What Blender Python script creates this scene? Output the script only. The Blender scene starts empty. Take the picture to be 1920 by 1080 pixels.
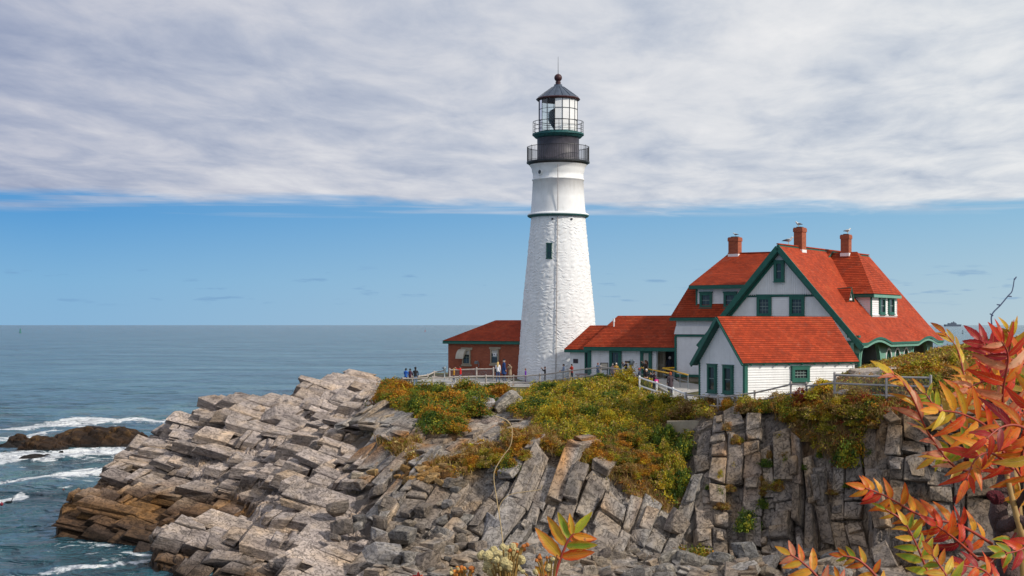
import bpy, bmesh, math, random
import numpy as np
from mathutils import Vector, Matrix

sc = bpy.context.scene
C = sc.collection
PI = math.pi
# ------------------------------------------------------------------ camera
CAMZ, F, HOR = 13.5, 2666.7, 609.0          # eye height over the sea, focal length and horizon row (1920 px frame)
cam = bpy.data.cameras.new('camera')
cam.lens, cam.sensor_width, cam.shift_y = 50, 36, (HOR - 540) / 1920
cam.clip_start, cam.clip_end = 0.1, 60000
co = bpy.data.objects.new('camera', cam); C.objects.link(co)
co.location = (0, 0, CAMZ); co.rotation_euler = (PI / 2, 0, 0)
sc.camera = co
# ------------------------------------------------------------------ light
SUN = Vector((0.80, -0.42, 0.62)).normalized()
sl = bpy.data.lights.new('sun', 'SUN'); sl.energy = 3.2; sl.angle = math.radians(3.0); sl.color = (1, .93, .82)
so = bpy.data.objects.new('sun', sl); C.objects.link(so)
so.rotation_euler = SUN.to_track_quat('Z', 'Y').to_euler()
sc.view_settings.view_transform = 'Standard'; sc.view_settings.look = 'None'
sc.view_settings.exposure = 0.10; sc.view_settings.gamma = 1.0; sc.view_settings.use_curve_mapping = False
sc.cycles.max_bounces = 6; sc.cycles.transparent_max_bounces = 12

class NT:
    """small helper to write node trees"""
    def __init__(s, tree): s.t = tree; s.n = tree.nodes; s.l = tree.links
    def node(s, typ, ins=None, **kw):
        n = s.n.new(typ)
        for k, v in kw.items(): setattr(n, k, v)
        for k, v in (ins or {}).items(): s.set(n.inputs[k], v)
        return n
    def set(s, sock, v):
        if isinstance(v, bpy.types.NodeSocket): s.l.new(v, sock)
        elif isinstance(v, bpy.types.Node): s.l.new(v.outputs[0], sock)
        else: sock.default_value = v
    def math(s, op, a, b=0.0, c=0.0, clamp=False):
        n = s.n.new('ShaderNodeMath'); n.operation = op; n.use_clamp = clamp
        s.set(n.inputs[0], a); s.set(n.inputs[1], b); s.set(n.inputs[2], c)
        return n.outputs[0]
    def mix(s, f, a, b, mode='MIX'):
        n = s.n.new('ShaderNodeMix'); n.data_type = 'RGBA'; n.blend_type = mode; n.clamp_factor = True
        s.set(n.inputs[0], f); s.set(n.inputs[6], a); s.set(n.inputs[7], b)
        return n.outputs[2]
    def ramp(s, f, stops, interp='LINEAR'):
        n = s.n.new('ShaderNodeValToRGB'); r = n.color_ramp; r.interpolation = interp
        while len(r.elements) > 1: r.elements.remove(r.elements[-1])
        r.elements[0].position = stops[0][0]; r.elements[0].color = col4(stops[0][1])
        for p, c in stops[1:]:
            e = r.elements.new(p); e.color = col4(c)
        s.set(n.inputs[0], f); return n.outputs[0]
    def maprange(s, v, a, b, c=0.0, d=1.0, smooth=False):
        n = s.n.new('ShaderNodeMapRange'); n.interpolation_type = 'SMOOTHSTEP' if smooth else 'LINEAR'
        s.set(n.inputs[0], v)
        for i, x in enumerate((a, b, c, d)): s.set(n.inputs[i + 1], x)
        return n.outputs[0]
    def noise(s, vec, scale, detail=4.0, rough=.55, dist=0.0):
        n = s.n.new('ShaderNodeTexNoise'); s.set(n.inputs['Vector'], vec)
        n.inputs['Scale'].default_value = scale; n.inputs['Detail'].default_value = detail
        n.inputs['Roughness'].default_value = rough; n.inputs['Distortion'].default_value = dist
        return n.outputs[0]
    def vmul(s, vec, v):
        n = s.n.new('ShaderNodeVectorMath'); n.operation = 'MULTIPLY'
        s.set(n.inputs[0], vec); n.inputs[1].default_value = v; return n.outputs[0]

def col4(c):
    if isinstance(c, (int, float)): return (c, c, c, 1)
    return (c[0], c[1], c[2], 1)

# ------------------------------------------------------------------ sky
w = bpy.data.worlds.new('World'); sc.world = w; w.use_nodes = True
T = NT(w.node_tree); w.node_tree.nodes.clear()
tc = T.node('ShaderNodeTexCoord')
sep = T.node('ShaderNodeSeparateXYZ', {0: tc.outputs['Generated']})
dx, dy, dz = sep.outputs
zc = T.math('MAXIMUM', dz, 0.0)
den = T.math('ADD', zc, 0.035)
cmb = T.node('ShaderNodeCombineXYZ', {0: T.math('DIVIDE', dx, den), 1: T.math('DIVIDE', dy, den), 2: 0.0})
rot = T.node('ShaderNodeVectorRotate', {0: cmb}, rotation_type='Z_AXIS'); rot.inputs['Angle'].default_value = 0.12
cv = rot.outputs[0]
n1 = T.noise(T.vmul(cv, (.9, .55, 1)), 0.6, 6, .5, .2)
n2 = T.noise(T.vmul(cv, (1.0, .50, 1)), 2.7, 8, .6, .3)
cl = T.math('ADD', T.math('MULTIPLY', n1, .5), T.math('MULTIPLY', n2, .5))
side = T.maprange(dx, -.36, .30)
cloud_l = T.ramp(cl, [(.36, (.27, .32, .46)), (.46, (.37, .41, .53)), (.54, (.48, .50, .59)), (.64, (.62, .63, .68))])
cloud_r = T.ramp(cl, [(.36, (.42, .48, .58)), (.45, (.58, .62, .68)), (.53, (.71, .73, .755)), (.64, (.82, .82, .825))])
cloud = T.mix(side, cloud_l, cloud_r)
blue_l = T.ramp(dz, [(0.0, (.22, .44, .68)), (.03, (.16, .40, .67)), (.075, (.05, .28, .62)), (.2, (.03, .16, .5)), (1, (.02, .1, .4))])
blue_r = T.ramp(dz, [(0.0, (.45, .59, .67)), (.03, (.37, .55, .68)), (.075, (.24, .47, .68)), (.2, (.05, .2, .55)), (1, (.02, .1, .4))])
blue = T.mix(T.maprange(dx, -.30, .34), blue_l, blue_r)
sky = T.node('ShaderNodeTexSky'); sky.sky_type = 'NISHITA'; sky.sun_disc = False
sky.sun_elevation = math.asin(SUN.z); sky.sun_rotation = math.atan2(SUN.x, SUN.y)
skyn = T.mix(1.0, sky.outputs[0], (.1, .1, .1, 1), 'MULTIPLY')
blue = T.mix(.12, blue, skyn)
# little low scud over the horizon
n3 = T.noise(T.vmul(tc.outputs['Generated'], (34, 34, 260)), 1.0, 4, .5)
scud = T.math('MULTIPLY', T.maprange(n3, .60, .70), T.math('MULTIPLY', T.maprange(dz, .012, .018), T.maprange(dz, .042, .034)))
blue = T.mix(T.math('MULTIPLY', scud, .45), blue, (.14, .28, .5, 1))
# edge of the cloud deck
ne = T.noise(T.vmul(tc.outputs['Generated'], (7, 7, 60)), 1.0, 5, .6, .4)
e0 = T.math('ADD', T.math('MULTIPLY', T.math('SUBTRACT', ne, .5), .030), T.maprange(dx, -.36, .05, .0895, .0815))
edge = T.math('SUBTRACT', dz, e0)
mask = T.maprange(edge, -.004, .0065, 0, 1, True)
ns = T.noise(T.vmul(tc.outputs['Generated'], (5, 5, 170)), 1.0, 4, .5)
st = T.math('MULTIPLY', T.maprange(ns, .50, .66), T.math('MULTIPLY', T.maprange(dz, .072, .080), T.maprange(dz, .098, .088)))
mask = T.math('MAXIMUM', mask, T.math('MULTIPLY', st, .55))
skycol = T.mix(mask, blue, cloud)
skyten = T.mix(1.0, skycol, (10, 10, 10, 1), 'MULTIPLY')
bg = T.node('ShaderNodeBackground', {0: skyten, 1: 0.1})
T.l.new(bg.outputs[0], T.node('ShaderNodeOutputWorld').inputs[0])

# ------------------------------------------------------------------ helpers
def P(px, py, Y):
    """world point seen at a photo pixel at depth Y"""
    return Vector(((px - 960) / F * Y, Y, CAMZ - (py - HOR) / F * Y))
def ray(px, py): return Vector(((px - 960) / F, 1.0, -(py - HOR) / F))
EYE = Vector((0, 0, CAMZ))
def hit(px, py, p0, n):
    d = ray(px, py); return EYE + d * ((p0 - EYE).dot(n) / d.dot(n))

def mesh_from(name, v, f, mats=(), fm=None, smooth=False, uvs=None):
    me = bpy.data.meshes.new(name)
    me.from_pydata([tuple(p) for p in v], [], f)
    for m in mats: me.materials.append(m)
    if fm: me.polygons.foreach_set('material_index', fm)
    if smooth: me.polygons.foreach_set('use_smooth', [True] * len(f))
    if uvs:
        uv = me.uv_layers.new(name='UVMap')
        uv.data.foreach_set('uv', [x for fu in uvs for p in fu for x in p])
    me.update(); return me

def np_mesh(name, v, f, mat, smooth=False, attrs=None):
    """v (n,3), f (m,k) numpy"""
    me = bpy.data.meshes.new(name); n, (m, k) = len(v), f.shape
    me.vertices.add(n); me.vertices.foreach_set('co', np.ascontiguousarray(v, np.float32).ravel())
    me.loops.add(m * k); me.loops.foreach_set('vertex_index', np.ascontiguousarray(f, np.int32).ravel())
    me.polygons.add(m); me.polygons.foreach_set('loop_start', np.arange(0, m * k, k, dtype=np.int32))
    me.materials.append(mat)
    for nm, (typ, arr) in (attrs or {}).items():
        a = me.attributes.new(nm, typ, 'POINT')
        a.data.foreach_set({'FLOAT': 'value', 'FLOAT_COLOR': 'color', 'FLOAT_VECTOR': 'vector'}[typ], np.ascontiguousarray(arr, np.float32).ravel())
    me.update(); me.validate()
    me.polygons.foreach_set('use_smooth', np.full(m, smooth))
    return me

def link(name, me, parent=None, loc=None):
    o = bpy.data.objects.new(name, me); C.objects.link(o)
    if loc is not None: o.location = loc
    if parent is not None:
        o.parent = parent
        if loc is None and parent.get('_abs'): o.matrix_parent_inverse = Matrix.Translation(-Vector(parent['_abs']))
    return o
def tag(o, label=None, cat=None, group=None, kind=None):
    if label: o['label'] = label
    if cat: o['category'] = cat
    if group: o['group'] = group
    if kind: o['kind'] = kind
    return o
def empty(name, loc, label, cat, group=None, rz=0, absolute=True):
    o = bpy.data.objects.new(name, None); C.objects.link(o); o.location = loc; o.rotation_euler = (0, 0, rz)
    o.empty_display_size = .2
    if absolute: o['_abs'] = tuple(loc)
    return tag(o, label, cat, group)
def copy_tree(o, parent=None):
    c = o.copy(); C.objects.link(c)
    if parent is not None: c.parent = parent
    for ch in list(o.children): copy_tree(ch, c)
    return c

class MB:
    """collects shapes, builds ONE mesh object"""
    def __init__(s): s.v, s.f, s.m, s.u = [], [], [], []
    def add(s, v, f, m=0, u=None):
        b = len(s.v); s.v += [Vector(p) for p in v]
        for i, q in enumerate(f):
            s.f.append([b + k for k in q]); s.m.append(m)
            s.u.append(u[i] if u else [(s.v[b + k].x + s.v[b + k].y, s.v[b + k].z) for k in q])
    def obox(s, c, ax, h, m=0):
        """oriented box: centre, three unit axes, half sizes"""
        c = Vector(c); A = [Vector(a) * k for a, k in zip(ax, h)]
        v = [c + A[0] * i + A[1] * j + A[2] * k for k in (-1, 1) for j in (-1, 1) for i in (-1, 1)]
        s.add(v, [(0, 2, 3, 1), (4, 5, 7, 6), (0, 1, 5, 4), (2, 6, 7, 3), (0, 4, 6, 2), (1, 3, 7, 5)], m)
    def bar(s, a, b, w, h, up=(0, 0, 1), m=0):
        a, b = Vector(a), Vector(b); d = (b - a); L = d.length; d.normalize()
        x = d.cross(Vector(up))
        if x.length < 1e-4: x = d.cross(Vector((1, 0, 0)))
        x.normalize(); z = x.cross(d)
        s.obox((a + b) / 2, (d, x, z), (L / 2, w / 2, h / 2), m)
    def tube(s, pts, rad, n=6, m=0, cap=True):
        pts = [Vector(p) for p in pts]
        if not hasattr(rad, '__len__'): rad = [rad] * len(pts)
        v, f = [], []; prev = None
        for i, p in enumerate(pts):
            d = (pts[min(i + 1, len(pts) - 1)] - pts[max(i - 1, 0)]).normalized()
            x = d.orthogonal().normalized() if prev is None else (prev - d * prev.dot(d)).normalized()
            prev = x; y = d.cross(x)
            v += [p + (x * math.cos(2 * PI * k / n) + y * math.sin(2 * PI * k / n)) * rad[i] for k in range(n)]
        for i in range(len(pts) - 1):
            for k in range(n):
                a, b = i * n + k, i * n + (k + 1) % n
                f.append((a, b, b + n, a + n))
        if cap: f.append(tuple(range(n))[::-1]); f.append(tuple(range(len(v) - n, len(v))))
        s.add(v, f, m)
    def lathe(s, c, prof, n=32, m=0, close=False):
        """prof = [(r,z)...] round the vertical through c"""
        v, f = [], []; c = Vector(c); k = len(prof)
        for r, z in prof:
            v += [c + Vector((r * math.cos(2 * PI * i / n), r * math.sin(2 * PI * i / n), z)) for i in range(n)]
        for j in range(k - 1):
            for i in range(n):
                a, b = j * n + i, j * n + (i + 1) % n
                f.append((a, b, b + n, a + n))
        if close: f.append(tuple(range(n))[::-1]); f.append(tuple(range((k - 1) * n, k * n)))
        s.add(v, f, m)
    def prism(s, poly, off, m=0):
        """closed prism between poly and poly+off"""
        p = [Vector(q) for q in poly]; n = len(p); o = Vector(off)
        s.add(p + [q + o for q in p], [tuple(range(n))[::-1], tuple(range(n, 2 * n))] + [(i, (i + 1) % n, n + (i + 1) % n, n + i) for i in range(n)], m)
    def courses(s, poly, n, up, step, lift, m=0, base=None):
        """overlapping boards / shingle courses filling a convex polygon"""
        n = Vector(n).normalized(); up = Vector(up); up = (up - n * up.dot(n)).normalized(); r = up.cross(n)
        o = Vector(poly[0]) if base is None else Vector(base)
        q = [((Vector(p) - o).dot(r), (Vector(p) - o).dot(up)) for p in poly]
        lo, hi = min(p[1] for p in q), max(p[1] for p in q)
        k = math.floor(lo / step + 1e-6)
        while k * step < hi - 1e-5:
            v0, v1 = k * step, (k + 1) * step; k += 1
            c = _clip(_clip(q, v0, 1), v1, -1)
            if len(c) < 3: continue
            pts = [o + r * a + up * b + n * (lift * (v1 - b) / step + .002) for a, b in c]
            s.add(pts, [tuple(range(len(pts)))], m, [[(a, b) for a, b in c]])
            for i in range(len(c)):
                j = (i + 1) % len(c)
                if abs(c[i][1] - v0) < 1e-5 and abs(c[j][1] - v0) < 1e-5:
                    s.add([pts[i], pts[i] - n * (lift + .002), pts[j] - n * (lift + .002), pts[j]], [(0, 1, 2, 3)], m, [[c[i], c[i], c[j], c[j]]])
    def build(s, name, mats, parent=None, smooth=False, loc=None):
        if not isinstance(mats, (list, tuple)): mats = [mats]
        return link(name, mesh_from(name, s.v, s.f, mats, s.m, smooth, s.u), parent, loc)
def _clip(q, v, sg):
    out = []
    for i in range(len(q)):
        a, b = q[i], q[(i + 1) % len(q)]; da, db = (a[1] - v) * sg, (b[1] - v) * sg
        if da >= 0: out.append(a)
        if (da > 0 and db < 0) or (da < 0 and db > 0):
            t = da / (da - db); out.append((a[0] + (b[0] - a[0]) * t, v))
    return out

# ---- labels that tell like things apart: what is met above or beside, and where on the slope
_seen = {}
def near_name(px, names): return min(names, key=lambda n: abs(n[0] - px))[1]
def unique_label(base, px, o):
    _seen.setdefault(base, []).append((px, o))
def settle_labels():
    for base, l in _seen.items():
        l.sort(key=lambda t: t[0]); n = len(l)
        if n == 1: l[0][1]['label'] = base
        elif n == 2:
            for w_, (_, o) in zip(('left', 'right'), l): o['label'] = base + ', %s one of two' % w_
        else:
            od = ['leftmost', 'second from left', 'third from left', 'fourth from left', 'fifth from left', 'sixth from left', 'seventh from left', 'eighth from left', 'ninth from left', 'tenth from left']
            for i, (_, o) in enumerate(l): o['label'] = base + ', ' + ('rightmost' if i == n - 1 else od[min(i, 9)])
# ---- numpy noise
def _h(*a):
    s = np.zeros_like(a[0], dtype=np.float64)
    for k, x in zip((127.1, 311.7, 74.7, 53.3), a): s = s + x * k
    s = np.sin(s) * 43758.5453
    return s - np.floor(s)
def vnoise(p):
    i = np.floor(p); f = p - i; f = f * f * (3 - 2 * f); r = 0
    for dx_ in (0, 1):
        for dy_ in (0, 1):
            for dz_ in (0, 1):
                wt = (f[:, 0] if dx_ else 1 - f[:, 0]) * (f[:, 1] if dy_ else 1 - f[:, 1]) * (f[:, 2] if dz_ else 1 - f[:, 2])
                r = r + wt * _h(i[:, 0] + dx_, i[:, 1] + dy_, i[:, 2] + dz_)
    return r
def fbm(p, o=4):
    r, a, t = 0, .5, 0
    for k in range(o):
        r = r + a * vnoise(p * 2 ** k + 17.3 * k); t += a; a *= .5
    return r / t
def sstep(x, a, b):
    t = np.clip((x - a) / (b - a), 0, 1); return t * t * (3 - 2 * t)
def inpoly(x, y, poly):
    r = np.zeros(x.shape, bool); n = len(poly)
    for i in range(n):
        (x0, y0), (x1, y1) = poly[i], poly[(i + 1) % n]
        if y0 == y1: continue
        c = ((y0 > y) != (y1 > y)) & (x < (x1 - x0) * (y - y0) / (y1 - y0) + x0)
        r ^= c
    return r

# ------------------------------------------------------------------ materials
def mat(name, color=(.5, .5, .5), rough=.6, metal=0.0, var=0.0, vscale=3.0, bump=0.0, bscale=20.0, spec=.4, grime=None):
    m = bpy.data.materials.new(name); m.use_nodes = True; t = NT(m.node_tree); b = m.node_tree.nodes['Principled BSDF']
    b.inputs['Base Color'].default_value = col4(color); b.inputs['Roughness'].default_value = rough
    b.inputs['Metallic'].default_value = metal; b.inputs['Specular IOR Level'].default_value = spec
    geo = t.node('ShaderNodeNewGeometry')
    if var:
        f = t.noise(geo.outputs['Position'], vscale, 5, .6)
        d = tuple(c * (1 - var) for c in color); l = tuple(min(1, c * (1 + var)) for c in color)
        c = t.ramp(f, [(.3, d), (.7, l)])
        if grime:
            g = t.maprange(t.noise(t.vmul(geo.outputs['Position'], (3, 3, .5)), 1.2, 5, .65), .52, .75)
            c = t.mix(t.math('MULTIPLY', g, .62), c, col4(grime))
        t.l.new(c, b.inputs['Base Color'])
    if bump:
        f2 = t.noise(geo.outputs['Position'], bscale, 4, .6)
        bp = t.node('ShaderNodeBump', {'Height': f2, 'Strength': bump, 'Distance': .02}); t.l.new(bp.outputs[0], b.inputs['Normal'])
    return m

def roof_mat(name, color):
    m = bpy.data.materials.new(name); m.use_nodes = True; t = NT(m.node_tree); b = m.node_tree.nodes['Principled BSDF']
    uv = t.node('ShaderNodeUVMap', uv_map='UVMap'); geo = t.node('ShaderNodeNewGeometry')
    br = t.node('ShaderNodeTexBrick', {'Vector': uv.outputs[0]})
    br.inputs['Scale'].default_value = 1; br.inputs['Brick Width'].default_value = .3; br.inputs['Row Height'].default_value = .18
    br.inputs['Mortar Size'].default_value = .008; br.inputs['Color1'].default_value = (.74, .74, .74, 1); br.inputs['Color2'].default_value = (1.12, 1.12, 1.12, 1)
    br.inputs['Mortar'].default_value = (.45, .45, .45, 1)
    n = t.noise(geo.outputs['Position'], .8, 5, .65)
    c = t.ramp(n, [(.3, tuple(x * .75 for x in color)), (.55, color), (.75, (color[0] * 1.08, color[1] * 1.5, color[2] * 1.6))])
    c = t.mix(1.0, c, br.outputs[0], 'MULTIPLY')
    c = t.mix(t.maprange(t.noise(t.vmul(geo.outputs['Position'], (1, 1, .35)), 2.1, 5, .7), .54, .78, 0, .4), c, (.15, .06, .045, 1))
    c = t.mix(t.maprange(t.noise(t.vmul(geo.outputs['Position'], (2.2, 2.2, .5)), 1.0, 4, .6), .60, .74, 0, .30), c, (.40, .16, .10, 1))
    t.l.new(c, b.inputs['Base Color']); b.inputs['Roughness'].default_value = .8; b.inputs['Specular IOR Level'].default_value = .2
    bp = t.node('ShaderNodeBump', {'Height': br.outputs['Fac'], 'Strength': -.3, 'Distance': .01}); t.l.new(bp.outputs[0], b.inputs['Normal'])
    return m
def brick_mat(name, c1, c2, mortar):
    m = bpy.data.materials.new(name); m.use_nodes = True; t = NT(m.node_tree); b = m.node_tree.nodes['Principled BSDF']
    uv = t.node('ShaderNodeUVMap', uv_map='UVMap')
    br = t.node('ShaderNodeTexBrick', {'Vector': uv.outputs[0]})
    br.inputs['Scale'].default_value = 1; br.inputs['Brick Width'].default_value = .22; br.inputs['Row Height'].default_value = .075
    br.inputs['Mortar Size'].default_value = .008; br.inputs['Color1'].default_value = col4(c1); br.inputs['Color2'].default_value = col4(c2)
    br.inputs['Mortar'].default_value = col4(mortar); br.inputs['Bias'].default_value = -.1
    geo = t.node('ShaderNodeNewGeometry')
    g = t.noise(geo.outputs['Position'], 1.3, 5, .65)
    c = t.mix(t.maprange(g, .45, .75, 0, .5), br.outputs[0], tuple(x * .55 for x in c1) + (1,))
    t.l.new(c, b.inputs['Base Color']); b.inputs['Roughness'].default_value = .85
    bp = t.node('ShaderNodeBump', {'Height': br.outputs['Fac'], 'Strength': -.4, 'Distance': .01}); t.l.new(bp.outputs[0], b.inputs['Normal'])
    return m

M = {}
M['white'] = mat('white_paint', (.80, .80, .80), .55, var=.05, vscale=2, grime=(.62, .62, .60))
M['tower'] = mat('whitewashed_stone', (.78, .79, .80), .75, var=.06, vscale=1.2, bump=.5, bscale=9, grime=(.58, .58, .57))
M['green'] = mat('green_trim', (.018, .115, .085), .5, var=.2, vscale=4)
M['porchgreen'] = mat('pale_green_boards', (.16, .34, .27), .6, var=.12, vscale=3)
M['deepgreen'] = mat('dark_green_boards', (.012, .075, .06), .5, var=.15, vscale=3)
M['roof'] = roof_mat('red_shingles', (.40, .052, .016))
M['brick'] = brick_mat('red_brick', (.37, .085, .032), (.26, .05, .022), (.24, .12, .08))
M['chimney'] = brick_mat('chimney_brick', (.40, .085, .03), (.27, .05, .022), (.30, .15, .09))
M['stone'] = mat('tan_stone', (.36, .30, .22), .8, var=.15, bump=.3)
M['muntin'] = mat('sash_bars', (.20, .27, .25), .6)
M['black'] = mat('black_iron', (.018, .020, .024), .45, var=.2)
M['drum'] = mat('dark_drum_paint', (.068, .062, .078), .5, var=.25, vscale=2.5)
M['teal'] = mat('weathered_green_metal', (.02, .10, .10), .5, var=.25, vscale=5)
M['slate'] = mat('dark_lantern_roof', (.065, .085, .12), .4, var=.2)
M['redlead'] = mat('red_soffit', (.05, .014, .016), .5)
M['wood'] = mat('weathered_rail', (.40, .36, .33), .8, var=.25, vscale=4)
M['wood2'] = mat('grey_round_rail', (.36, .33, .32), .8, var=.2, vscale=5)
M['path'] = mat('concrete_path', (.44, .42, .39), .85, var=.12, vscale=1.5, bump=.2, bscale=15)
M['yellow'] = mat('yellow_rail', (.75, .43, .02), .45)
M['steel'] = mat('grey_steel', (.25, .30, .33), .4, metal=.3)
M['lens'] = mat('lens_housing', (.10, .12, .13), .25, metal=.4)
M['blind'] = mat('pale_blind', (.50, .49, .45), .8, var=.08)
M['awning'] = mat('awning_metal', (.48, .44, .36), .6, var=.1)
M['bronze'] = mat('bronze_plaque', (.05, .035, .04), .5)
M['twig'] = mat('bare_bark', (.11, .07, .06), .8, var=.3, vscale=60)
M['drystalk'] = mat('dry_stalk', (.52, .38, .2), .7, var=.2, vscale=30)
M['bluetwig'] = mat('grey_twig', (.10, .13, .22), .7)

def glass_mat(name, tint, rough=.05):
    m = bpy.data.materials.new(name); m.use_nodes = True; b = m.node_tree.nodes['Principled BSDF']
    b.inputs['Base Color'].default_value = col4(tint); b.inputs['Roughness'].default_value = rough
    b.inputs['Specular IOR Level'].default_value = .5
    return m
M['glass'] = glass_mat('window_glass', (.03, .04, .045))
def lantern_glass():
    m = bpy.data.materials.new('lantern_glass'); m.use_nodes = True; t = NT(m.node_tree); t.n.clear()
    tr = t.node('ShaderNodeBsdfTransparent', {0: (.93, .96, .96, 1)}); gl = t.node('ShaderNodeBsdfGlossy', {0: (1, 1, 1, 1), 1: .03})
    fr = t.node('ShaderNodeFresnel', {0: 1.3})
    mx = t.node('ShaderNodeMixShader', {0: fr, 1: tr, 2: gl})
    t.l.new(mx.outputs[0], t.node('ShaderNodeOutputMaterial').inputs[0]); return m
M['lglass'] = lantern_glass()

def rock_mat(name, attr):
    """attr: terrain carries colour and bedding coordinates; loose slabs use their own axes"""
    m = bpy.data.materials.new(name); m.use_nodes = True; t = NT(m.node_tree); b = m.node_tree.nodes['Principled BSDF']
    if attr:
        q = t.node('ShaderNodeAttribute', attribute_name='q').outputs['Vector']
        colr = t.node('ShaderNodeAttribute', attribute_name='col').outputs['Color']
        ro = t.node('ShaderNodeAttribute', attribute_name='rock').outputs['Fac']
        shift = q
    else:
        tcn = t.node('ShaderNodeTexCoord'); oi = t.node('ShaderNodeObjectInfo')
        sc_ = t.node('ShaderNodeVectorMath', {0: tcn.outputs['Object'], 1: (1.0, 1.0, .45)}, operation='MULTIPLY')
        ad = t.node('ShaderNodeVectorMath', {0: sc_.outputs[0]}, operation='ADD')
        cx = t.node('ShaderNodeCombineXYZ', {0: t.math('MULTIPLY', oi.outputs['Random'], 37.0), 1: t.math('MULTIPLY', oi.outputs['Random'], 91.0), 2: t.math('MULTIPLY', oi.outputs['Random'], 13.0)})
        t.l.new(cx.outputs[0], ad.inputs[1]); q = ad.outputs[0]
        k = t.maprange(oi.outputs['Random'], 0, 1, .72, 1.18)
        colr = t.mix(1.0, oi.outputs['Color'], t.node('ShaderNodeCombineXYZ', {0: k, 1: k, 2: k}).outputs[0], 'MULTIPLY'); ro = 1.0
    strata = t.noise(t.vmul(q, (.55, .55, 5.5)), 1.6, 7, .68, .25)
    crack = t.noise(t.vmul(q, (1.0, 1.0, 2.2)), 2.3, 6, .65, .6)
    blot = t.noise(q, .9, 6, .7)
    fine = t.noise(q, 9.0, 4, .7)
    k1 = t.ramp(strata, [(.30, .30), (.43, .78), (.54, 1.0), (.72, 1.38)])
    k2 = t.ramp(blot, [(.32, (.62, .62, .66)), (.5, (1, 1, 1)), (.68, (1.25, 1.17, 1.02))])
    k3 = t.ramp(fine, [(.3, .78), (.7, 1.2)])
    line = t.math('ABSOLUTE', t.math('SUBTRACT', crack, .5))
    k4 = t.maprange(line, 0, .022, .16, 1.0)
    c = colr
    for kk, f in ((k1, .85), (k2, .9), (k3, .8), (k4, .75)):
        fac = t.math('MULTIPLY', ro, f) if attr else f
        cc = t.node('ShaderNodeCombineXYZ', {0: kk, 1: kk, 2: kk}).outputs[0] if kk is k4 else kk
        c = t.mix(fac, c, t.mix(1.0, c, cc, 'MULTIPLY'))
    t.l.new(c, b.inputs['Base Color']); b.inputs['Roughness'].default_value = .82; b.inputs['Specular IOR Level'].default_value = .25
    hgt = t.math('ADD', t.math('ADD', t.math('MULTIPLY', strata, 1.0), t.math('MULTIPLY', fine, .25)), t.maprange(line, 0, .03, -.25, 0))
    bp = t.node('ShaderNodeBump', {'Height': hgt, 'Strength': .9, 'Distance': .16}); t.l.new(bp.outputs[0], b.inputs['Normal'])
    return m
M['terrain'] = rock_mat('bedded_rock', True)
M['slab'] = rock_mat('slab_rock', False)

def leaf_mat(name, attr='col', trans=.35, rough=.6):
    m = bpy.data.materials.new(name); m.use_nodes = True; t = NT(m.node_tree); b = m.node_tree.nodes['Principled BSDF']; out = m.node_tree.nodes['Material Output']
    c = t.node('ShaderNodeAttribute', attribute_name=attr).outputs['Color']
    t.l.new(c, b.inputs['Base Color']); b.inputs['Roughness'].default_value = rough; b.inputs['Specular IOR Level'].default_value = .25
    tr = t.node('ShaderNodeBsdfTranslucent', {0: c})
    mx = t.node('ShaderNodeMixShader', {0: trans, 1: b.outputs[0], 2: tr.outputs[0]}); t.l.new(mx.outputs[0], out.inputs[0])
    return m
M['leaf'] = leaf_mat('leaf_colours')
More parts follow.
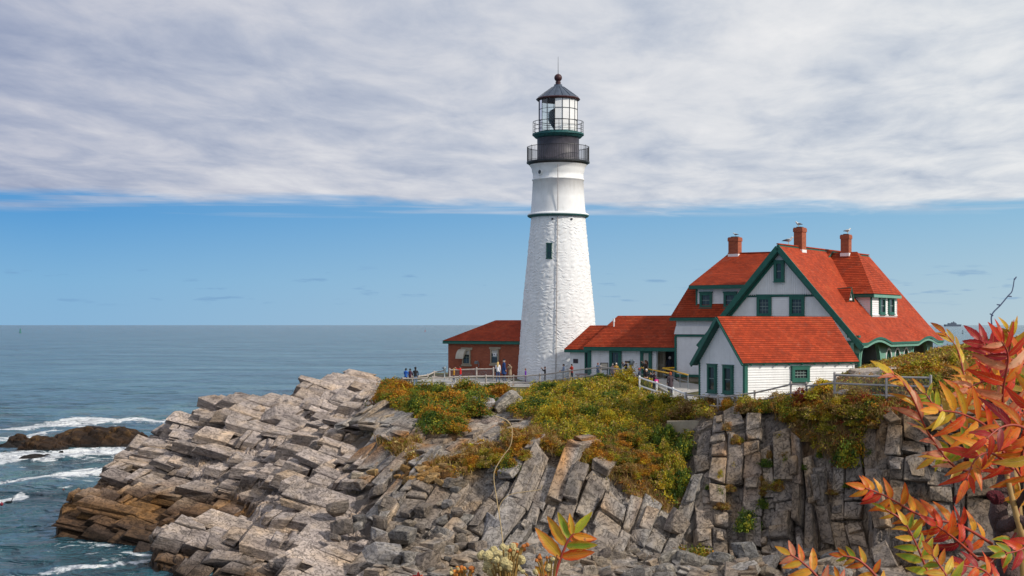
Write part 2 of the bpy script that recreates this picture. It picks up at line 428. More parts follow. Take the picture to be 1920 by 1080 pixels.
# ------------------------------------------------------------------ terrain
def TT(*pts):
    return [((Y, CAMZ - (py - HOR) * Y / F)) for py, Y in pts]
def far(*pts): return list(pts)
COLS = [
 (-400, [(40, -3), (160, -3)]), (96, [(40, -3), (160, -3)]),
 (112, [(60, -3), (86, -3), (88.6, -.3)] + TT((945, 90), (930, 91.5)) + [(94, 2.0), (97, 0), (100, -3), (160, -3)]),
 (150, [(60, -3), (85, -3), (88.3, -.3)] + TT((950, 90), (925, 92.5)) + [(96, 2.8), (100, .5), (103, -3), (160, -3)]),
 (190, [(60, -3), (83, -3), (87, -.2)] + TT((955, 90), (928, 93), (895, 96)) + [(100, 3.2), (104, -3), (160, -3)]),
 (222, [(60, -3), (82, -3), (86, -.2)] + TT((960, 90), (930, 93), (895, 95.5), (862, 98)) + [(102, 4), (107, -3), (160, -3)]),
 (248, [(60, -3), (82, -3), (85.5, -.2)] + TT((960, 90), (930, 93), (895, 95.5), (826, 100)) + [(104, 5.0), (110, -2), (115, -3), (160, -3)]),
 (262, [(60, -3), (82, -1), (85.5, -.2)] + TT((965, 89.5), (930, 92), (895, 95.5), (822, 100.5)) + [(104, 5.4), (111, -2), (116, -3), (160, -3)]),
 (284, [(60, -3), (73, -1.5)] + TT((1075, 76), (1045, 77.5), (1032, 79)) + [(81.5, .3), (84, -.2)] + TT((985, 88.2), (930, 92), (890, 96), (818, 101)) + [(105, 5.6), (112, -2), (118, -3), (160, -3)]),
 (300, [(60, -3), (71, -.8)] + TT((1080, 75.5), (1000, 79), (985, 80.5)) + [(82.5, .8), (85, .2)] + TT((985, 88.5), (930, 92), (885, 96), (811, 101)) + [(106, 5.8), (113, -2), (119, -3), (160, -3)]),
 (345, [(60, -3), (70, -.5)] + TT((1080, 75), (1010, 78.5), (965, 82)) + [(84, 1.2), (86, .8)] + TT((975, 88.5), (930, 91.5), (875, 96), (812, 100), (792, 103)) + [(107, 6.4), (115, -2), (120, -3), (160, -3)]),
 (372, [(60, -3), (69, -.4)] + TT((1080, 74.7), (1005, 78.8), (967, 82)) + [(84.3, 1.2), (86, .9)] + TT((975, 88), (930, 91), (862, 95.5), (805, 99.5), (780, 103), (767, 105)) + [(110, 6.7), (118, -2), (123, -3), (160, -3)]),
 (385, [(60, -3), (69, -.3)] + TT((1080, 74.6), (1005, 79), (968, 82.2)) + [(84.4, 1.25), (86, 1)] + TT((975, 87.7), (930, 90.7), (860, 95.2), (800, 99.2), (762, 103), (743, 106)) + [(111, 7), (119, -2), (125, -3), (160, -3)]),
 (420, [(60, -3), (68, -.3)] + TT((1080, 74.5), (1005, 79), (972, 82.2)) + [(84.5, 1.4)] + TT((970, 87.3), (930, 90.3), (860, 94.8), (800, 98.8), (757, 103), (741, 106)) + [(112, 7), (120, -2), (126, -3), (160, -3)]),
 (455, [(60, -3), (67, 0)] + TT((1080, 74), (1020, 78), (985, 81)) + [(83, 1.8)] + TT((960, 86.5), (915, 90), (860, 94), (800, 98.5), (765, 102.5), (745, 106)) + [(112, 7), (122, -2), (128, -3), (160, -3)]),
 (492, [(60, -3), (66, .2)] + TT((1080, 73.5), (1010, 78), (950, 81.5), (920, 84)) + [(86, 3.2)] + TT((905, 89.5), (850, 94), (800, 98), (765, 103), (752, 106)) + [(113, 7), (124, -2), (130, -3), (160, -3)]),
 (543, [(60, -3), (65, .3)] + TT((1080, 73), (1010, 77.5), (950, 81.5), (925, 84.5), (905, 88), (850, 93), (800, 97.5), (765, 103), (749, 107)) + [(112, 7.6), (118, 7), (127, -2), (133, -3), (160, -3)]),
 (562, [(60, -3), (65, .3)] + TT((1080, 73), (1010, 77.5), (950, 81.5), (900, 87.5), (850, 92.5), (800, 97.5), (765, 103), (735, 110), (719, 115)) + [(120, 8), (130, -2), (136, -3), (160, -3)]),
 (640, [(60, -2), (65, .4)] + TT((1080, 72.5), (1005, 78), (950, 81.5), (900, 85.5), (850, 90), (800, 96), (755, 103), (720, 112), (707, 117)) + [(122, 8.9), (126, 7), (136, -2), (142, -3), (160, -3)]),
 (720, [(60, -1), (65, .5)] + TT((1080, 72), (1000, 77.5), (950, 80.5), (900, 84), (870, 86), (830, 89), (785, 94), (745, 101), (724, 109)) + [(113, 8.2), (117, 8.7), (121, 9), (128, 8.6), (136, -2), (142, -3), (160, -3)]),
 (800, [(60, -1), (65, .5)] + TT((1080, 72.5), (1010, 77), (930, 80), (870, 83), (825, 87), (775, 94), (750, 99)) + [(106, 8.15), (112, 8.15), (115, 8.35), (118, 8.8), (122, 9.05), (134, 9), (142, -2), (160, -3)]),
 (900, [(60, -1), (65, .5)] + TT((1080, 73), (1035, 77), (950, 79.6), (880, 82), (830, 86), (780, 92), (750, 99)) + [(106, 8.2), (112, 8.25), (115, 8.5), (118, 8.9), (122, 9.1), (136, 9), (144, -2), (160, -3)]),
 (1000, [(60, -1), (64, .5)] + TT((1080, 73.5), (1045, 77.3), (950, 79.2), (860, 81.3), (815, 84.5), (775, 91.5), (745, 99)) + [(107, 8.5), (112, 8.5), (115, 8.75), (118, 9), (140, 9), (148, -2), (160, -3)]),
 (1070, [(60, -1), (64, .5)] + TT((1080, 73.5), (1048, 77), (950, 79), (870, 81), (822, 84.5), (775, 91), (738, 98)) + [(105, 8.85), (110, 8.95), (115, 9.1), (140, 9.1), (148, -2), (160, -3)]),
 (1126, [(60, -1), (64, .5)] + TT((1080, 73.5), (1050, 77), (950, 79), (875, 81), (825, 84.8), (775, 90.8), (736, 97.5)) + [(103, 9.2), (107, 9.27), (114, 9.3), (142, 9.2), (150, -2), (160, -3)]),
 (1190, [(60, -1), (64, .5)] + TT((1080, 73.5), (1052, 77), (955, 79.2), (890, 81), (825, 85), (775, 90.5), (745, 96)) + [(100, 8.75), (104, 9.1), (107, 9.25), (114, 9.3), (142, 9.3), (150, -2), (160, -3)]),
 (1235, [(60, -1), (64, .5)] + TT((1080, 73.5), (1052, 77), (960, 79.7), (900, 81.5), (830, 85.5), (785, 90), (757, 94)) + [(97, 8.5), (101, 8.75), (106, 9.1), (112, 9.3), (142, 9.3), (150, -2), (160, -3)]),
 (1275, [(60, -1), (64, .5)] + TT((1080, 73.5), (1052, 77.5), (960, 80.2), (900, 82), (830, 85.8), (795, 88)) + [(90, 7.9), (93, 8.1), (97, 8.5), (103, 9), (110, 9.4), (142, 9.4), (150, -2), (160, -3)]),
 (1312, [(60, -1), (64, .5)] + TT((1080, 74), (1052, 77.8), (960, 79.5), (850, 82.2), (800, 83.5), (778, 85)) + [(88, 8.2), (92, 8.4), (98, 8.8), (108, 9.4), (142, 9.4), (150, -2), (160, -3)]),
 (1400, [(60, -1), (64, .5)] + TT((1080, 74), (1052, 77.8), (950, 79.4), (850, 80.9), (785, 81.9), (765, 83.5)) + [(86, 8.7), (92, 8.9), (105, 9.4), (140, 9.4), (150, -2), (160, -3)]),
 (1490, [(60, -1), (64, .5)] + TT((1080, 73.5), (1052, 76.8), (950, 78.2), (850, 79.5), (790, 80.5), (757, 82.3)) + [(84, 9.0), (90, 9.3), (100, 9.6), (140, 9.4), (150, -2), (160, -3)]),
 (1565, [(60, -1), (64, .5)] + TT((1080, 72.5), (1052, 75.3), (950, 76.4), (850, 77.2), (800, 77.6), (762, 78.3)) + [(79.2, 9.45), (84, 9.8), (92, 10.2), (97, 10.4), (120, 10.2), (145, 9), (155, -2), (160, -3)]),
 (1628, [(60, -1), (64, .5)] + TT((1080, 72), (1050, 74.5), (950, 75.5), (850, 76.3), (797, 76.8), (766, 77.2)) + [(78.2, 9.35), (81, 9.8), (86, 10.4), (95, 10.5), (110, 10.4), (140, 9), (152, -2), (160, -3)]),
 (1645, [(60, -1), (64, .5)] + TT((1080, 70.5), (1050, 72.8), (950, 73.8), (850, 74.6), (798, 75), (785, 76)) + [(77.6, 9.25), (80, 9.8), (86, 10.4), (95, 10.6), (110, 10.5), (140, 9), (152, -2), (160, -3)]),
 (1740, [(60, -1), (64, .5)] + TT((1080, 70), (1050, 72), (950, 73), (850, 73.8), (792, 74.4), (752, 76.8), (700, 83), (672, 90)) + [(97, 11.4), (110, 10.8), (140, 8), (150, -2), (160, -3)]),
 (1830, [(60, -1), (64, .5)] + TT((1080, 69), (1050, 71), (950, 72), (850, 72.8), (790, 73.5), (745, 76.5), (698, 82), (660, 90)) + [(97, 12.0), (110, 11), (140, 8), (150, -2), (160, -3)]),
 (1930, [(60, -1), (64, .5)] + TT((1080, 68), (1050, 70), (950, 71), (850, 71.8), (790, 72.8), (740, 76), (690, 82), (648, 90)) + [(97, 12.4), (110, 11.3), (140, 8), (150, -2), (160, -3)]),
 (2400, [(55, -1), (60, .5)] + TT((1080, 62), (1050, 64.5), (950, 67), (850, 68.3), (790, 70), (740, 74), (690, 80), (648, 90)) + [(97, 12.4), (110, 11.3), (140, 8), (150, -2), (160, -3)]),
 (2700, [(55, -1), (60, .5), (64, 6), (80, 10), (140, 8), (150, -2), (160, -3)]),
]
CPX = np.array([c[0] for c in COLS], float)
def base_h(px, Y):
    px = np.asarray(px, float); Y = np.asarray(Y, float)
    sh = px.shape; px = px.ravel(); Y = np.broadcast_to(Y, sh).ravel()
    i = np.clip(np.searchsorted(CPX, px, 'right') - 1, 0, len(COLS) - 2)
    t = (px - CPX[i]) / (CPX[i + 1] - CPX[i]); t = np.clip(t, 0, 1)
    out = np.zeros_like(Y)
    for k in range(len(COLS) - 1):
        s = i == k
        if not s.any(): continue
        a = np.interp(Y[s], [p[0] for p in COLS[k][1]], [p[1] for p in COLS[k][1]])
        b = np.interp(Y[s], [p[0] for p in COLS[k + 1][1]], [p[1] for p in COLS[k + 1][1]])
        tt = t[s]; tt = tt * tt * (3 - 2 * tt) if k < 14 else tt
        out[s] = a + (b - a) * tt
    return out.reshape(sh)
def ground(X, Y):
    return float(base_h(np.array([960 + F * X / Y]), np.array([Y]))[0])
def gp(px, Y, dz=0.0):
    X = (px - 960) / F * Y
    return Vector((X, Y, ground(X, Y) + dz))

# areas of growth, drawn over the ground as it is seen from the view point and kept as a soil mask
VEG = {
 'bush': [(688, 770), (700, 745), (722, 722), (760, 715), (840, 713), (962, 712), (990, 722), (955, 742), (905, 752), (880, 775), (868, 812), (835, 818), (800, 835), (775, 812), (768, 756), (700, 752)],
 'field': [(950, 748), (1000, 716), (1050, 706), (1125, 696), (1195, 690), (1205, 742), (1345, 752), (1325, 782), (1285, 790), (1235, 800), (1150, 828), (1090, 835), (1040, 818), (985, 800), (960, 778)],
 'dry': [(690, 790), (705, 822), (770, 822), (800, 846), (870, 840), (925, 805), (960, 790), (1040, 818), (1100, 845), (1235, 805), (1290, 815), (1295, 950), (1262, 965), (1225, 945), (1185, 925), (1120, 890), (1070, 868), (985, 822), (940, 842), (900, 880), (870, 900), (820, 895), (760, 868), (725, 845), (690, 825)],
 'gully': [(1222, 815), (1292, 815), (1292, 905), (1268, 962), (1238, 935)],
 'right': [(1320, 782), (1345, 752), (1400, 745), (1500, 735), (1560, 738), (1662, 750), (1720, 730), (1760, 690), (1925, 640), (1925, 735), (1770, 775), (1655, 786), (1632, 800), (1626, 845), (1575, 872), (1530, 838), (1490, 815), (1440, 778), (1380, 775)],
 'hill': [(1560, 735), (1620, 690), (1740, 668), (1925, 630), (1925, 735), (1770, 750), (1662, 745)],
}
ROCKHOLES = [[(700, 757), (765, 757), (765, 825), (690, 822)], [(870, 800), (880, 765), (905, 745), (985, 722), (1000, 735), (960, 760), (945, 800), (940, 835), (875, 825)],
             [(955, 788), (1000, 783), (1000, 806), (955, 806)], [(1140, 840), (1215, 828), (1215, 880), (1140, 880)], [(1335, 772), (1450, 770), (1450, 830), (1335, 830)],
             [(785, 818), (872, 818), (862, 862), (785, 862)]]
def veg_mask(px, py, jit=9.0, only=None):
    """1 where plants grow (soft, ragged edge)"""
    p3 = np.stack([px * .045, py * .045, np.zeros_like(px)], 1)
    jx = px + (fbm(p3, 3) - .5) * jit * 4; jy = py + (fbm(p3 + 40, 3) - .5) * jit * 3
    m = np.zeros(px.shape, bool)
    for k, v in VEG.items():
        if only is None or k in only: m |= inpoly(jx, jy, v)
    for h in ROCKHOLES: m &= ~inpoly(px + (jx - px) * .5, py + (jy - py) * .5, h)
    return m


def frame(e3, e1):
    e3 = np.array(e3, float); e3 /= np.linalg.norm(e3); e1 = np.array(e1, float); e1 -= e3 * e1.dot(e3); e1 /= np.linalg.norm(e1)
    return np.stack([e1, np.cross(e3, e1), e3])
# bedding frames: e3 = normal of the slab faces, e1 = along the slabs
FR_L = frame((.20, -.30, .93), (1.0, -.12, -.20))
FR_M = frame((-.28, -.80, .53), (.36, .44, .82))
FR_R = frame((-.10, -.90, .42), (.06, .40, .91))
def bh(px, Y):
    return (base_h(px - 9, Y) + 2 * base_h(px, Y) + base_h(px + 9, Y)) / 4
def blocks(p, R, L1, L2, h0, h1, warp, seed, tilt=.12, jw=.09, jd=.16):
    wv = np.stack([fbm(p * .22 + seed + 11 * k, 3) - .5 for k in range(3)], 1)
    q = (p + wv * warp) @ R.T
    r = np.floor(q[:, 1] / L2); f2 = q[:, 1] / L2 - r
    s = q[:, 0] + _h(r, r * 0 + seed) * L1 * 3
    c = np.floor(s / L1); f1 = s / L1 - c; Lc = np.full_like(f1, L1)
    sp = _h(c, r, c * 0 + seed + 5) > .55                 # some blocks are split in two
    half = sp & (f1 > .45); c = np.where(half, c + .5, c)
    f1 = np.where(sp, np.where(half, (f1 - .45) / .55, f1 / .45), f1); Lc = np.where(sp, L1 * .5, L1)
    hs = h0 + (h1 - h0) * _h(c, r, c * 0 + seed + 1); ph = _h(c, r, c * 0 + seed + 2) * hs
    t = (q[:, 2] + ph) / hs; k = np.floor(t); fr = t - k
    off = (k + sstep(fr, .80, 1.0)) * hs - ph - q[:, 2] + hs * .45
    ta, tb = _h(c, r, k + seed + 3) - .5, _h(c, r, k + seed + 4) - .5
    off = off + (f1 - .5) * ta * tilt * Lc + (f2 - .5) * tb * tilt * L2
    d = np.minimum(np.minimum(f1, 1 - f1) * Lc, np.minimum(f2, 1 - f2) * L2)
    off = off - jd * np.exp(-(d / jw) ** 2)
    return off, _h(c, r, k + seed + 7), q


def regions(p, pxf):
    """weights of the three kinds of bedding"""
    wr = sstep(pxf + (fbm(p * .4 + 3, 2) - .5) * 30, 1280, 1310); wl = 1 - sstep(pxf + (fbm(p * .3, 2) - .5) * 120 - (p[:, 1] - 85) * 1.2, 670, 700)
    return wl, np.clip(1 - wr - wl, 0, 1), wr
def stone_colour(p, pxf, cell, ws):
    wl, wm, wr = ws
    big_n = fbm(p * .25 + 5, 4); n2 = fbm(p * .9 + 31, 4); n3 = fbm(p * .55 + 77, 3)
    cL = np.array([.42, .352, .315]); cM = np.array([.33, .30, .275]); cR = np.array([.30, .25, .21])
    col = wl[:, None] * cL + wm[:, None] * cM + wr[:, None] * cR
    col = col * (.80 + .40 * cell)[:, None]
    warm = sstep(n2 + (cell - .5) * .12, .52, .64)[:, None]
    col = col * (1 - .5 * warm) + np.array([.40, .27, .15]) * .5 * warm * (.6 + .8 * cell)[:, None]
    lich = (sstep(n3, .55, .62) * sstep(n2, .46, .56) * np.maximum(wm, wr * .4) * sstep(p[:, 2], 2.6, 5))[:, None]
    col = col * (1 - .75 * lich) + np.array([.46, .19, .03]) * .75 * lich
    rust = (sstep(big_n, .47, .6) * np.maximum(wr, wm * .5))[:, None]
    col = col * (1 - .6 * rust) + np.array([.26, .155, .07]) * .6 * rust
    ledge = ((p[:, 1] < 84.5) & (pxf > 262)).astype(float)          # the near ledge dries higher up
    lim = 3.15 - 2.0 * ledge
    tide = 1 - sstep(p[:, 2] + (n2 - .5) * 1.6 + (big_n - .5) * 1.6, lim - .9, lim + .2)
    tide = (tide * wl * (1 - sstep(pxf, 470, 560)))[:, None]
    weed = np.array([.075, .036, .014]) * (.5 + 1.2 * n2)[:, None]
    wn = sstep(n3 + (cell - .5) * .15, .48, .60)[:, None]
    weed = weed * (1 - wn) + np.array([.20, .095, .022]) * (.6 + .7 * cell)[:, None] * wn
    col = col * (1 - .92 * tide) + weed * .92 * tide
    wet = (1 - sstep(p[:, 2] + (n2 - .5) * 1.2, .3, 1.5))[:, None] * (1 - sstep(pxf, 480, 560))[:, None]
    col = col * (1 - .75 * wet) + np.array([.030, .022, .018]) * .75 * wet
    return col, n2, n3
def cave(px, py):
    return np.exp(-((px - 292) / 42) ** 2 - ((py - 872) / 26) ** 2)

def build_terrain():
    pxs = np.concatenate([np.arange(84, 1990, 3.1), np.linspace(1994, 2680, 70)])
    Yf = np.linspace(56, 152, 1500)
    NR = 560; rows = []
    for px in pxs:
        z = bh(np.full_like(Yf, px), Yf)
        vis = np.where((z > -1.2), 1.0, .12) * np.where(Yf > 118, .25, 1.0) * np.where(Yf < 68, .3, 1.0)
        ds = np.sqrt(np.diff(Yf) ** 2 + (np.diff(z) * 1.25) ** 2) * (vis[1:] * (95 / Yf[1:]))
        cs = np.concatenate([[0], np.cumsum(ds)]); rows.append(np.interp(np.linspace(0, cs[-1], NR), cs, Yf))
    Yg = np.array(rows)                                    # (cols, rows)
    for _ in range(6):
        Yg[1:-1] = (Yg[:-2] + 2 * Yg[1:-1] + Yg[2:]) / 4
    PX = np.repeat(pxs[:, None], NR, 1)
    Z = bh(PX, Yg); X = (PX - 960) / F * Yg
    p = np.stack([X.ravel(), Yg.ravel(), Z.ravel()], 1); pxf = PX.ravel()
    pyf = HOR + (CAMZ - p[:, 2]) * F / p[:, 1]
    veg = veg_mask(pxf, pyf).astype(float)
    plateau = sstep(p[:, 1], 106, 109) * sstep(pxf, 745, 765)
    plateau = np.maximum(plateau, ((pxf > 1195) & (pyf < 745)).astype(float))
    veg = np.maximum(veg, plateau)
    g = veg.reshape(PX.shape)                              # soften the mask
    for _ in range(3):
        g[1:-1] = (g[:-2] + g[1:-1] + g[2:]) / 3; g[:, 1:-1] = (g[:, :-2] + g[:, 1:-1] + g[:, 2:]) / 3
    veg = g.ravel(); rock = 1 - veg; p0 = p.copy(); p = p.copy()
    ws = regions(p, pxf); wl, wm, wr = ws
    amp = rock * sstep(p[:, 2], -1.0, .4)
    d = 0; cell = 0; q = 0
    for w_, R, a, b in ((wl, FR_L, (2.4, 1.4, .45, 1.0, .5, 3.0, .12), (1.0, .6, .14, .42, .3, 8.0, .2, .05, .06)),
                        (wm, FR_M, (3.6, 1.2, .30, .7, .3, 21.0, .10), (1.8, .6, .06, .18, .2, 26.0, .10, .05, .04)),
                        (wr, FR_R, (3.4, .8, .30, .8, .6, 33.0, .10), (1.2, .36, .10, .30, .4, 37.0, .15, .05, .06))):
        o1, h1, q1 = blocks(p, R, *a); o2, h2, _ = blocks(p, R, *b)
        d = d + (w_ * (o1 * .5 + o2 * .7 - (.75 if R is FR_L else .42)))[:, None] * R[2]; cell = cell + w_ * (.5 * h1 + .5 * h2); q = q + w_[:, None] * q1
    d = d - (1.1 * cave(pxf, pyf))[:, None] * np.array([0, -.75, .65])
    p = p + d * amp[:, None]
    p += (np.stack([fbm(p * 2.2 + 9 * k, 3) - .5 for k in range(3)], 1)) * (.14 * amp)[:, None]
    col, n2, n3 = stone_colour(p, pxf, cell, ws)
    soil = np.array([.13, .085, .04]) * (.7 + .6 * n2)[:, None]
    soil = soil * (1 - sstep(n3, .5, .6)[:, None]) + np.array([.22, .13, .05]) * sstep(n3, .5, .6)[:, None]
    pav = plateau[:, None]
    soil = soil * (1 - pav) + np.array([.16, .15, .07]) * pav
    col = col * (1 - veg[:, None]) + soil * veg[:, None]
    n, m = PX.shape; idx = np.arange(n * m).reshape(n, m)
    f = np.stack([idx[:-1, :-1].ravel(), idx[1:, :-1].ravel(), idx[1:, 1:].ravel(), idx[:-1, 1:].ravel()], 1)
    f = f[(p[f][:, :, 2].max(1) > -1.6)]                     # nothing deep under the water
    col = np.concatenate([np.clip(col, 0.005, .8), np.ones((len(p), 1))], 1)
    objs = []; fp = pxf[f[:, 0]]
    for nm, a, b in (('rock_headland', -1e9, 690), ('rock_slope', 690, 1300), ('rock_cliff', 1300, 1e9)):
        ff = f[(fp >= a) & (fp < b)]; u, inv = np.unique(ff, return_inverse=True)
        me = np_mesh(nm, p[u], inv.reshape(ff.shape), M['terrain'], False, {'col': ('FLOAT_COLOR', col[u]), 'q': ('FLOAT_VECTOR', q[u]), 'rock': ('FLOAT', rock[u])})
        o = link(nm, me); tag(o, kind='structure'); objs.append(o)
    return objs, p, f, pxf, veg, plateau
(HEADLAND, SLOPE, CLIFF), TP, TF, TPX, TVEG, TPLAT = build_terrain()
TSX = 960 + F * TP[:, 0] / TP[:, 1]; TSY = HOR + (CAMZ - TP[:, 2]) * F / TP[:, 1]

# ------------------------------------------------------------------ blocks of the bedded rock
BOXC = np.array([[i, j, k] for k in (-1, 1) for j in (-1, 1) for i in (-1, 1)], float)
_FACES = [(0, 2, 3, 1), (4, 5, 7, 6), (0, 1, 5, 4), (2, 6, 7, 3), (0, 4, 6, 2), (1, 3, 7, 5)]
def _chamfer_topology():
    vid = {}; fl = []
    for fi, q in enumerate(_FACES):
        for c in q: vid[(fi, c)] = len(vid)
        fl.append([vid[(fi, c)] for c in q])
    for a in range(8):
        for b in range(a + 1, 8):
            fs = [i for i, q in enumerate(_FACES) if a in q and b in q]
            if len(fs) == 2:
                i, j = fs; q = _FACES[i]; k = q.index(a)
                if q[(k + 1) % 4] == b: fl.append([vid[(i, b)], vid[(i, a)], vid[(j, a)], vid[(j, b)]])
                else: fl.append([vid[(i, a)], vid[(i, b)], vid[(j, b)], vid[(j, a)]])
    for c in range(8):
        fs = [i for i, q in enumerate(_FACES) if c in q]; A = [vid[(i, c)] for i in fs]
        ctr = [BOXC[list(_FACES[i])].mean(0) for i in fs]
        if np.dot(np.cross(ctr[1] - ctr[0], ctr[2] - ctr[0]), BOXC[c]) < 0: A = A[::-1]
        fl.append(A + [A[0]] if False else A)
    return vid, fl
_VID, _FL = _chamfer_topology()
_FQ = np.array([x if len(x) == 4 else [x[0], x[1], x[2], x[2]] for x in _FL])
def chamfered(corners, bev):
    """24 points of a chamfered box from its 8 corners"""
    out = np.zeros((24, 3))
    for (fi, c), k in _VID.items():
        q = _FACES[fi]; i = q.index(c); A, B, Cc = corners[c], corners[q[(i + 1) % 4]], corners[q[(i - 1) % 4]]
        u, v = B - A, Cc - A; lu, lv = np.linalg.norm(u), np.linalg.norm(v)
        out[k] = A + u * min(bev / lu, .3) + v * min(bev / lv, .3)
    return out
def make_blocks():
    rng = np.random.default_rng(11); recs = []
    specs = [  # frame, range of px, lengths, widths, thicknesses, split chance, name
        (FR_L, 0, (230, 720), (1.5, 4.6), (.9, 1.9), (.34, .90), .62)]
    for R, reg, (pa, pb), LL, WW, HH, split in specs:
        # lattice that covers the shown part of the surface
        s = (TPX > pa - 20) & (TPX < pb + 20) & (TP[:, 1] < 119) & (TP[:, 1] > 68) & (TP[:, 2] > -.8) & (TVEG < .95)
        if reg == 0: s |= (TPX > 100) & (TPX < 260) & (TP[:, 2] > -.8)
        Q = TP[s] @ R.T; lo, hi = Q.min(0), Q.max(0)
        z0 = lo[2]; cand = []
        while z0 < hi[2]:
            h = rng.uniform(*HH); y0 = lo[1] - rng.uniform(0, 1)
            while y0 < hi[1]:
                wd = rng.uniform(*WW); x0 = lo[0] - rng.uniform(0, 3)
                L = rng.uniform(*LL, size=int((hi[0] - lo[0]) / LL[0]) + 4); xs = x0 + np.cumsum(L) - L
                k = xs < hi[0]
                cand.append(np.stack([xs[k] + L[k] / 2, np.full(k.sum(), y0 + wd / 2), np.full(k.sum(), z0 + h / 2), L[k], np.full(k.sum(), wd), np.full(k.sum(), h)], 1))
                y0 += wd
            z0 += h
        c = np.concatenate(cand); W = c[:, :3] @ R
        ok = (W[:, 1] > 66) & (W[:, 1] < 120); c, W = c[ok], W[ok]
        px = 960 + F * W[:, 0] / W[:, 1]; g = bh(px, W[:, 1]); gy = bh(px, W[:, 1] + .4); gx = bh(px + 12, W[:, 1])
        sl = (gy - g) / .4; sx = (gx - g) / (12 / F * W[:, 1]); nz = 1 / np.sqrt(1 + sl ** 2 + sx ** 2); dn = (g - W[:, 2]) * nz
        py = HOR + (CAMZ - g) * F / W[:, 1]
        ws = regions(W, px); mine = ws[reg] > .5
        vg = veg_mask(px, py - 2)
        e1 = R[0]; ends = np.full(len(c), 9.0)
        for sg in (-1, 1):
            We = W + sg * (c[:, 3:4] / 2) * e1; pe = 960 + F * We[:, 0] / We[:, 1]; ends = np.minimum(ends, (bh(pe, We[:, 1]) - We[:, 2]) * nz)
        keep = mine & (ends > (-.36, -.38, -.36)[reg]) & (dn > .05 + .20 * (rng.random(len(c)) - .4)) & (dn < 1.75) & (g > -.5) & ~vg & (rng.random(len(c)) > .05) & (cave(px, py) < .45) & (px > 116)
        keep &= ~((px > 1195) & (py < 752)) & ~((px > 750) & (W[:, 1] > 104))
        c, W, dn = c[keep], W[keep], dn[keep]
        for k in range(len(c)):
            parts = [c[k]]
            if rng.random() < split:
                n = rng.integers(2, 5); ax = 0 if (reg == 1 or rng.random() < .55) else 2
                cut = np.sort(np.concatenate([[0, 1], rng.uniform(.12, .88, n - 1)])); parts = []
                for a, b in zip(cut[:-1], cut[1:]):
                    if b - a < .1: continue
                    q = c[k].copy(); q[ax] += (a + b - 1) / 2 * c[k][3 + ax]; q[3 + ax] *= (b - a); parts.append(q)
            for q in parts:
                sh = q[:3].copy(); sh[2] += rng.normal(0, .05); sh[1] += rng.normal(0, .10)
                half = q[3:] / 2 * .993
                cn = BOXC * half; cn = cn + rng.normal(0, 1, (8, 3)) * np.minimum(half * (.10 if reg == 0 else .14), .15)
                # weathered corner or edge broken away now and then
                if rng.random() < .55:
                    i = rng.integers(8); cn[i] *= (1 - np.array([rng.uniform(.1, .5), rng.uniform(0, .3), rng.uniform(0, .4)]))
                cn[:, 0] += .34 * cn[:, 2] + .15 * cn[:, 1]; a = rng.normal(0, .02, 3); Rr = np.array(Matrix.Rotation(a[0], 3, 'X') @ Matrix.Rotation(a[1], 3, 'Y') @ Matrix.Rotation(a[2], 3, 'Z'))
                cq = cn @ Rr.T + sh
                v = chamfered(cq, .035 * rng.uniform(.5, 1.6)); recs.append((reg, v, v @ R, rng.random(), half.copy(), dn[k]))
    recs += face_slabs(rng); return recs
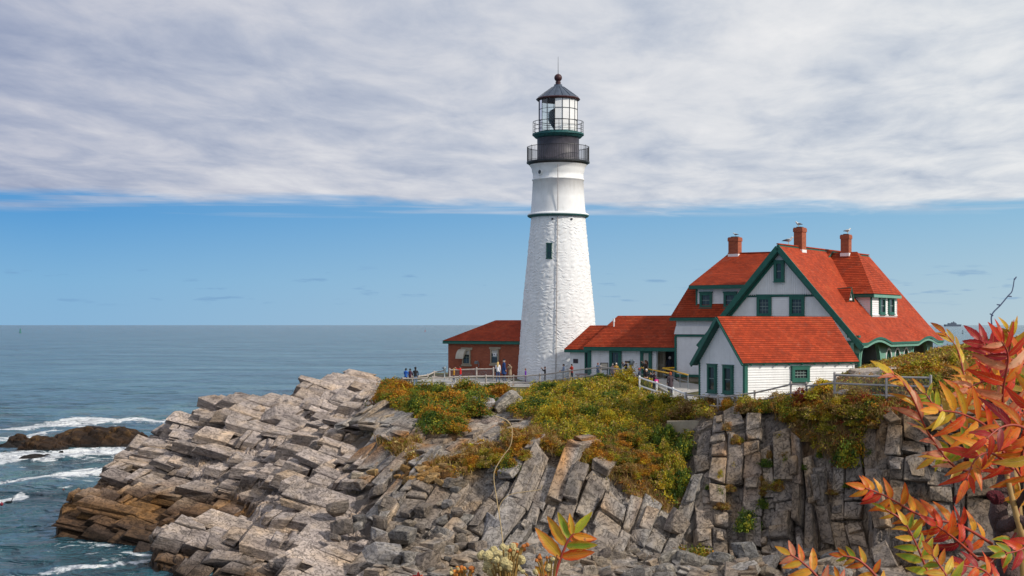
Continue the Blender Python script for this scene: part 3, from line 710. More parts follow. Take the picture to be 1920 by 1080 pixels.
def face_slabs(rng):
    """long slabs that lie in the face of the slope and of the cliff, side by side"""
    gx = np.arange(244, 2000, 12.); Yf = np.linspace(66, 118, 900); tab = []
    for px in gx:
        z = bh(np.full_like(Yf, px), Yf); tab.append(np.concatenate([[0], np.cumsum(np.hypot(np.diff(Yf), np.diff(z)))]))
    tab = np.array(tab)
    def pt(X, s_):
        Y = 80.
        for _ in range(7):
            px = 960 + F * X / Y; i = int(np.clip((px - gx[0]) / 12, 0, len(gx) - 1)); Y = .5 * Y + .5 * float(np.interp(s_, tab[i], Yf))
        return np.array([X, Y, float(bh(np.array([960 + F * X / Y]), np.array([Y]))[0])])
    out = []
    for reg, d1, WW, LL, HH, X0, X1, S1 in ((1, np.array([.40, .917]), (.55, 1.5), (1.3, 5.2), (.30, .60), -12, 13, 30), (2, np.array([.06, .998]), (.45, 1.25), (1.2, 4.4), (.35, .75), 8.5, 30, 26)):
        d2 = np.array([d1[1], -d1[0]]); c = X0 - 16. if reg else -S1 - 14.
        while c < (X1 + 14 if reg else 14):
            w_ = rng.uniform(*WW); t = (-8. if reg else X0 - 16) - rng.uniform(0, 4); lift = rng.normal(0, .12)
            while t < (S1 + 8 if reg else X1 + 18):
                L = rng.uniform(*LL); ch = d2 * (c + w_ / 2) + d1 * (t + L / 2); t += L
                if rng.random() < .25: lift = rng.normal(0, .16)
                if not (X0 - 1 < ch[0] < X1 + 1 and 0 < ch[1] < S1): continue
                o = pt(ch[0], ch[1]); px = 960 + F * o[0] / o[1]; py = HOR + (CAMZ - o[2]) * F / o[1]
                if o[2] < .2 or o[1] > (117 if reg == 0 else 100) or (reg == 0 and cave(px, py) > .45): continue
                ws = regions(o[None], np.array([px])); 
                if ws[reg][0] < .5 or px > 1965: continue
                if veg_mask(np.array([px]), np.array([py - 2]))[0] and rng.random() > .015: continue
                if rng.random() < .05: continue
                u, v = pt(ch[0] + d1[0] * .7, ch[1] + d1[1] * .7) - pt(ch[0] - d1[0] * .7, ch[1] - d1[1] * .7), pt(ch[0] + d2[0] * .7, ch[1] + d2[1] * .7) - pt(ch[0] - d2[0] * .7, ch[1] - d2[1] * .7)
                u /= np.linalg.norm(u); n_ = np.cross(u, v); n_ = n_ / np.linalg.norm(n_)
                if n_[2] < 0 and n_[1] > 0: n_ = -n_
                if n_[1] > .2: n_ = -n_
                v = np.cross(n_, u); Rt = np.stack([u, v, n_]); h = rng.uniform(*HH)
                # each slab leans a little out of the face, so its edges show
                a = rng.normal(0, .045, 3) + np.array([.10 if reg == 1 else .06, .05, 0]) * rng.uniform(-.5, 1.3)
                if reg == 0: a = rng.normal(0, .03, 3) + np.array([-.22 * rng.uniform(.5, 1.3), 0, 0])
                Rt = np.array(Matrix.Rotation(a[0], 3, Vector(u)) @ Matrix.Rotation(a[1], 3, Vector(v)) @ Matrix.Rotation(a[2], 3, Vector(n_))) @ Rt.T; Rt = Rt.T
                tp = o + u * (L / 2 if u[2] > 0 else -L / 2); tpx = 960 + F * tp[0] / tp[1]
                if 1300 < tpx < 1530 and HOR + (CAMZ - tp[2]) * F / tp[1] < 768: continue
                parts = [(0., L)]
                if rng.random() < (.6 if reg else .35) and L > 1.4:
                    k = rng.uniform(.25, .75) * L; parts = [(-L / 2 + k / 2, k), (k / 2, L - k)]
                for m_, Lp in parts:
                    half = np.array([Lp / 2, w_ / 2, h / 2]) * np.array([.992, .98, 1]); cn = BOXC * half + rng.normal(0, 1, (8, 3)) * np.minimum(half * (.17 if reg else .12), .17)
                    if rng.random() < .5: i = rng.integers(8); cn[i] *= (1 - np.array([rng.uniform(.05, .4), rng.uniform(0, .35), rng.uniform(0, .5)]))
                    cn[:, 0] += cn[:, 1] * (.38 if reg == 0 else .1)
                    cn = cn + np.array([m_, 0, lift + rng.normal(0, .05) - (.06 if reg else .20)]); q = chamfered(cn, .045 * rng.uniform(.5, 1.6)); W = q @ Rt + o; qq = q + rng.uniform(-9, 9, 3)
                    if rng.random() < (.42 if reg else .22) and Lp > .9:       # part of a higher layer left on top
                        hl = half * np.array([rng.uniform(.25, .7), rng.uniform(.45, .9), rng.uniform(.25, .5)]); c2 = BOXC * hl + rng.normal(0, 1, (8, 3)) * np.minimum(hl * .2, .14) + np.array([m_ + (half[0] - hl[0]) * rng.uniform(-.9, .9), (half[1] - hl[1]) * rng.uniform(-1, 1), lift - .04 + half[2] + hl[2] * .6]); q2 = chamfered(c2, .03); out.append((reg, q2 + rng.uniform(-9, 9, 3), q2 @ Rt + o, rng.random(), hl, .1))
                    out.append((reg, qq, W, rng.random(), half, .1))
            c += w_
    return out
BLK = make_blocks()
def _bend(recs):
    """the beds are not straight: one slow warp through all blocks"""
    v = np.concatenate([r[2] for r in recs]); d = np.stack([fbm(v * .16 + 13 * k + 5, 3) - .5 for k in range(3)], 1) * 1.7
    d *= np.repeat([1.0 if r[0] == 0 else .8 for r in recs], 24)[:, None]; d += np.stack([fbm(v * .7 + 13 * k + 55, 2) - .5 for k in range(3)], 1) * .26
    v = v + d; return [(r[0], r[1], v[24 * i:24 * i + 24], r[3], r[4], r[5]) for i, r in enumerate(recs)]
BLK = _bend(BLK)
def blocks_to_mesh(recs, name):
    v = np.concatenate([r[2] for r in recs]); q = np.concatenate([r[1] + np.array([0, 0, 7.3 * r[3]]) for r in recs]); cell = np.repeat([r[3] for r in recs], 24)
    px = 960 + F * v[:, 0] / v[:, 1]; reg = np.repeat([r[0] for r in recs], 24)
    ws = [(reg == k).astype(float) for k in range(3)]
    col, _, _ = stone_colour(v, px, cell, ws)
    quads = np.concatenate([_FQ[:18] + 24 * i for i in range(len(recs))]); tris = np.concatenate([_FQ[18:, :3] + 24 * i for i in range(len(recs))])
    me = bpy.data.meshes.new(name); me.vertices.add(len(v)); me.vertices.foreach_set('co', v.astype(np.float32).ravel())
    li = np.concatenate([quads.ravel(), tris.ravel()]).astype(np.int32); me.loops.add(len(li)); me.loops.foreach_set('vertex_index', li)
    st = np.concatenate([np.arange(len(quads)) * 4, len(quads) * 4 + np.arange(len(tris)) * 3]).astype(np.int32)
    me.polygons.add(len(st)); me.polygons.foreach_set('loop_start', st); me.materials.append(M['terrain'])
    for nm, typ, arr in (('col', 'FLOAT_COLOR', np.concatenate([np.clip(col, .005, .8), np.ones((len(v), 1))], 1)), ('q', 'FLOAT_VECTOR', q), ('rock', 'FLOAT', np.ones(len(v)))):
        at = me.attributes.new(nm, typ, 'POINT'); at.data.foreach_set({'FLOAT': 'value', 'FLOAT_COLOR': 'color', 'FLOAT_VECTOR': 'vector'}[typ], arr.astype(np.float32).ravel())
    me.update(); me.polygons.foreach_set('use_smooth', np.zeros(len(st), bool)); return me
for reg, par in enumerate((HEADLAND, SLOPE, CLIFF)):
    rs = [r for r in BLK if r[0] == reg]
    if not rs: continue
    def shown(r):
        v = r[2]; x = F * v[:, 0] / v[:, 1]; y = F * v[:, 2] / v[:, 1]; c = v.mean(0); px, py = 960 + F * c[0] / c[1], HOR + (CAMZ - c[2]) * F / c[1]
        return (x.max() - x.min()) * (y.max() - y.min()) * (1.0 if (0 < px < 1920 and py < 1085) else 0) * (1.0 if r[5] < .45 else .35)
    rs.sort(key=shown, reverse=True)
    for r in rs[:295]: link('rock_block', blocks_to_mesh([r], 'rock_block'), par)
    if rs[295:]: tag(link('rock_block_mass', blocks_to_mesh(rs[295:], 'rock_block_mass'), par), kind='stuff')
# bank under the view point, where the sumac grows
def bank():
    n = 40; X, Y = np.meshgrid(np.linspace(-9, 12, n), np.linspace(-6, 26, n)); r = sstep(Y, 3.6, 20)
    Z = 11.7 - .25 * sstep(Y, 0, 4) - 13.5 * r + .25 * np.sin(X * 1.3 + Y) * (1 - r)
    p = np.stack([X.ravel(), Y.ravel(), Z.ravel()], 1); p[:, 2] += (fbm(p * .7, 3) - .5) * .5
    i = np.arange(n * n).reshape(n, n); f = np.stack([i[:-1, :-1].ravel(), i[:-1, 1:].ravel(), i[1:, 1:].ravel(), i[1:, :-1].ravel()], 1)
    c = np.tile(np.array([.12, .085, .045, 1.]), (n * n, 1))
    me = np_mesh('bank', p, f, M['terrain'], True, {'col': ('FLOAT_COLOR', c), 'q': ('FLOAT_VECTOR', p), 'rock': ('FLOAT', np.full(n * n, .4))})
    tag(link('near_bank_ground', me), kind='structure')
bank()

# ------------------------------------------------------------------ sea
def sea_mat():
    m = bpy.data.materials.new('sea_water'); m.use_nodes = True; t = NT(m.node_tree); b = m.node_tree.nodes['Principled BSDF']
    geo = t.node('ShaderNodeNewGeometry'); pos = geo.outputs['Position']
    sw = t.noise(t.vmul(pos, (.012, .03, 1)), 1.0, 5, .6)
    base = t.ramp(t.math('ADD', t.math('MULTIPLY', sw, .6), t.math('MULTIPLY', t.noise(t.vmul(pos, (.10, .05, 1)), 1.0, 5, .65), .4)), [(.40, (.008, .045, .068)), (.50, (.028, .098, .128)), (.60, (.075, .165, .19))])
    fo = t.node('ShaderNodeAttribute', attribute_name='foam').outputs['Fac']
    fn = t.noise(t.vmul(pos, (.55, .55, 1)), 1.1, 7, .72, .6)
    fm = t.maprange(t.math('ADD', t.math('MULTIPLY', t.math('SUBTRACT', fn, .5), 1.5), t.math('SUBTRACT', t.math('MULTIPLY', fo, .62), .34)), .03, .20, 0, 1, True)
    fm = t.math('MULTIPLY', fm, t.maprange(fo, .02, .2), clamp=True)
    t.l.new(t.mix(fm, base, (.74, .77, .79, 1)), b.inputs['Base Color'])
    t.l.new(t.maprange(fm, 0, 1, .16, .8), b.inputs['Roughness']); b.inputs['IOR'].default_value = 1.333
    w1 = t.noise(t.vmul(pos, (.32, .26, 1)), 1.0, 6, .66, .5); w2 = t.noise(t.vmul(pos, (.075, .045, 1)), 1.0, 5, .62, .4)
    w3 = t.noise(t.vmul(pos, (.016, .010, 1)), 1.0, 5, .62, .3)
    hh = t.math('ADD', t.math('ADD', t.math('MULTIPLY', w1, 1.1), t.math('MULTIPLY', w2, 3.2)), t.math('MULTIPLY', w3, 9.0))
    bp = t.node('ShaderNodeBump', {'Height': hh, 'Strength': 1.0, 'Distance': 1.5}); t.l.new(bp.outputs[0], b.inputs['Normal'])
    return m
FOAM = [  # polylines over the water (px, py, half width in px rows, strength)
 ([(-60, 812), (60, 801), (120, 792), (190, 789), (310, 787)], 5.13, 1.03), ([(-60, 822), (20, 823), (70, 816), (100, 807)], 5.40, 0.81), ([(150, 797), (240, 794), (310, 794)], 2.70, 0.54),
 ([(-60, 858), (20, 856), (75, 855), (150, 847), (245, 839)], 7.43, 1.08), ([(60, 846), (140, 852), (200, 858), (240, 852)], 6.75, 0.65), ([(90, 868), (160, 866), (220, 858)], 4.05, 0.54), ([(-40, 872), (30, 874), (90, 880)], 4.05, 0.49),
 ([(-60, 906), (30, 901), (60, 896), (120, 888), (200, 881), (240, 875)], 5.13, 1.08), ([(20, 901), (80, 898), (130, 902)], 3.38, 0.76),
 ([(-60, 940), (0, 935), (36, 928)], 4.86, 1.08), ([(105, 1071), (160, 1067), (250, 1059), (300, 1046)], 6.08, 0.86), ([(-40, 1085), (30, 1078), (90, 1075)], 5.40, 0.65),
 ([(140, 1035), (200, 1045), (280, 1030)], 16.20, 0.49), ([(0, 668), (130, 664), (300, 659), (480, 655)], 0.94, 0.43), ([(80, 676), (240, 667), (320, 664)], 0.94, 0.36),
 ([(150, 915), (170, 905), (210, 870)], 6.75, 0.54), ([(105, 1024), (180, 1023), (280, 1043)], 5.40, 0.65), ([(60, 925), (110, 921), (140, 918)], 2.70, 0.43)]
def build_sea():
    py = np.concatenate([np.array([609.05, 609.3, 609.8, 610.6, 611.6]), np.arange(612.8, 800, 1.5), np.arange(800, 1130, 1.35), np.array([1150, 1200, 1300, 1500, 2000, 4000])])
    px = np.concatenate([np.array([-9000, -3000, -1200, -600]), np.arange(-300, 900, 4.0), np.arange(900, 2000, 16.0), np.array([2100, 2400, 3200, 5000, 9000])])
    PXg, PYg = np.meshgrid(px, py); Y = CAMZ * F / (PYg - HOR); X = (PXg - 960) / F * Y
    p = np.stack([X.ravel(), Y.ravel(), np.zeros(X.size)], 1); yy = p[:, 1]
    att = sstep(yy, 420, 110) if False else 1 - sstep(yy, 90, 420)
    wv = (fbm(p * np.array([.22, .24, 1]), 4) - .5) * .9 + (fbm(p * np.array([.05, .10, 1]) + 7, 3) - .5) * .9
    p[:, 2] = wv * att
    foam = np.zeros(len(p)); fx, fy = PXg.ravel(), PYg.ravel()
    jit = (fbm(np.stack([fx * .02, fy * .05, fx * 0], 1), 4) - .5)
    for line, hw, st in FOAM:
        d = np.full(len(p), 1e9)
        for (x0, y0), (x1, y1) in zip(line[:-1], line[1:]):
            t = np.clip((fx - x0) / (x1 - x0), 0, 1)
            ex = np.maximum(np.abs(fx - np.clip(fx, min(x0, x1), max(x0, x1))) - 4, 0) * .25
            d = np.minimum(d, np.abs(fy - (y0 + (y1 - y0) * t) + jit * hw * 2.2) + ex)
        foam = np.maximum(foam, st * (1 - sstep(d, hw * .25, hw * 1.7)))
    # a little wash where the water meets the rock
    n, m = PXg.shape; i = np.arange(n * m).reshape(n, m)
    f = np.stack([i[:-1, :-1].ravel(), i[1:, :-1].ravel(), i[1:, 1:].ravel(), i[:-1, 1:].ravel()], 1)
    me = np_mesh('sea', p, f, sea_mat(), True, {'foam': ('FLOAT', foam)})
    tag(link('sea_water', me), kind='structure')
build_sea()
# ------------------------------------------------------------------ lighthouse
def tower_radius(z):
    prof = [(6.5, 3.62), (9.66, 3.40), (14.57, 3.05), (18.1, 2.70), (22.6, 2.27)]
    return float(np.interp(z, [p[0] for p in prof], [p[1] for p in prof]))
TX, TY = (1046.5 - 960) / F * 119, 119.0
def zt(py): return CAMZ - (py - HOR) * TY / F
def build_tower():
    t = empty('lighthouse', (TX, TY, 8.8), 'tall white stone lighthouse tower with a black lantern and two galleries', 'lighthouse')
    rng = random.Random(4); c = Vector((TX, TY, 0))
    zr = zt(404)                                           # ring between rubble shaft and smooth shaft
    m = MB(); m.lathe(c, [(tower_radius(z) - .035, z) for z in np.linspace(6.5, zr, 40)], 72); m.build('shaft', M['tower'], t, True)
    # rubble stones under the whitewash, each its own bulging patch
    stones = []; z = 8.0
    while z < zr - .30:
        h = rng.choice((.14, .2, .26, .34, .42)) * rng.uniform(.85, 1.15); h = min(h, zr - z); a = rng.uniform(0, 1); end = a + 2 * PI
        while a < end - .06:
            r = tower_radius(z + h / 2); wa = rng.uniform(.30, .95) / r; wa = min(wa, end - a)
            if end - a - wa < .07: wa = end - a
            stones.append((a, wa, z, h)); a += wa
        z += h
    def stone_mesh(a, wa, z, h, mb):
        nx, nz = 5, 4; v = []; bul = rng.uniform(-.01, .022); tx, tz = rng.uniform(-.012, .012), rng.uniform(-.014, .014)
        wob = lambda aa, zz: .09 * math.sin(aa * 7 + zz * 1.1) + .07 * math.sin(aa * 17 + zz * 2.3 + 1) + .05 * math.sin(aa * 31 + zz * .7)
        dlo, dhi = rng.uniform(-.05, .05), rng.uniform(-.05, .05)
        sk = rng.uniform(-.04, .04)
        for j in range(nz):
            for i in range(nx):
                u, w_ = i / (nx - 1), j / (nz - 1)
                e = (1 - abs(2 * u - 1) ** 4) * (1 - abs(2 * w_ - 1) ** 4)
                zz = z + .006 + (h - .012) * w_ + sk * (u - .5) + dlo * (1 - w_) + dhi * w_; aa = a + wa * (.008 + .984 * u) + sk * .5 * (w_ - .5); zz += wob(aa, zz)
                rr = tower_radius(zz) - .05 + e * (.035 + bul) + e * (tx * (2 * u - 1) + tz * (2 * w_ - 1)) + rng.uniform(-.008, .008)
                v.append((TX + rr * math.cos(aa), TY + rr * math.sin(aa), zz))
        mb.add(v, [(j * nx + i, j * nx + i + 1, (j + 1) * nx + i + 1, (j + 1) * nx + i) for j in range(nz - 1) for i in range(nx - 1)])
    def facing(s):
        a, wa, z, h = s; return -math.sin(a + wa / 2) * wa * h * (1 if z > 9.3 else .3)
    stones.sort(key=facing, reverse=True)
    shaft = t
    for s in stones[:290]:
        m = MB(); stone_mesh(*s, m); m.build('stone', M['tower'], t, True)
    m = MB()
    for s in stones[290:]: stone_mesh(*s, m)
    tag(m.build('stone_infill', M['tower'], t, True), kind='stuff')
    # string course, smooth brick shaft, cornice
    m = MB(); m.lathe(c, [(2.30, zr - .14), (2.52, zr - .08), (2.57, zr + .06), (2.52, zr + .1), (2.42, zr + .16), (2.25, zr + .2)], 64); m.build('string_course', M['tower'], t, True)
    m = MB(); m.lathe(c, [(2.30, zr - .20), (2.47, zr - .17), (2.585, zr - .06), (2.585, zr - .01), (2.56, zr + .0)], 64); m.build('copper_edge', M['teal'], t, True)
    z3, z2 = zt(339), zt(314)
    m = MB(); m.lathe(c, [(2.30, zr + .1), (2.20, zt(372)), (2.12, z3 - .02), (2.18, z3), (2.18, z3 + .12), (2.11, z3 + .14), (2.12, zt(326)), (2.20, zt(322)), (2.20, zt(318)), (2.28, z2), (2.42, zt(310))], 64)
    m.build('upper_shaft', M['white'], t, True)
    # lower gallery, drum, upper gallery
    zg = zt(306); m = MB(); m.lathe(c, [(2.1, zg - .28), (2.36, zg - .22), (2.55, zg - .05), (2.64, zg - .02), (2.64, zg + .10), (1.6, zg + .12)], 48)
    m.build('lower_gallery', M['black'], t, False)
    zu = zt(253)
    m = MB(); m.lathe(c, [(1.80, zg + .08), (1.80, zg + .3), (1.755, zg + .32), (1.755, zu - .3), (1.80, zu - .25), (1.80, zu - .1)], 40); m.build('drum', M['drum'], t, True)
    m = MB(); m.lathe(c, [(1.7, zu - .32), (1.92, zu - .26), (2.10, zu - .08), (2.16, zu - .05), (2.16, zu + .08), (1.5, zu + .1)], 48); m.build('upper_gallery', M['teal'], t)
    for nm, R, z0, hh, nb, rr in (('lower_railing', 2.58, zg + .1, 1.22, 84, .014), ('upper_railing', 2.10, zu + .08, .98, 16, .020)):
        m = MB(); k = 64
        levels = (hh, .10) if nb > 40 else (hh, hh * .62, hh * .28)
        for z in levels: m.tube([c + Vector((R * math.cos(2 * PI * i / k), R * math.sin(2 * PI * i / k), z0 + z)) for i in range(k + 1)], .026 if z == hh else .017, 5, cap=False)
        rl = m.build(nm, M['black'], t)
        m = MB()
        for i in range(nb):
            a = 2 * PI * i / nb; p = c + Vector((R * math.cos(a), R * math.sin(a), z0)); big = nb > 40 and i % 7 == 0
            m.tube([p, p + Vector((0, 0, hh + (.07 if big else 0)))], rr * (1.9 if big else 1), 5)
        tag(m.build('balusters', M['black'], rl), kind='stuff')
    # lantern: twelve sides, glass in three tiers, landward panes blanked white
    z0, z1 = zu + .1, zt(188); R = 1.62; N = 16; off = PI / 16 - PI / 2
    pt = lambda i, r, z: c + Vector((r * math.cos(off + 2 * PI * i / N), r * math.sin(off + 2 * PI * i / N), z))
    m = MB(); m.lathe(c, [(R + .05, z0), (R + .05, z0 + .14), (R - .02, z0 + .15)], N); m.build('lantern_sill', M['teal'], t)
    fr = MB()
    for i in range(N): fr.tube([pt(i, R + .015, z0 + .1), pt(i, R + .015, z1)], .022, 6)
    zs = [z0 + .12, z0 + .12 + (z1 - z0) / 3, z0 + .12 + (z1 - z0) * 2 / 3, z1 - .04]
    for z in zs: fr.tube([pt(i, R + .02, z) for i in range(N + 1)], .022, 5, cap=False)
    frm = fr.build('lantern_frame', M['black'], t)
    for i in range(N):
        a = off + 2 * PI * (i + .5) / N; fx, fy = math.cos(a), math.sin(a)
        blank = (fx > -.02 and fy < .55)
        for k in range(3):
            m = MB(); a0, b0 = pt(i, R - .01, zs[k] + .02), pt(i + 1, R - .01, zs[k] + .02); up = Vector((0, 0, zs[k + 1] - zs[k] - .04))
            m.prism([a0, b0, b0 + up, a0 + up], Vector((fx, fy, 0)) * -.012)
            m.build('blank_pane' if blank else 'pane', M['white'] if blank else M['lglass'], frm)
    # lens with its drum inside
    m = MB(); m.lathe(c + Vector((0, 0, z0)), [(.25, 0), (.3, .25), (.72, .9), (.80, 1.05), (.80, 1.75), (.72, 1.9), (.35, 2.1), (.2, 2.25), (0.02, 2.28)], 24); ls = m.build('lens', M['lens'], t, False)
    m = MB()
    for z in np.linspace(1.1, 1.7, 7): m.lathe(c + Vector((0, 0, z0)), [(.80, z - .03), (.845, z), (.80, z + .03)], 24)
    m.build('prism_rings', M['glass'], ls, True)
    # roof
    ze = zt(187); m = MB(); m.lathe(c, [(1.66, ze - .10), (1.80, ze - .06), (1.86, ze + .03), (1.80, ze + .10)], N); m.build('roof_gutter', M['redlead'], t)
    m = MB(); m.lathe(c, [(1.83, ze + .06), (1.70, ze + .16), (1.05, ze + .66), (.48, ze + 1.05), (.34, ze + 1.17), (.34, ze + 1.26), (.2, ze + 1.28)], N); m.build('lantern_roof', M['slate'], t)
    m = MB()
    for i in range(N): m.tube([pt(i, 1.72, ze + .17), pt(i, .5, ze + 1.06)], .02, 4)
    m.build('roof_seams', M['slate'], t)
    zb = ze + 1.26; m = MB(); m.lathe(c, [(.24, zb), (.20, zb + .1), (.25, zb + .15), (.18, zb + .22), (.22, zb + .26)] + [(.33 * math.cos(x), zb + .57 + .33 * math.sin(x)) for x in np.linspace(-1.1, 1.5, 10)] + [(.05, zb + .92), (.02, zb + .94)], 20)
    m.build('ventilator_ball', M['redlead'], t, True)
    m = MB(); m.tube([c + Vector((0, 0, zb + .9)), c + Vector((0, 0, zt(106)))], [.025, .012], 5); m.build('lightning_rod', M['black'], t)
    # conductor cable down the front
    m = MB(); pts = []
    for z in np.linspace(8.6, zr - .25, 12): pts.append((TX - .12 - .14 * (zr - z) / 10, TY - tower_radius(z) - .05, z))
    m.tube(pts, .035, 5); pts = [(TX - .10, TY - np.interp(z, [zr + .2, z2], [2.33, 2.34]) - .03, z) for z in np.linspace(zr + .2, z2, 5)]; m.tube(pts, .03, 5)
    m.build('conductor_cable', M['wood2'], t)
    # windows
    def win(px, py0, py1, wpx):
        zc0, zc1 = zt(py1), zt(py0); zc = (zc0 + zc1) / 2; r = tower_radius(zc) if zc < zr else 2.2; X = (px - 960) / F * (TY - r); dxx = X - TX
        y = TY - math.sqrt(r * r - dxx * dxx); n = Vector((dxx, y - TY, 0)).normalized(); rt = Vector((-n.y, n.x, 0))
        if rt.x < 0: rt = -rt
        hw, hh = wpx / 2 * TY / F, (zc1 - zc0) / 2; o = Vector((X, y, zc)) + n * .02; up = Vector((0, 0, 1)); m = MB()
        m.obox(o + rt * (hw - .04), (rt, n, up), (.03, .07, hh)); m.obox(o - rt * (hw - .04), (rt, n, up), (.05, .07, hh))
        m.obox(o + up * (hh + .06), (rt, n, up), (hw + .03, .08, .06)); m.obox(o - up * (hh + .04), (rt, n, up), (hw + .05, .10, .04))
        wd = m.build('window', M['deepgreen'], t); m = MB(); m.obox(o - n * .0, (rt, n, up), (hw - .06, .045, hh)); m.build('pane', M['glass'], wd)
        m = MB(); m.obox(o + n * .05, (rt, n, up), (hw - .06, .012, .015)); m.obox(o + n * .05, (rt, n, up), (.010, .013, hh)); m.build('muntin', M['green'], wd)
    win(1030, 461, 486, 10)
    m = MB(); r = 2.16; X = (1013 - 960) / F * (TY - r); y = TY - math.sqrt(r * r - (X - TX) ** 2); n = Vector((X - TX, y - TY, 0)).normalized(); rt = Vector((-n.y, n.x, 0)); z = zt(326)
    q = [Vector((X, y, z)) + rt * .22 * math.cos(a) + Vector((0, 0, .24 * math.sin(a))) for a in np.linspace(0, 2 * PI, 17)[:-1]]
    m.prism([p - n * .1 for p in q], n * .16); ph = m.build('porthole', M['white'], t); m = MB(); m.prism([Vector((X, y, z)) + (p - Vector((X, y, z))) * .72 + n * .03 for p in q], n * .04); m.build('pane', M['glass'], ph)
    for i in range(2):
        m = MB(); m.obox((TX + (1.05 if i else -.55), TY - 2.2 + (.18 if i else 0), zt(414)), ((1, 0, 0), (0, 1, 0), (0, 0, 1)), (.07, .12, .07)); m.build('vent_hole', M['black'], t)
build_tower()

# ------------------------------------------------------------------ buildings
U = Vector((.545, .8384, 0)); V = Vector((-.8384, .545, 0)); ZV = Vector((0, 0, 1))
H0 = Vector((23.2, 95.0, 0))                        # right front eave corner of the keepers' house
def HP(a, b, z): return H0 + U * a + V * b + ZV * z
def window(par, c, rt, n, w, h, fw=.12, nx=2, ny=2, frame='green', glass='glass', head=.05, sill=True, name='window', blind=None, proud=.10):
    """frame > sash pane, muntins; c = centre on the wall face"""
    c, rt, n = Vector(c), Vector(rt).normalized(), Vector(n).normalized(); m = MB(); hw, hh = w / 2, h / 2; ax = (rt, n, ZV)
    for s in (-1, 1): m.obox(c + rt * s * (hw - fw / 2) + n * proud / 2, ax, (fw / 2, proud, hh))
    m.obox(c + ZV * (hh - fw / 2) + n * (proud / 2 + .002), ax, (hw - fw, proud, fw / 2))
    m.obox(c - ZV * (hh - fw / 2) + n * (proud / 2 + .002), ax, (hw - fw, proud, fw / 2))
    if head: m.obox(c + ZV * (hh + head / 2) + n * (proud / 2 + .01), ax, (hw + .04, proud + .02, head / 2))
    if sill: m.obox(c - ZV * (hh + .03) + n * (proud / 2 + .02), ax, (hw + .05, proud + .04, .03))
    wd = m.build(name, M[frame], par)
    m = MB(); m.obox(c + n * .050, ax, (hw - fw, .008, hh - fw)); m.build('pane', M[glass], wd)
    if blind:
        m = MB(); m.obox(c + n * .061 + ZV * (hh - fw) * (1 - blind), ax, (hw - fw, .003, (hh - fw) * blind)); m.build('blind', M['blind'], wd)
    m = MB(); iw, ih = w - 2 * fw, h - 2 * fw
    for i in range(1, nx): m.obox(c + rt * (iw * i / nx - iw / 2) + n * .068, ax, (.010, .008, ih / 2))
    for j in range(1, ny): m.obox(c + ZV * (ih * j / ny - ih / 2) + n * .069, ax, (iw / 2, .012, .025 if (ny == 2 or j == ny // 2) else .014))
    if nx > 1 or ny > 1: m.build('muntin', M['muntin'], wd)
    return wd
def wall(par, poly, n, matn='white', step=.15, lift=.040, th=.16, name='wall'):
    m = MB(); n = Vector(n).normalized(); m.courses(poly, n, ZV, step, lift); m.prism([Vector(p) - n * .002 for p in poly], -n * th)
    return m.build(name, M[matn], par)
def roof_plane(par, poly, n, th=.14, matn='roof', name='roof', trim='green', step=.18):
    n = Vector(n).normalized()
    if n.z < 0: n = -n
    up = (ZV - n * n.z).normalized(); m = MB(); m.courses(poly, n, up, step, .018)
    m.prism([Vector(p) - n * .002 for p in poly], -n * th, 1)
    return m.build(name, [M[matn], M[trim]], par)
def nrm(p): return (Vector(p[1]) - Vector(p[0])).cross(Vector(p[2]) - Vector(p[0])).normalized()
def board(par, a, b, w, h, name, matn='green', up=(0, 0, 1)):
    m = MB(); m.bar(a, b, w, h, up); return m.build(name, M[matn], par)

def chimney(par, c, ztop, zbase, w=.74, d=.74, cap='gull'):
    m = MB(); c = Vector((c.x, c.y, 0))
    def ring(hw, hd, z0, z1, mb, mi=0):
        mb.obox(c + ZV * (z0 + z1) / 2, (V, U, ZV), (hw, hd, (z1 - z0) / 2), mi)
    def faces(hw, hd, z0, z1, mb):
        for n, rt, h1, h2 in ((-U, -V, hd, hw), (U, V, hd, hw), (-V, U, hw, hd), (V, -U, hw, hd)):
            o = c + n * h1; q = [o - rt * h2 + ZV * z0, o + rt * h2 + ZV * z0, o + rt * h2 + ZV * z1, o - rt * h2 + ZV * z1]
            mb.add(q, [(0, 1, 2, 3)], 0, [[(0, z0), (2 * h2, z0), (2 * h2, z1), (0, z1)]])
        q = [c + V * i * hw + U * j * hd + ZV * z1 for i, j in ((-1, -1), (1, -1), (1, 1), (-1, 1))]; mb.add(q, [(0, 1, 2, 3)], 0)
    faces(w / 2, d / 2, zbase, ztop - .32, m); faces(w / 2 + .045, d / 2 + .045, ztop - .32, ztop - .06, m); faces(w / 2 + .01, d / 2 + .01, ztop - .07, ztop, m)
    q = m.build('chimney', M['chimney'], par)
    m = MB(); m.obox(c + ZV * (zbase + .30), (V, U, ZV), (w / 2 + .03, d / 2 + .03, .20 if ztop - zbase > 2 else .12)); m.build('flashing', M['white'], q)
    m = MB(); ring(w / 2 - .14, d / 2 - .14, ztop - .02, ztop + .06, m); m.build('flue', M['black'], q)

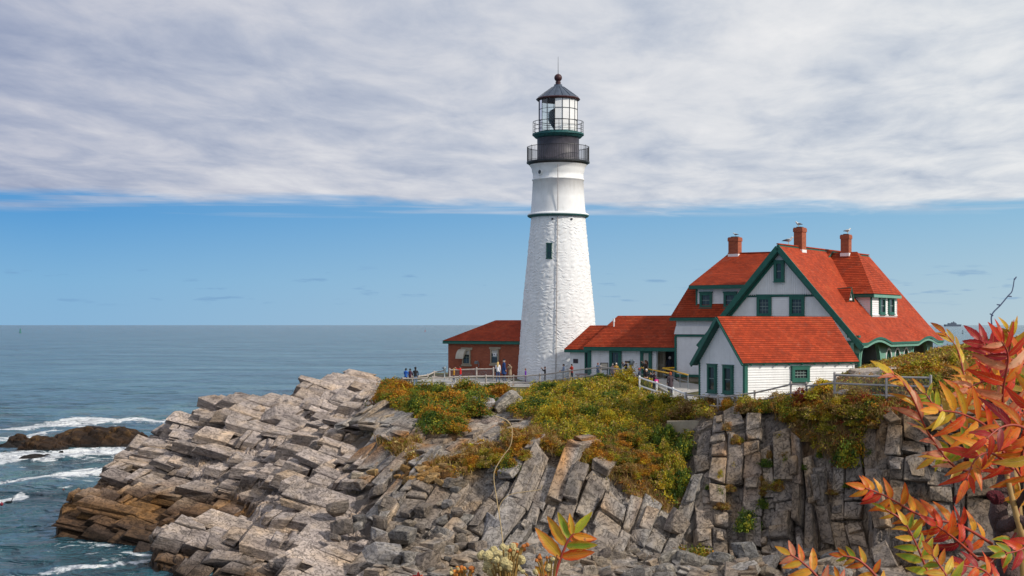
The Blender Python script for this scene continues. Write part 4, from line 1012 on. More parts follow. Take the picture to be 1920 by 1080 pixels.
def keepers_house():
    h = empty('keepers_house', HP(9, 6, 9.8), 'large white clapboard house with steep red roof, green trim and three brick chimneys', 'house')
    ZE, ZR, W, L = 12.40, 19.04, 11.6, 18.7; sl = (ZR - ZE) / (W / 2); zroof = lambda b: ZE + b * sl
    n_front, n_right = -U, -V
    # ---- front gable: lower clapboards, upper boarded triangle that stands proud
    a0 = .55
    zlo = 8.6; zs = zt_h = hit(1480, 549, HP(a0, 0, 0), U).z          # valance line
    bl = lambda z: (z - ZE) / sl
    wall(h, [HP(a0, .55, zlo), HP(a0, .55, zroof(.55) - .12), HP(a0, bl(zs) , zs), HP(a0, W - bl(zs), zs), HP(a0, W - .55, zroof(.55) - .12), HP(a0, W - .55, zlo)], n_front, name='gable_wall')
    m = MB(); ap = a0 - .10; b0, b1 = bl(zs) + .18, W - bl(zs) - .18; nb = 34
    for i in range(nb):                                                # upright boards with pointed ends
        x0, x1 = b0 + (b1 - b0) * i / nb, b0 + (b1 - b0) * (i + 1) / nb - .012; xm = (x0 + x1) / 2
        top = lambda b: min(zroof(b), zroof(W - b)) - .25
        if top(xm) < zs: continue
        q = [HP(ap, x0, zs - .04), HP(ap, xm, zs - .17), HP(ap, x1, zs - .04), HP(ap, x1, max(top(x1), zs)), HP(ap, x0, max(top(x0), zs))]
        if x0 < W / 2 < x1: q.insert(4, HP(ap, W / 2, ZR - .25))
        m.prism(q[::-1], U * .09)
    m.build('gable_boards', M['white'], h)
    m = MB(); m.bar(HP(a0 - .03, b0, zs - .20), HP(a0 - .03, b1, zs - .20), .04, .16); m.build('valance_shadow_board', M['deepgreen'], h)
    # ---- main roof, right slope (with eyebrow eaves over the porch arches) and left slope
    arches = [(1.55, 5.75), (12.9, 16.9)]
    def eye(a, b):
        z = 0
        for x0, x1 in arches:
            c, hw = (x0 + x1) / 2, (x1 - x0) / 2 + .35; t = abs(a - c) / hw
            if t < 1.35: z += .36 * (max(0, math.cos(min(t / 1.05, 1) * PI / 2)) ** 1.2) * math.exp(-(max(b, 0) / .95) ** 2)
        return z
    flare = lambda b: .16 * math.exp(-((b + .35) / .6) ** 2)
    m = MB(); na, nbb = 94, 42; av = np.linspace(0, L, na); bv = np.concatenate([np.linspace(-.22, 2.8, 24), np.linspace(3.0, W / 2, nbb - 24)])
    P_ = [[HP(a, b, zroof(b) + eye(a, b) + flare(b)) for a in av] for b in bv]
    v = [p for r in P_ for p in r]; f = [(j * na + i, j * na + i + 1, (j + 1) * na + i + 1, (j + 1) * na + i) for j in range(nbb - 1) for i in range(na - 1)]
    sv = [math.hypot(1, sl) * b for b in bv]
    m.add(v, f, 0, [[(av[k % na], sv[k // na]) for k in q] for q in f])
    m.add([p - ZV * .16 for p in v], [q[::-1] for q in f], 1)
    for i in range(na - 1):                                            # eave edge
        m.add([P_[0][i], P_[0][i] - ZV * .16, P_[0][i + 1] - ZV * .16, P_[0][i + 1]], [(0, 1, 2, 3)], 1)
    for i in (0, na - 1):
        for j in range(nbb - 1): m.add([P_[j][i], P_[j + 1][i], P_[j + 1][i] - ZV * .16, P_[j][i] - ZV * .16], [(0, 1, 2, 3)], 1)
    m.build('roof', [M['roof'], M['green']], h)
    m = MB()
    for i in range(na - 1): m.bar(P_[0][i] - ZV * .25 + V * .10, P_[0][i + 1] - ZV * .25 + V * .10, .06, .20)
    m.build('eave_fascia', M['porchgreen'], h)
    q = [HP(0, W + .2, ZE - .23), HP(0, W / 2, ZR), HP(L, W / 2, ZR), HP(L, W + .2, ZE - .23)]; roof_plane(h, q, nrm(q))
    board(h, HP(-.02, W / 2, ZR + .05), HP(L, W / 2, ZR + .05), .16, .08, 'ridge_cap', 'roof')
    # ---- rake boards on the front gable: a deep outer board and a stepped inner one
    for s in (0, 1):
        B = (lambda b: b) if s == 0 else (lambda b: W - b)
        up = Vector((0, 0, 1))
        m = MB(); m.bar(HP(-.05, B(-.22), zroof(-.22) - .22), HP(-.05, W / 2, ZR - .22), .10, .36, U.cross(Vector((0, 0, 1)))); 
        m.build('rake_board', M['green'], h)
        m = MB(); m.bar(HP(.20, B(-.1), zroof(-.1) - .42), HP(.20, W / 2, ZR - .45), .40, .16); m.build('rake_soffit', M['deepgreen'], h)
        m = MB(); m.bar(HP(a0 - .14, B(-.05), zroof(-.05) - .55), HP(a0 - .14, B(W / 2 - .35), zroof(W / 2 - .35) - .62), .12, .22); m.build('rake_frieze', M['green'], h)
    # cornice returns on the right part of the gable
    for px0, px1, py in ((1562, 1578, 598), (1590, 1612, 631)):
        p0, p1 = hit(px0, py, HP(.30, 0, 0), U), hit(px1, py, HP(.30, 0, 0), U); m = MB(); m.bar(p0, p1, .40, .16); m.build('cornice_return', M['green'], h)
    p0, p1 = hit(1478, 554, HP(a0, 0, 0), U), None
    # ---- gable windows
    def gw(px0, px1, py0, py1, a=a0, **k):
        A, B = hit(px0, py1, HP(a, 0, 0), U), hit(px1, py0, HP(a, 0, 0), U); c = (A + B) / 2
        return window(h, c, -V, n_front, (B - A).dot(-V), B.z - A.z, **k)
    gw(1452, 1471, 489, 528, a=ap - .02, nx=1, ny=2, fw=.20)
    gw(1420, 1447, 556, 593, nx=3, ny=4, fw=.20); gw(1481, 1509, 556, 593, nx=3, ny=4, fw=.20, blind=None)
    m = MB(); m.bar(hit(1418, 554, HP(a0 - .06, 0, 0), U), hit(1511, 554, HP(a0 - .06, 0, 0), U), .10, .14); m.build('window_head_band', M['green'], h)
    # ---- porch side wall below the right eave
    bw = .50
    def arch_pts(a_l, a_r, zt_, zb, n=18):
        c, hw = (a_l + a_r) / 2, (a_r - a_l) / 2
        return [(c - hw * math.cos(PI * i / n), zb + (zt_ - zb) * math.sin(PI * i / n)) for i in range(n + 1)]
    openings = [(1.65, 5.65, 12.62, 10.75), (6.95, 8.05, 11.72, 11.05), (8.9, 10.0, 11.72, 11.05), (10.9, 12.0, 11.72, 11.05), (13.0, 16.8, 12.62, 10.75)]
    ztop = ZE - .1
    def porch_wall(bq, mname, nm, th, ops):
        m = MB(); cur = .55
        zt2 = lambda a: ztop + .42 * (1 if any(o[0] - .3 < a < o[1] + .3 and o[2] > 12 for o in ops) else 0)
        for o in ops:
            m.prism([HP(cur, bq, 8.6), HP(o[0], bq, 8.6), HP(o[0], bq, ztop), HP(cur, bq, ztop)], V * th)
            pts = arch_pts(*o); up = max(ztop, o[2] + .16)
            for (x0, z0), (x1, z1) in zip(pts[:-1], pts[1:]): m.prism([HP(x0, bq, z0), HP(x1, bq, z1), HP(x1, bq, up - .25 + .25 * (1 - abs((x1 + x0) / 2 - (o[0] + o[1]) / 2) / (o[1] - o[0]) * 2)), HP(x0, bq, up - .25 + .25 * (1 - abs((x1 + x0) / 2 - (o[0] + o[1]) / 2) / (o[1] - o[0]) * 2))], V * th)
            cur = o[1]
        m.prism([HP(cur, bq, 8.6), HP(L - .5, bq, 8.6), HP(L - .5, bq, ztop), HP(cur, bq, ztop)], V * th)
        return m.build(nm, M[mname], h)
    porch_wall(bw, 'porchgreen', 'porch_wall', .18, openings)
    for o in openings:                                                 # arch trims; small ones are white
        big = o[2] > 12; m = MB(); pts = arch_pts(*o); k = 1.10 if big else 1.22; c = (o[0] + o[1]) / 2; wv = .14
        out = [(c + (x - c) * k, o[3] + (z - o[3]) * k) for x, z in pts]
        for i in range(len(pts) - 1):
            m.prism([HP(pts[i][0], bw, pts[i][1]), HP(pts[i + 1][0], bw, pts[i + 1][1]), HP(out[i + 1][0], bw, out[i + 1][1]), HP(out[i][0], bw, out[i][1])], -V * .06)
        for x, x2 in ((pts[0][0], out[0][0]), (pts[-1][0], out[-1][0])): m.prism([HP(x, bw, 9), HP(x2, bw, 9), HP(x2, bw, o[3]), HP(x, bw, o[3])], -V * .06)
        m.build('arch_trim', M['porchgreen' if big else 'white'], h)
    m = MB()
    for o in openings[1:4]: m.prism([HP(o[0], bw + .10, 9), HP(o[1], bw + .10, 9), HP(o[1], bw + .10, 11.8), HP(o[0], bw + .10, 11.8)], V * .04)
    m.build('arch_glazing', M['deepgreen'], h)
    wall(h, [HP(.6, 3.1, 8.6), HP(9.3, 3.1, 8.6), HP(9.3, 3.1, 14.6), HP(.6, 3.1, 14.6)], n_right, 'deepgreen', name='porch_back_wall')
    wall(h, [HP(9.3, 3.1, 8.6), HP(18.2, 3.1, 8.6), HP(18.2, 3.1, 14.6), HP(9.3, 3.1, 14.6)], n_right, 'white', name='porch_back_wall')  # white on this half stands in for light through the porch's open end
    m = MB(); m.prism([HP(.6, .6, 12.25), HP(1.5, .6, 12.25), HP(1.5, 3.1, 12.25), HP(.6, 3.1, 12.25)], ZV * .05); m.prism([HP(17, .6, 12.25), HP(18.2, .6, 12.25), HP(18.2, 3.1, 12.25), HP(17, 3.1, 12.25)], ZV * .05); m.build('porch_ceiling', M['porchgreen'], h)
    wall(h, [HP(18.2, .5, 8.6), HP(18.2, W - .5, 8.6), HP(18.2, W - .5, zroof(.5)), HP(18.2, W / 2, ZR - .3), HP(18.2, .5, zroof(.5))], U, name='rear_gable_wall')
    wall(h, [HP(.6, W - .5, 8.6), HP(.6, W - .5, ZE + .2), HP(18.2, W - .5, ZE + .2), HP(18.2, W - .5, 8.6)], V, name='side_wall')
    # porch front corner: posts and a green framed door beside the gable
    gw(1600, 1611, 664, 694, nx=2, ny=3, fw=.10, name='porch_window', proud=.06)
    m = MB(); A = HP(.48, .62, 0); m.bar(A + ZV * 8.6, A + ZV * 12.3, .22, .22, V); m.build('corner_post', M['porchgreen'], h)
    board(h, HP(.44, .5, 12.28), HP(.44, 3.6, 12.28), .12, .30, 'porch_beam', 'green')
    # ---- cross wing on the right: hipped dormer with two windows
    aC, b1, za, zb_ = 9.5, 1.50, 15.72, 18.88; d0, d1 = 6.75, 12.35; bR = 3.5
    ov = .28; e = lambda b: b
    E1, E2 = HP(d0 - ov, b1 - ov, za), HP(d1 + ov, b1 - ov, za); R1, R2 = HP(aC, bR, zb_), HP(aC, W / 2, zb_)
    bi = (za - ZE) / sl
    q = [E1, R1, R2, HP(d0 - ov, bi + .6, za)]; roof_plane(h, q, nrm(q), name='dormer_roof')
    q = [E2, HP(d1 + ov, bi + .6, za), R2, R1]; roof_plane(h, q, nrm(q), name='dormer_roof')
    q = [E1, E2, R1]; roof_plane(h, q, nrm(q), name='dormer_roof')
    board(h, E1 - ZV * .16, E2 - ZV * .16, .10, .20, 'dormer_fascia', 'porchgreen'); board(h, E1 - ZV * .16, HP(d0 - ov, bi, za - .16), .10, .20, 'dormer_fascia')
    zw0 = zroof(b1) - .2
    wall(h, [HP(d0, b1, zw0), HP(d1, b1, zw0), HP(d1, b1, za - .05), HP(d0, b1, za - .05)], n_right, name='dormer_wall')
    wall(h, [HP(d0, b1, zw0), HP(d0, b1, za - .05), HP(d0, bi + .1, za - .05)], n_front, name='dormer_cheek')
    wall(h, [HP(d1, b1, zw0), HP(d1, bi + .1, za - .05), HP(d1, b1, za - .05)], U, name='dormer_cheek')
    board(h, HP(d0 - .01, b1 - .01, zw0), HP(d0 - .01, b1 - .01, za - .06), .12, .12, 'corner_board'); board(h, HP(d1, b1 - .01, zw0), HP(d1, b1 - .01, za - .06), .10, .10, 'corner_board', 'white')
    board(h, HP(d0, b1 - .05, zw0 + .28), HP(d1, b1 - .05, zw0 + .28), .12, .08, 'dormer_sill', 'white')
    for px0, px1 in ((1647, 1657), (1664, 1674)):
        A, B = hit(px0, 589, HP(0, b1, 0), V), hit(px1, 558, HP(0, b1, 0), V); c = (A + B) / 2; window(h, c, U, n_right, (B - A).dot(U), B.z - A.z, .16, 1, 2)
    # little triangular vents either side
    for aa in (4.55, 14.1):
        bb, hwv, hv = 2.5, .48, .80; z0 = zroof(bb) + .02; F1, F2, F3 = HP(aa - hwv, bb - .25, z0 - .05), HP(aa + hwv, bb - .25, z0 - .05), HP(aa, bb - .25, z0 + hv); B3 = HP(aa, bb - .25 + hv / sl + .3, z0 + hv)
        k1, k2 = HP(aa - hwv, bb, z0 - .02), HP(aa + hwv, bb, z0 - .02); ov2 = -V * .12
        q = [F1 + ov2 - U * .12 - ZV * .1, F3 + ov2 + ZV * .08, B3, k1 + V * .3]; roof_plane(h, q, nrm(q[:3]), .06, name='vent_roof'); q = [F2 + ov2 + U * .12 - ZV * .1, k2 + V * .3, B3, F3 + ov2 + ZV * .08]; roof_plane(h, q, nrm(q[:3]), .06, name='vent_roof')
        m = MB(); m.prism([F1, F2, F3], V * .08); vn = m.build('vent', M['white'], h); m = MB(); cc = (F1 + F2 + F3) / 3; m.prism([cc + (p - cc) * .45 - V * .01 for p in (F1, F2, F3)], -V * .015); m.build('pane', M['glass'], vn)
    # ---- left wing: ridge along the gable direction, broken (gambrel-like) slopes, hipped end
    aM, aF, aB = 9.35, 4.0, 14.7; bE = 15.55; rb = 13.75; ze, zk = 14.15, 16.55; k = .95; kb = 1.1
    ov = .35
    lowF = [HP(aF - ov, bE + ov, ze - .1), HP(aF - ov, W - 1.6, ze - .1), HP(aF - ov + k + .25, W - 1.6, zk), HP(aF - ov + k + .25, bE + ov - kb, zk)]
    upF = [HP(aF - ov + k + .25, bE + ov - kb, zk), HP(aF - ov + k + .25, W / 2 - .5, zk), HP(aM, W / 2 - .5, ZR - .05), HP(aM, rb, ZR - .05)]
    roof_plane(h, lowF, nrm(lowF), name='wing_roof'); roof_plane(h, upF, nrm(upF), name='wing_roof')
    lowE = [HP(aB + ov, bE + ov, ze - .1), HP(aF - ov, bE + ov, ze - .1), HP(aF - ov + k + .25, bE + ov - kb, zk), HP(aB + ov - k - .25, bE + ov - kb, zk)]
    upE = [HP(aB + ov - k - .25, bE + ov - kb, zk), HP(aF - ov + k + .25, bE + ov - kb, zk), HP(aM, rb, ZR - .05)]
    roof_plane(h, lowE, nrm(lowE), name='wing_roof'); roof_plane(h, upE, nrm(upE), name='wing_roof')
    lowB = [HP(aB + ov, bE + ov, ze - .1), HP(aB + ov - k - .25, bE + ov - kb, zk), HP(aB + ov - k - .25, W - 2, zk), HP(aB + ov, W - 2, ze - .1)]; roof_plane(h, lowB, nrm(lowB), name='wing_roof')
    upB = [HP(aB + ov - k - .25, bE + ov - kb, zk), HP(aM, rb, ZR - .05), HP(aM, W / 2 - .5, ZR - .05), HP(aB + ov - k - .25, W / 2 - .5, zk)]; roof_plane(h, upB, nrm(upB), name='wing_roof')
    board(h, HP(aM, rb, ZR), HP(aM, W / 2, ZR), .16, .07, 'ridge_cap', 'roof')
    board(h, lowF[0] - ZV * .14, lowF[1] - ZV * .14, .12, .22, 'wing_fascia'); board(h, lowF[0] - ZV * .14, lowE[0] - ZV * .14, .12, .22, 'wing_fascia')
    # wing walls: flared upper skirt, band, lower wall
    zb1 = 12.66
    wall(h, [HP(aF + .05, bE - .05, zb1), HP(aF + .05, bE - .05, ze - .1), HP(aF + .05, W - .6, ze - .1), HP(aF + .05, W - .6, zb1)], n_front, name='wing_wall')
    sk = [HP(aF - .14, bE + .12, zb1 + .14), HP(aF + .04, bE - .04, zb1 + .75), HP(aF + .04, W - .6, zb1 + .75), HP(aF - .14, W - .6, zb1 + .14)]; m = MB(); m.courses(sk, n_front, ZV, .14, .018); m.prism(sk, U * .1); m.build('skirt_boards', M['white'], h)
    sk = [HP(aF - .14, bE + .12, zb1 + .14), HP(aB, bE + .12, zb1 + .14), HP(aB, bE - .04, zb1 + .75), HP(aF + .04, bE - .04, zb1 + .75)]; m = MB(); m.prism(sk, -V * .1); m.build('skirt_boards', M['white'], h)
    wall(h, [HP(aF, bE, 9.75), HP(aF, bE, zb1), HP(aF, W - .6, zb1), HP(aF, W - .6, 9.75)], n_front, name='wing_wall')
    wall(h, [HP(aF, bE, 9.75), HP(aB, bE, 9.75), HP(aB, bE, ze - .1), HP(aF, bE, ze - .1)], V, name='wing_end_wall')
    wall(h, [HP(aB, bE, 9.0), HP(aB, W - .6, 9.0), HP(aB, W - .6, ze - .1), HP(aB, bE, ze - .1)], U, name='wing_back_wall')
    board(h, HP(aF - .05, bE + .05, zb1 + .03), HP(aF - .05, W - .6, zb1 + .03), .12, .17, 'wing_band')
    board(h, HP(aF - .03, bE + .03, 9.6), HP(aF - .03, bE + .03, zb1), .16, .16, 'corner_board', up=tuple(U))
    board(h, HP(aF - .05, bE + .05, 9.70), HP(aF - .05, W - .6, 9.70), .12, .20, 'water_table')
    m = MB(); m.prism([HP(aF + .05, bE - .05, 8.4), HP(aF + .05, W - .6, 8.4), HP(aF + .05, W - .6, 9.65), HP(aF + .05, bE - .05, 9.65)], U * .4); m.build('foundation', M['stone'], h)
    # shed dormer on the wing front with two windows
    af = aF + .15; A = hit(1307, 581, HP(af, 0, 0), U); B = hit(1398, 536, HP(af, 0, 0), U); bA, bB = (A - H0).dot(V), (B - H0).dot(V)
    wall(h, [HP(af, bA, A.z), HP(af, bA, B.z), HP(af, bB - 1, B.z), HP(af, bB - 1, A.z)], n_front, name='dormer_wall'); wall(h, [HP(af, bA, A.z - .1), HP(af + 1.2, bA, zk + .1), HP(af + 1.2, bA, B.z), HP(af, bA, B.z)], V, name='dormer_cheek')
    board(h, HP(af - .02, bA + .02, A.z), HP(af - .02, bA + .02, B.z), .12, .12, 'corner_board', up=tuple(U))
    q = [HP(af - .45, bA + .45, B.z + .08), HP(af - .45, bB - 1.2, B.z + .08), HP(af + 1.4, bB - 1.2, zk + .75), HP(af + 1.4, bA + .20, zk + .75)]; roof_plane(h, q, nrm(q), name='dormer_roof')
    board(h, HP(af - .45, bA + .45, B.z - .06), HP(af - .45, bB - 1, B.z - .06), .10, .26, 'dormer_fascia'); board(h, HP(af - .1, bA + .1, A.z - .02), HP(af - .1, bB - 1, A.z - .02), .12, .07, 'dormer_sill', 'white')
    gw(1313, 1336, 549, 577, a=af, nx=2, ny=2, fw=.18, head=.10); gw(1358, 1382, 549, 577, a=af, nx=2, ny=2, fw=.18, head=.10)
    # ---- chimneys
    chimney(h, HP(9.3, 13.15, 0), hit(1380, 445, HP(9.3, 13.15, 0), U).z, ZR - .5, .80, .72); chimney(h, HP(4.1, 5.8, 0), hit(1499, 427, HP(4.1, 5.8, 0), U).z, ZR - .6, .62, .80); chimney(h, HP(9.4, 4.3, 0), hit(1589, 440, HP(9.4, 4.3, 0), U).z, zb_ - .5, .62, .62)
keepers_house()

# ---- passage between house and tower, with a vestibule against the tower
def passage():
    aF = 4.35; B0 = 15.6; n = -U
    e = empty('passage_building', HP(aF + 2, 19, 9.2), 'low white clapboard passage with red roof joining house and lighthouse', 'building')
    D, ze, zr = 5.2, 11.78, 14.22; aw = aF + .2; Lb = B0 + 7.75
    q = [HP(aF - .25, Lb + .3, ze), HP(aF - .25, B0 - .25, ze), HP(aF + D / 2, B0 - .25, zr), HP(aF + D / 2, Lb - 1.2, zr)]; roof_plane(e, q, nrm(q))
    q = [HP(aF + D + .25, Lb + .3, ze), HP(aF + D / 2, Lb - 1.2, zr), HP(aF + D / 2, B0 - .25, zr), HP(aF + D + .25, B0 - .25, ze)]; roof_plane(e, q, nrm(q))
    q = [HP(aF - .25, Lb + .3, ze), HP(aF + D / 2, Lb - 1.2, zr), HP(aF + D + .25, Lb + .3, ze)]; roof_plane(e, q, nrm(q))
    board(e, HP(aF - .22, Lb + .3, ze - .16), HP(aF - .22, B0 - .1, ze - .16), .10, .26, 'eave_fascia')
    def bpx(px, a=aw): p = hit(px, 680, HP(a, 0, 0), U); return (p - H0).dot(V)
    def wl(px0, px1, nm='wall'):
        b0, b1 = bpx(px0), bpx(px1); wall(e, [HP(aw, b0, 8.6), HP(aw, b0, ze - .2), HP(aw, b1, ze - .2), HP(aw, b1, 8.6)], n, name=nm)
    wl(1106, 1144); wl(1166, 1202); wl(1223, 1231)
    b0, b1 = Lb, bpx(1106); board(e, HP(aw - .03, Lb, 8.6), HP(aw - .03, Lb, ze - .2), .30, .16, 'corner_board', up=tuple(U))
    for px0, px1, bl in ((1144, 1166, .0), (1202, 1223, .0)):           # tall green framed window doors
        c0, c1 = bpx(px0), bpx(px1); c = HP(aw - .02, (c0 + c1) / 2, (8.75 + ze - .2) / 2); window(e, c, -V, n, c0 - c1, ze - .2 - 8.75, .24, 2, 3, sill=False, head=0, name='french_door', glass='glass', blind=.55 if px0 > 1180 else None)
    # open entry with a door and a dark inner doorway
    c0, c1 = bpx(1231), B0 - .1; ab = aw + 1.3
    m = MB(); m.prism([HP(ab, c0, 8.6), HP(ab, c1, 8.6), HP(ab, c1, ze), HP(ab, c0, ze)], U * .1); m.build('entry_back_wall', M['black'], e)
    m = MB(); A, B = hit(1233, 688, HP(ab - .35, 0, 0), U), hit(1245, 657, HP(ab - .35, 0, 0), U); ba, bb = (A - H0).dot(V), (B - H0).dot(V)
    m.prism([HP(ab - .35, ba, 9.3), HP(ab - .35, bb, 9.3), HP(ab - .35, bb, 11.6), HP(ab - .35, ba, 11.6)], U * .06); dr = m.build('door', M['awning'], e)
    m = MB()
    for k in (0, 1):
        for j in (0, 1):
            x0 = ba + (bb - ba) * (.12 + .44 * k); x1 = ba + (bb - ba) * (.44 + .44 * k); z0 = 9.45 + 1.05 * j; m.prism([HP(ab - .37, x0, z0), HP(ab - .37, x1, z0), HP(ab - .37, x1, z0 + .85), HP(ab - .37, x0, z0 + .85)], U * .02)
    m.build('door_panel', M['stone'], dr)
    board(e, HP(ab - .3, bb - .05, 8.8), HP(ab - .3, bb - .05, 11.5), .12, .12, 'door_post', 'stone', up=tuple(U))
    m = MB(); m.prism([HP(aw, c0, 8.6), HP(aw, c1, 8.6), HP(aw, c1, 9.05), HP(aw, c0, 9.05)], U * 1.3); m.build('entry_floor', M['path'], e)
    # plumbing vent on the roof
    p = hit(1151, 612, HP(aF + 1.6, 0, 0), U); m = MB(); m.tube([p - ZV * .4, p + ZV * .35], .05, 8); m.tube([p + ZV * .35, p + ZV * .62], .085, 8); vp = m.build('vent_pipe', M['white'], e); m = MB(); m.obox(p - ZV * .14 - U * .12, (V, (U + ZV * .9).normalized(), (ZV - U * .9).normalized()), (.26, .22, .02)); m.build('flashing', M['white'], vp)
    # vestibule
    zv = 11.55; v0, v1 = Lb, Lb + 2.25; av = aw + .75
    wall(e, [HP(av, v1, 8.6), HP(av, v1, zv - .1), HP(av, v0 - .2, zv - .1), HP(av, v0 - .2, 8.6)], n, step=3, lift=.001, name='vestibule_wall'); wall(e, [HP(av, v1, 8.6), HP(av + 3, v1, 8.6), HP(av + 3, v1, zv - .1), HP(av, v1, zv - .1)], V, step=3, lift=.001, name='vestibule_wall')
    q = [HP(av - .35, v1 + .35, zv), HP(av - .35, v0 - .3, zv), HP(av + 1.5, v0 - .3, zv + 1.9), HP(av + 1.5, v1 - 1.0, zv + 1.9)]; roof_plane(e, q, nrm(q), name='vestibule_roof'); q = [HP(av - .35, v1 + .35, zv), HP(av + 1.5, v1 - 1.0, zv + 1.9), HP(av + 3.2, v1 + .35, zv)]; roof_plane(e, q, nrm(q), name='vestibule_roof')
    board(e, HP(av - .32, v1 + .3, zv - .14), HP(av - .32, v0 - .1, zv - .14), .10, .20, 'vestibule_fascia'); board(e, HP(av - .32, v1 + .3, zv - .14), HP(av + 2, v1 + .3, zv - .14), .10, .20, 'vestibule_fascia')
    c0, c1 = (hit(1098, 690, HP(av, 0, 0), U) - H0).dot(V), (hit(1106, 690, HP(av, 0, 0), U) - H0).dot(V); window(e, HP(av - .02, (c0 + c1) / 2, 10.1), -V, n, c0 - c1, 2.5, .10, 1, 2, sill=False, head=0, name='vestibule_door')
    A, B = hit(1075, 681, HP(av, 0, 0), U), hit(1084, 673, HP(av, 0, 0), U); m = MB(); m.obox((A + B) / 2, (V, U, ZV), ((A - B).dot(V) / 2, .03, (B.z - A.z) / 2)); pq = m.build('plaque', M['bronze'], None); tag(pq, 'dark bronze plaque fixed to the white vestibule wall beside the tower', 'plaque')
passage()

# ---- brick fog signal building
def brick_building():
    R0 = Vector((.54, 119.5, 0)); BP = lambda a, s, z: R0 + U * a + V * s + ZV * z; n = -U
    e = empty('brick_building', BP(2.7, 4, 9), 'small red brick building with hipped red roof left of the lighthouse', 'building')
    Lb = 7.25; D = 5.5; z0, ze, zr = 8.0, 12.12, 13.90
    def bw(q, nn):
        m = MB(); rt = (q[1] - q[0]).normalized(); m.add(q, [(0, 1, 2, 3)], 0, [[((p - q[0]).dot(rt), p.z) for p in q]]); m.build('wall', M['brick'], e)
    s0 = -2.0
    bw([BP(0, Lb, z0), BP(0, s0, z0), BP(0, s0, ze), BP(0, Lb, ze)], n); bw([BP(D, Lb, z0), BP(0, Lb, z0), BP(0, Lb, ze), BP(D, Lb, ze)], V)
    bw([BP(D, s0, z0), BP(D, Lb, z0), BP(D, Lb, ze), BP(D, s0, ze)], U); bw([BP(0, s0, z0), BP(D, s0, z0), BP(D, s0, ze), BP(0, s0, ze)], -V)
    o = .35; rs = 4.1
    q = [BP(-o, Lb + o, ze), BP(-o, s0 - o, ze), BP(D / 2, s0 + 2.5, zr), BP(D / 2, rs, zr)]; roof_plane(e, q, nrm(q)); q = [BP(D + o, Lb + o, ze), BP(-o, Lb + o, ze), BP(D / 2, rs, zr)]; roof_plane(e, q, nrm(q))
    q = [BP(D + o, s0 - o, ze), BP(D + o, Lb + o, ze), BP(D / 2, rs, zr), BP(D / 2, s0 + 2.5, zr)]; roof_plane(e, q, nrm(q)); q = [BP(-o, s0 - o, ze), BP(D + o, s0 - o, ze), BP(D / 2, s0 + 2.5, zr)]; roof_plane(e, q, nrm(q))
    board(e, BP(-o + .06, Lb + o, ze - .17), BP(-o + .06, s0, ze - .17), .10, .18, 'eave_fascia'); board(e, BP(-o, Lb + o - .05, ze - .17), BP(D, Lb + o - .05, ze - .17), .10, .18, 'eave_fascia')
    def opening(px0, px1, py0, py1):
        A, B = hit(px0, py1, BP(0, 0, 0), U), hit(px1, py0, BP(0, 0, 0), U); return (A + B) / 2, (B - A).dot(-V), B.z - A.z
    c, w_, hh = opening(868, 883, 656, 683); wd = window(e, c, -V, n, w_, hh, .09, 2, 2, frame='stone', head=0, sill=False, blind=.3)
    m = MB(); m.obox(c + ZV * (hh / 2 + .10) + n * .02, (V, U, ZV), (w_ / 2 + .16, .06, .10)); m.build('lintel', M['stone'], wd); m = MB(); m.obox(c - ZV * (hh / 2 + .08) + n * .04, (V, U, ZV), (w_ / 2 + .12, .08, .08)); m.build('sill', M['stone'], wd)
    m = MB(); na = 8; A0 = hit(862, 655, BP(0, 0, 0), U); B0 = hit(876, 655, BP(0, 0, 0), U); pr = []
    for i in range(na + 1):
        t = PI / 2 * i / na; pr.append((math.sin(t) * .62, .0 - (1 - math.cos(t)) * .80))
    for i in range(na):
        (y0, d0), (y1, d1) = pr[i], pr[i + 1]; a, b = A0 + n * y0 + ZV * d0, B0 + n * y0 + ZV * d0; c2, d2 = B0 + n * y1 + ZV * d1, A0 + n * y1 + ZV * d1; m.prism([a, b, c2, d2], ZV * .03)
    for s in (A0, B0): m.prism([s] + [s + n * y + ZV * d for y, d in pr], V * .02)
    m.build('awning', M['awning'], e)
    c, w_, hh = opening(921, 936, 655, 682); wd = window(e, c, -V, n, w_, hh, .09, 1, 2, frame='stone', head=0, sill=False, blind=.26)
    m = MB(); m.obox(c + ZV * (hh / 2 + .10) + n * .02, (V, U, ZV), (w_ / 2 + .16, .06, .09)); m.build('lintel', M['stone'], wd); m = MB(); m.obox(c - ZV * (hh / 2 + .08) + n * .04, (V, U, ZV), (w_ / 2 + .12, .08, .08)); m.build('sill', M['stone'], wd)
    m = MB(); pc = c + n * .06 + ZV * .12; m.obox(pc, (V, U, ZV), (.17, .01, .16)); sg = m.build('notice', M['white'], wd)
    m = MB(); m.obox(pc + n * .016 + V * .03 + ZV * .06, (V, U, ZV), (.07, .004, .03)); m.obox(pc + n * .016 - ZV * .02, (V, U, ZV), (.11, .004, .008)); m.build('notice_print', M['black'], wd)
    p = hit(898, 680, BP(0, 0, 0), U); m = MB(); m.tube([p - n * .02, p + n * .30], .03, 6); m.tube([p - ZV * .35 + n * .02, p + n * .02], .025, 6); m.obox(p + n * .38 + ZV * .03, (V, (n + ZV * -.4).normalized(), (ZV + n * .4).normalized()), (.14, .12, .09))
    tag(m.build('flood_lamp', M['steel']), 'small grey flood lamp fixed to the brick wall between its windows', 'lamp')
brick_building()

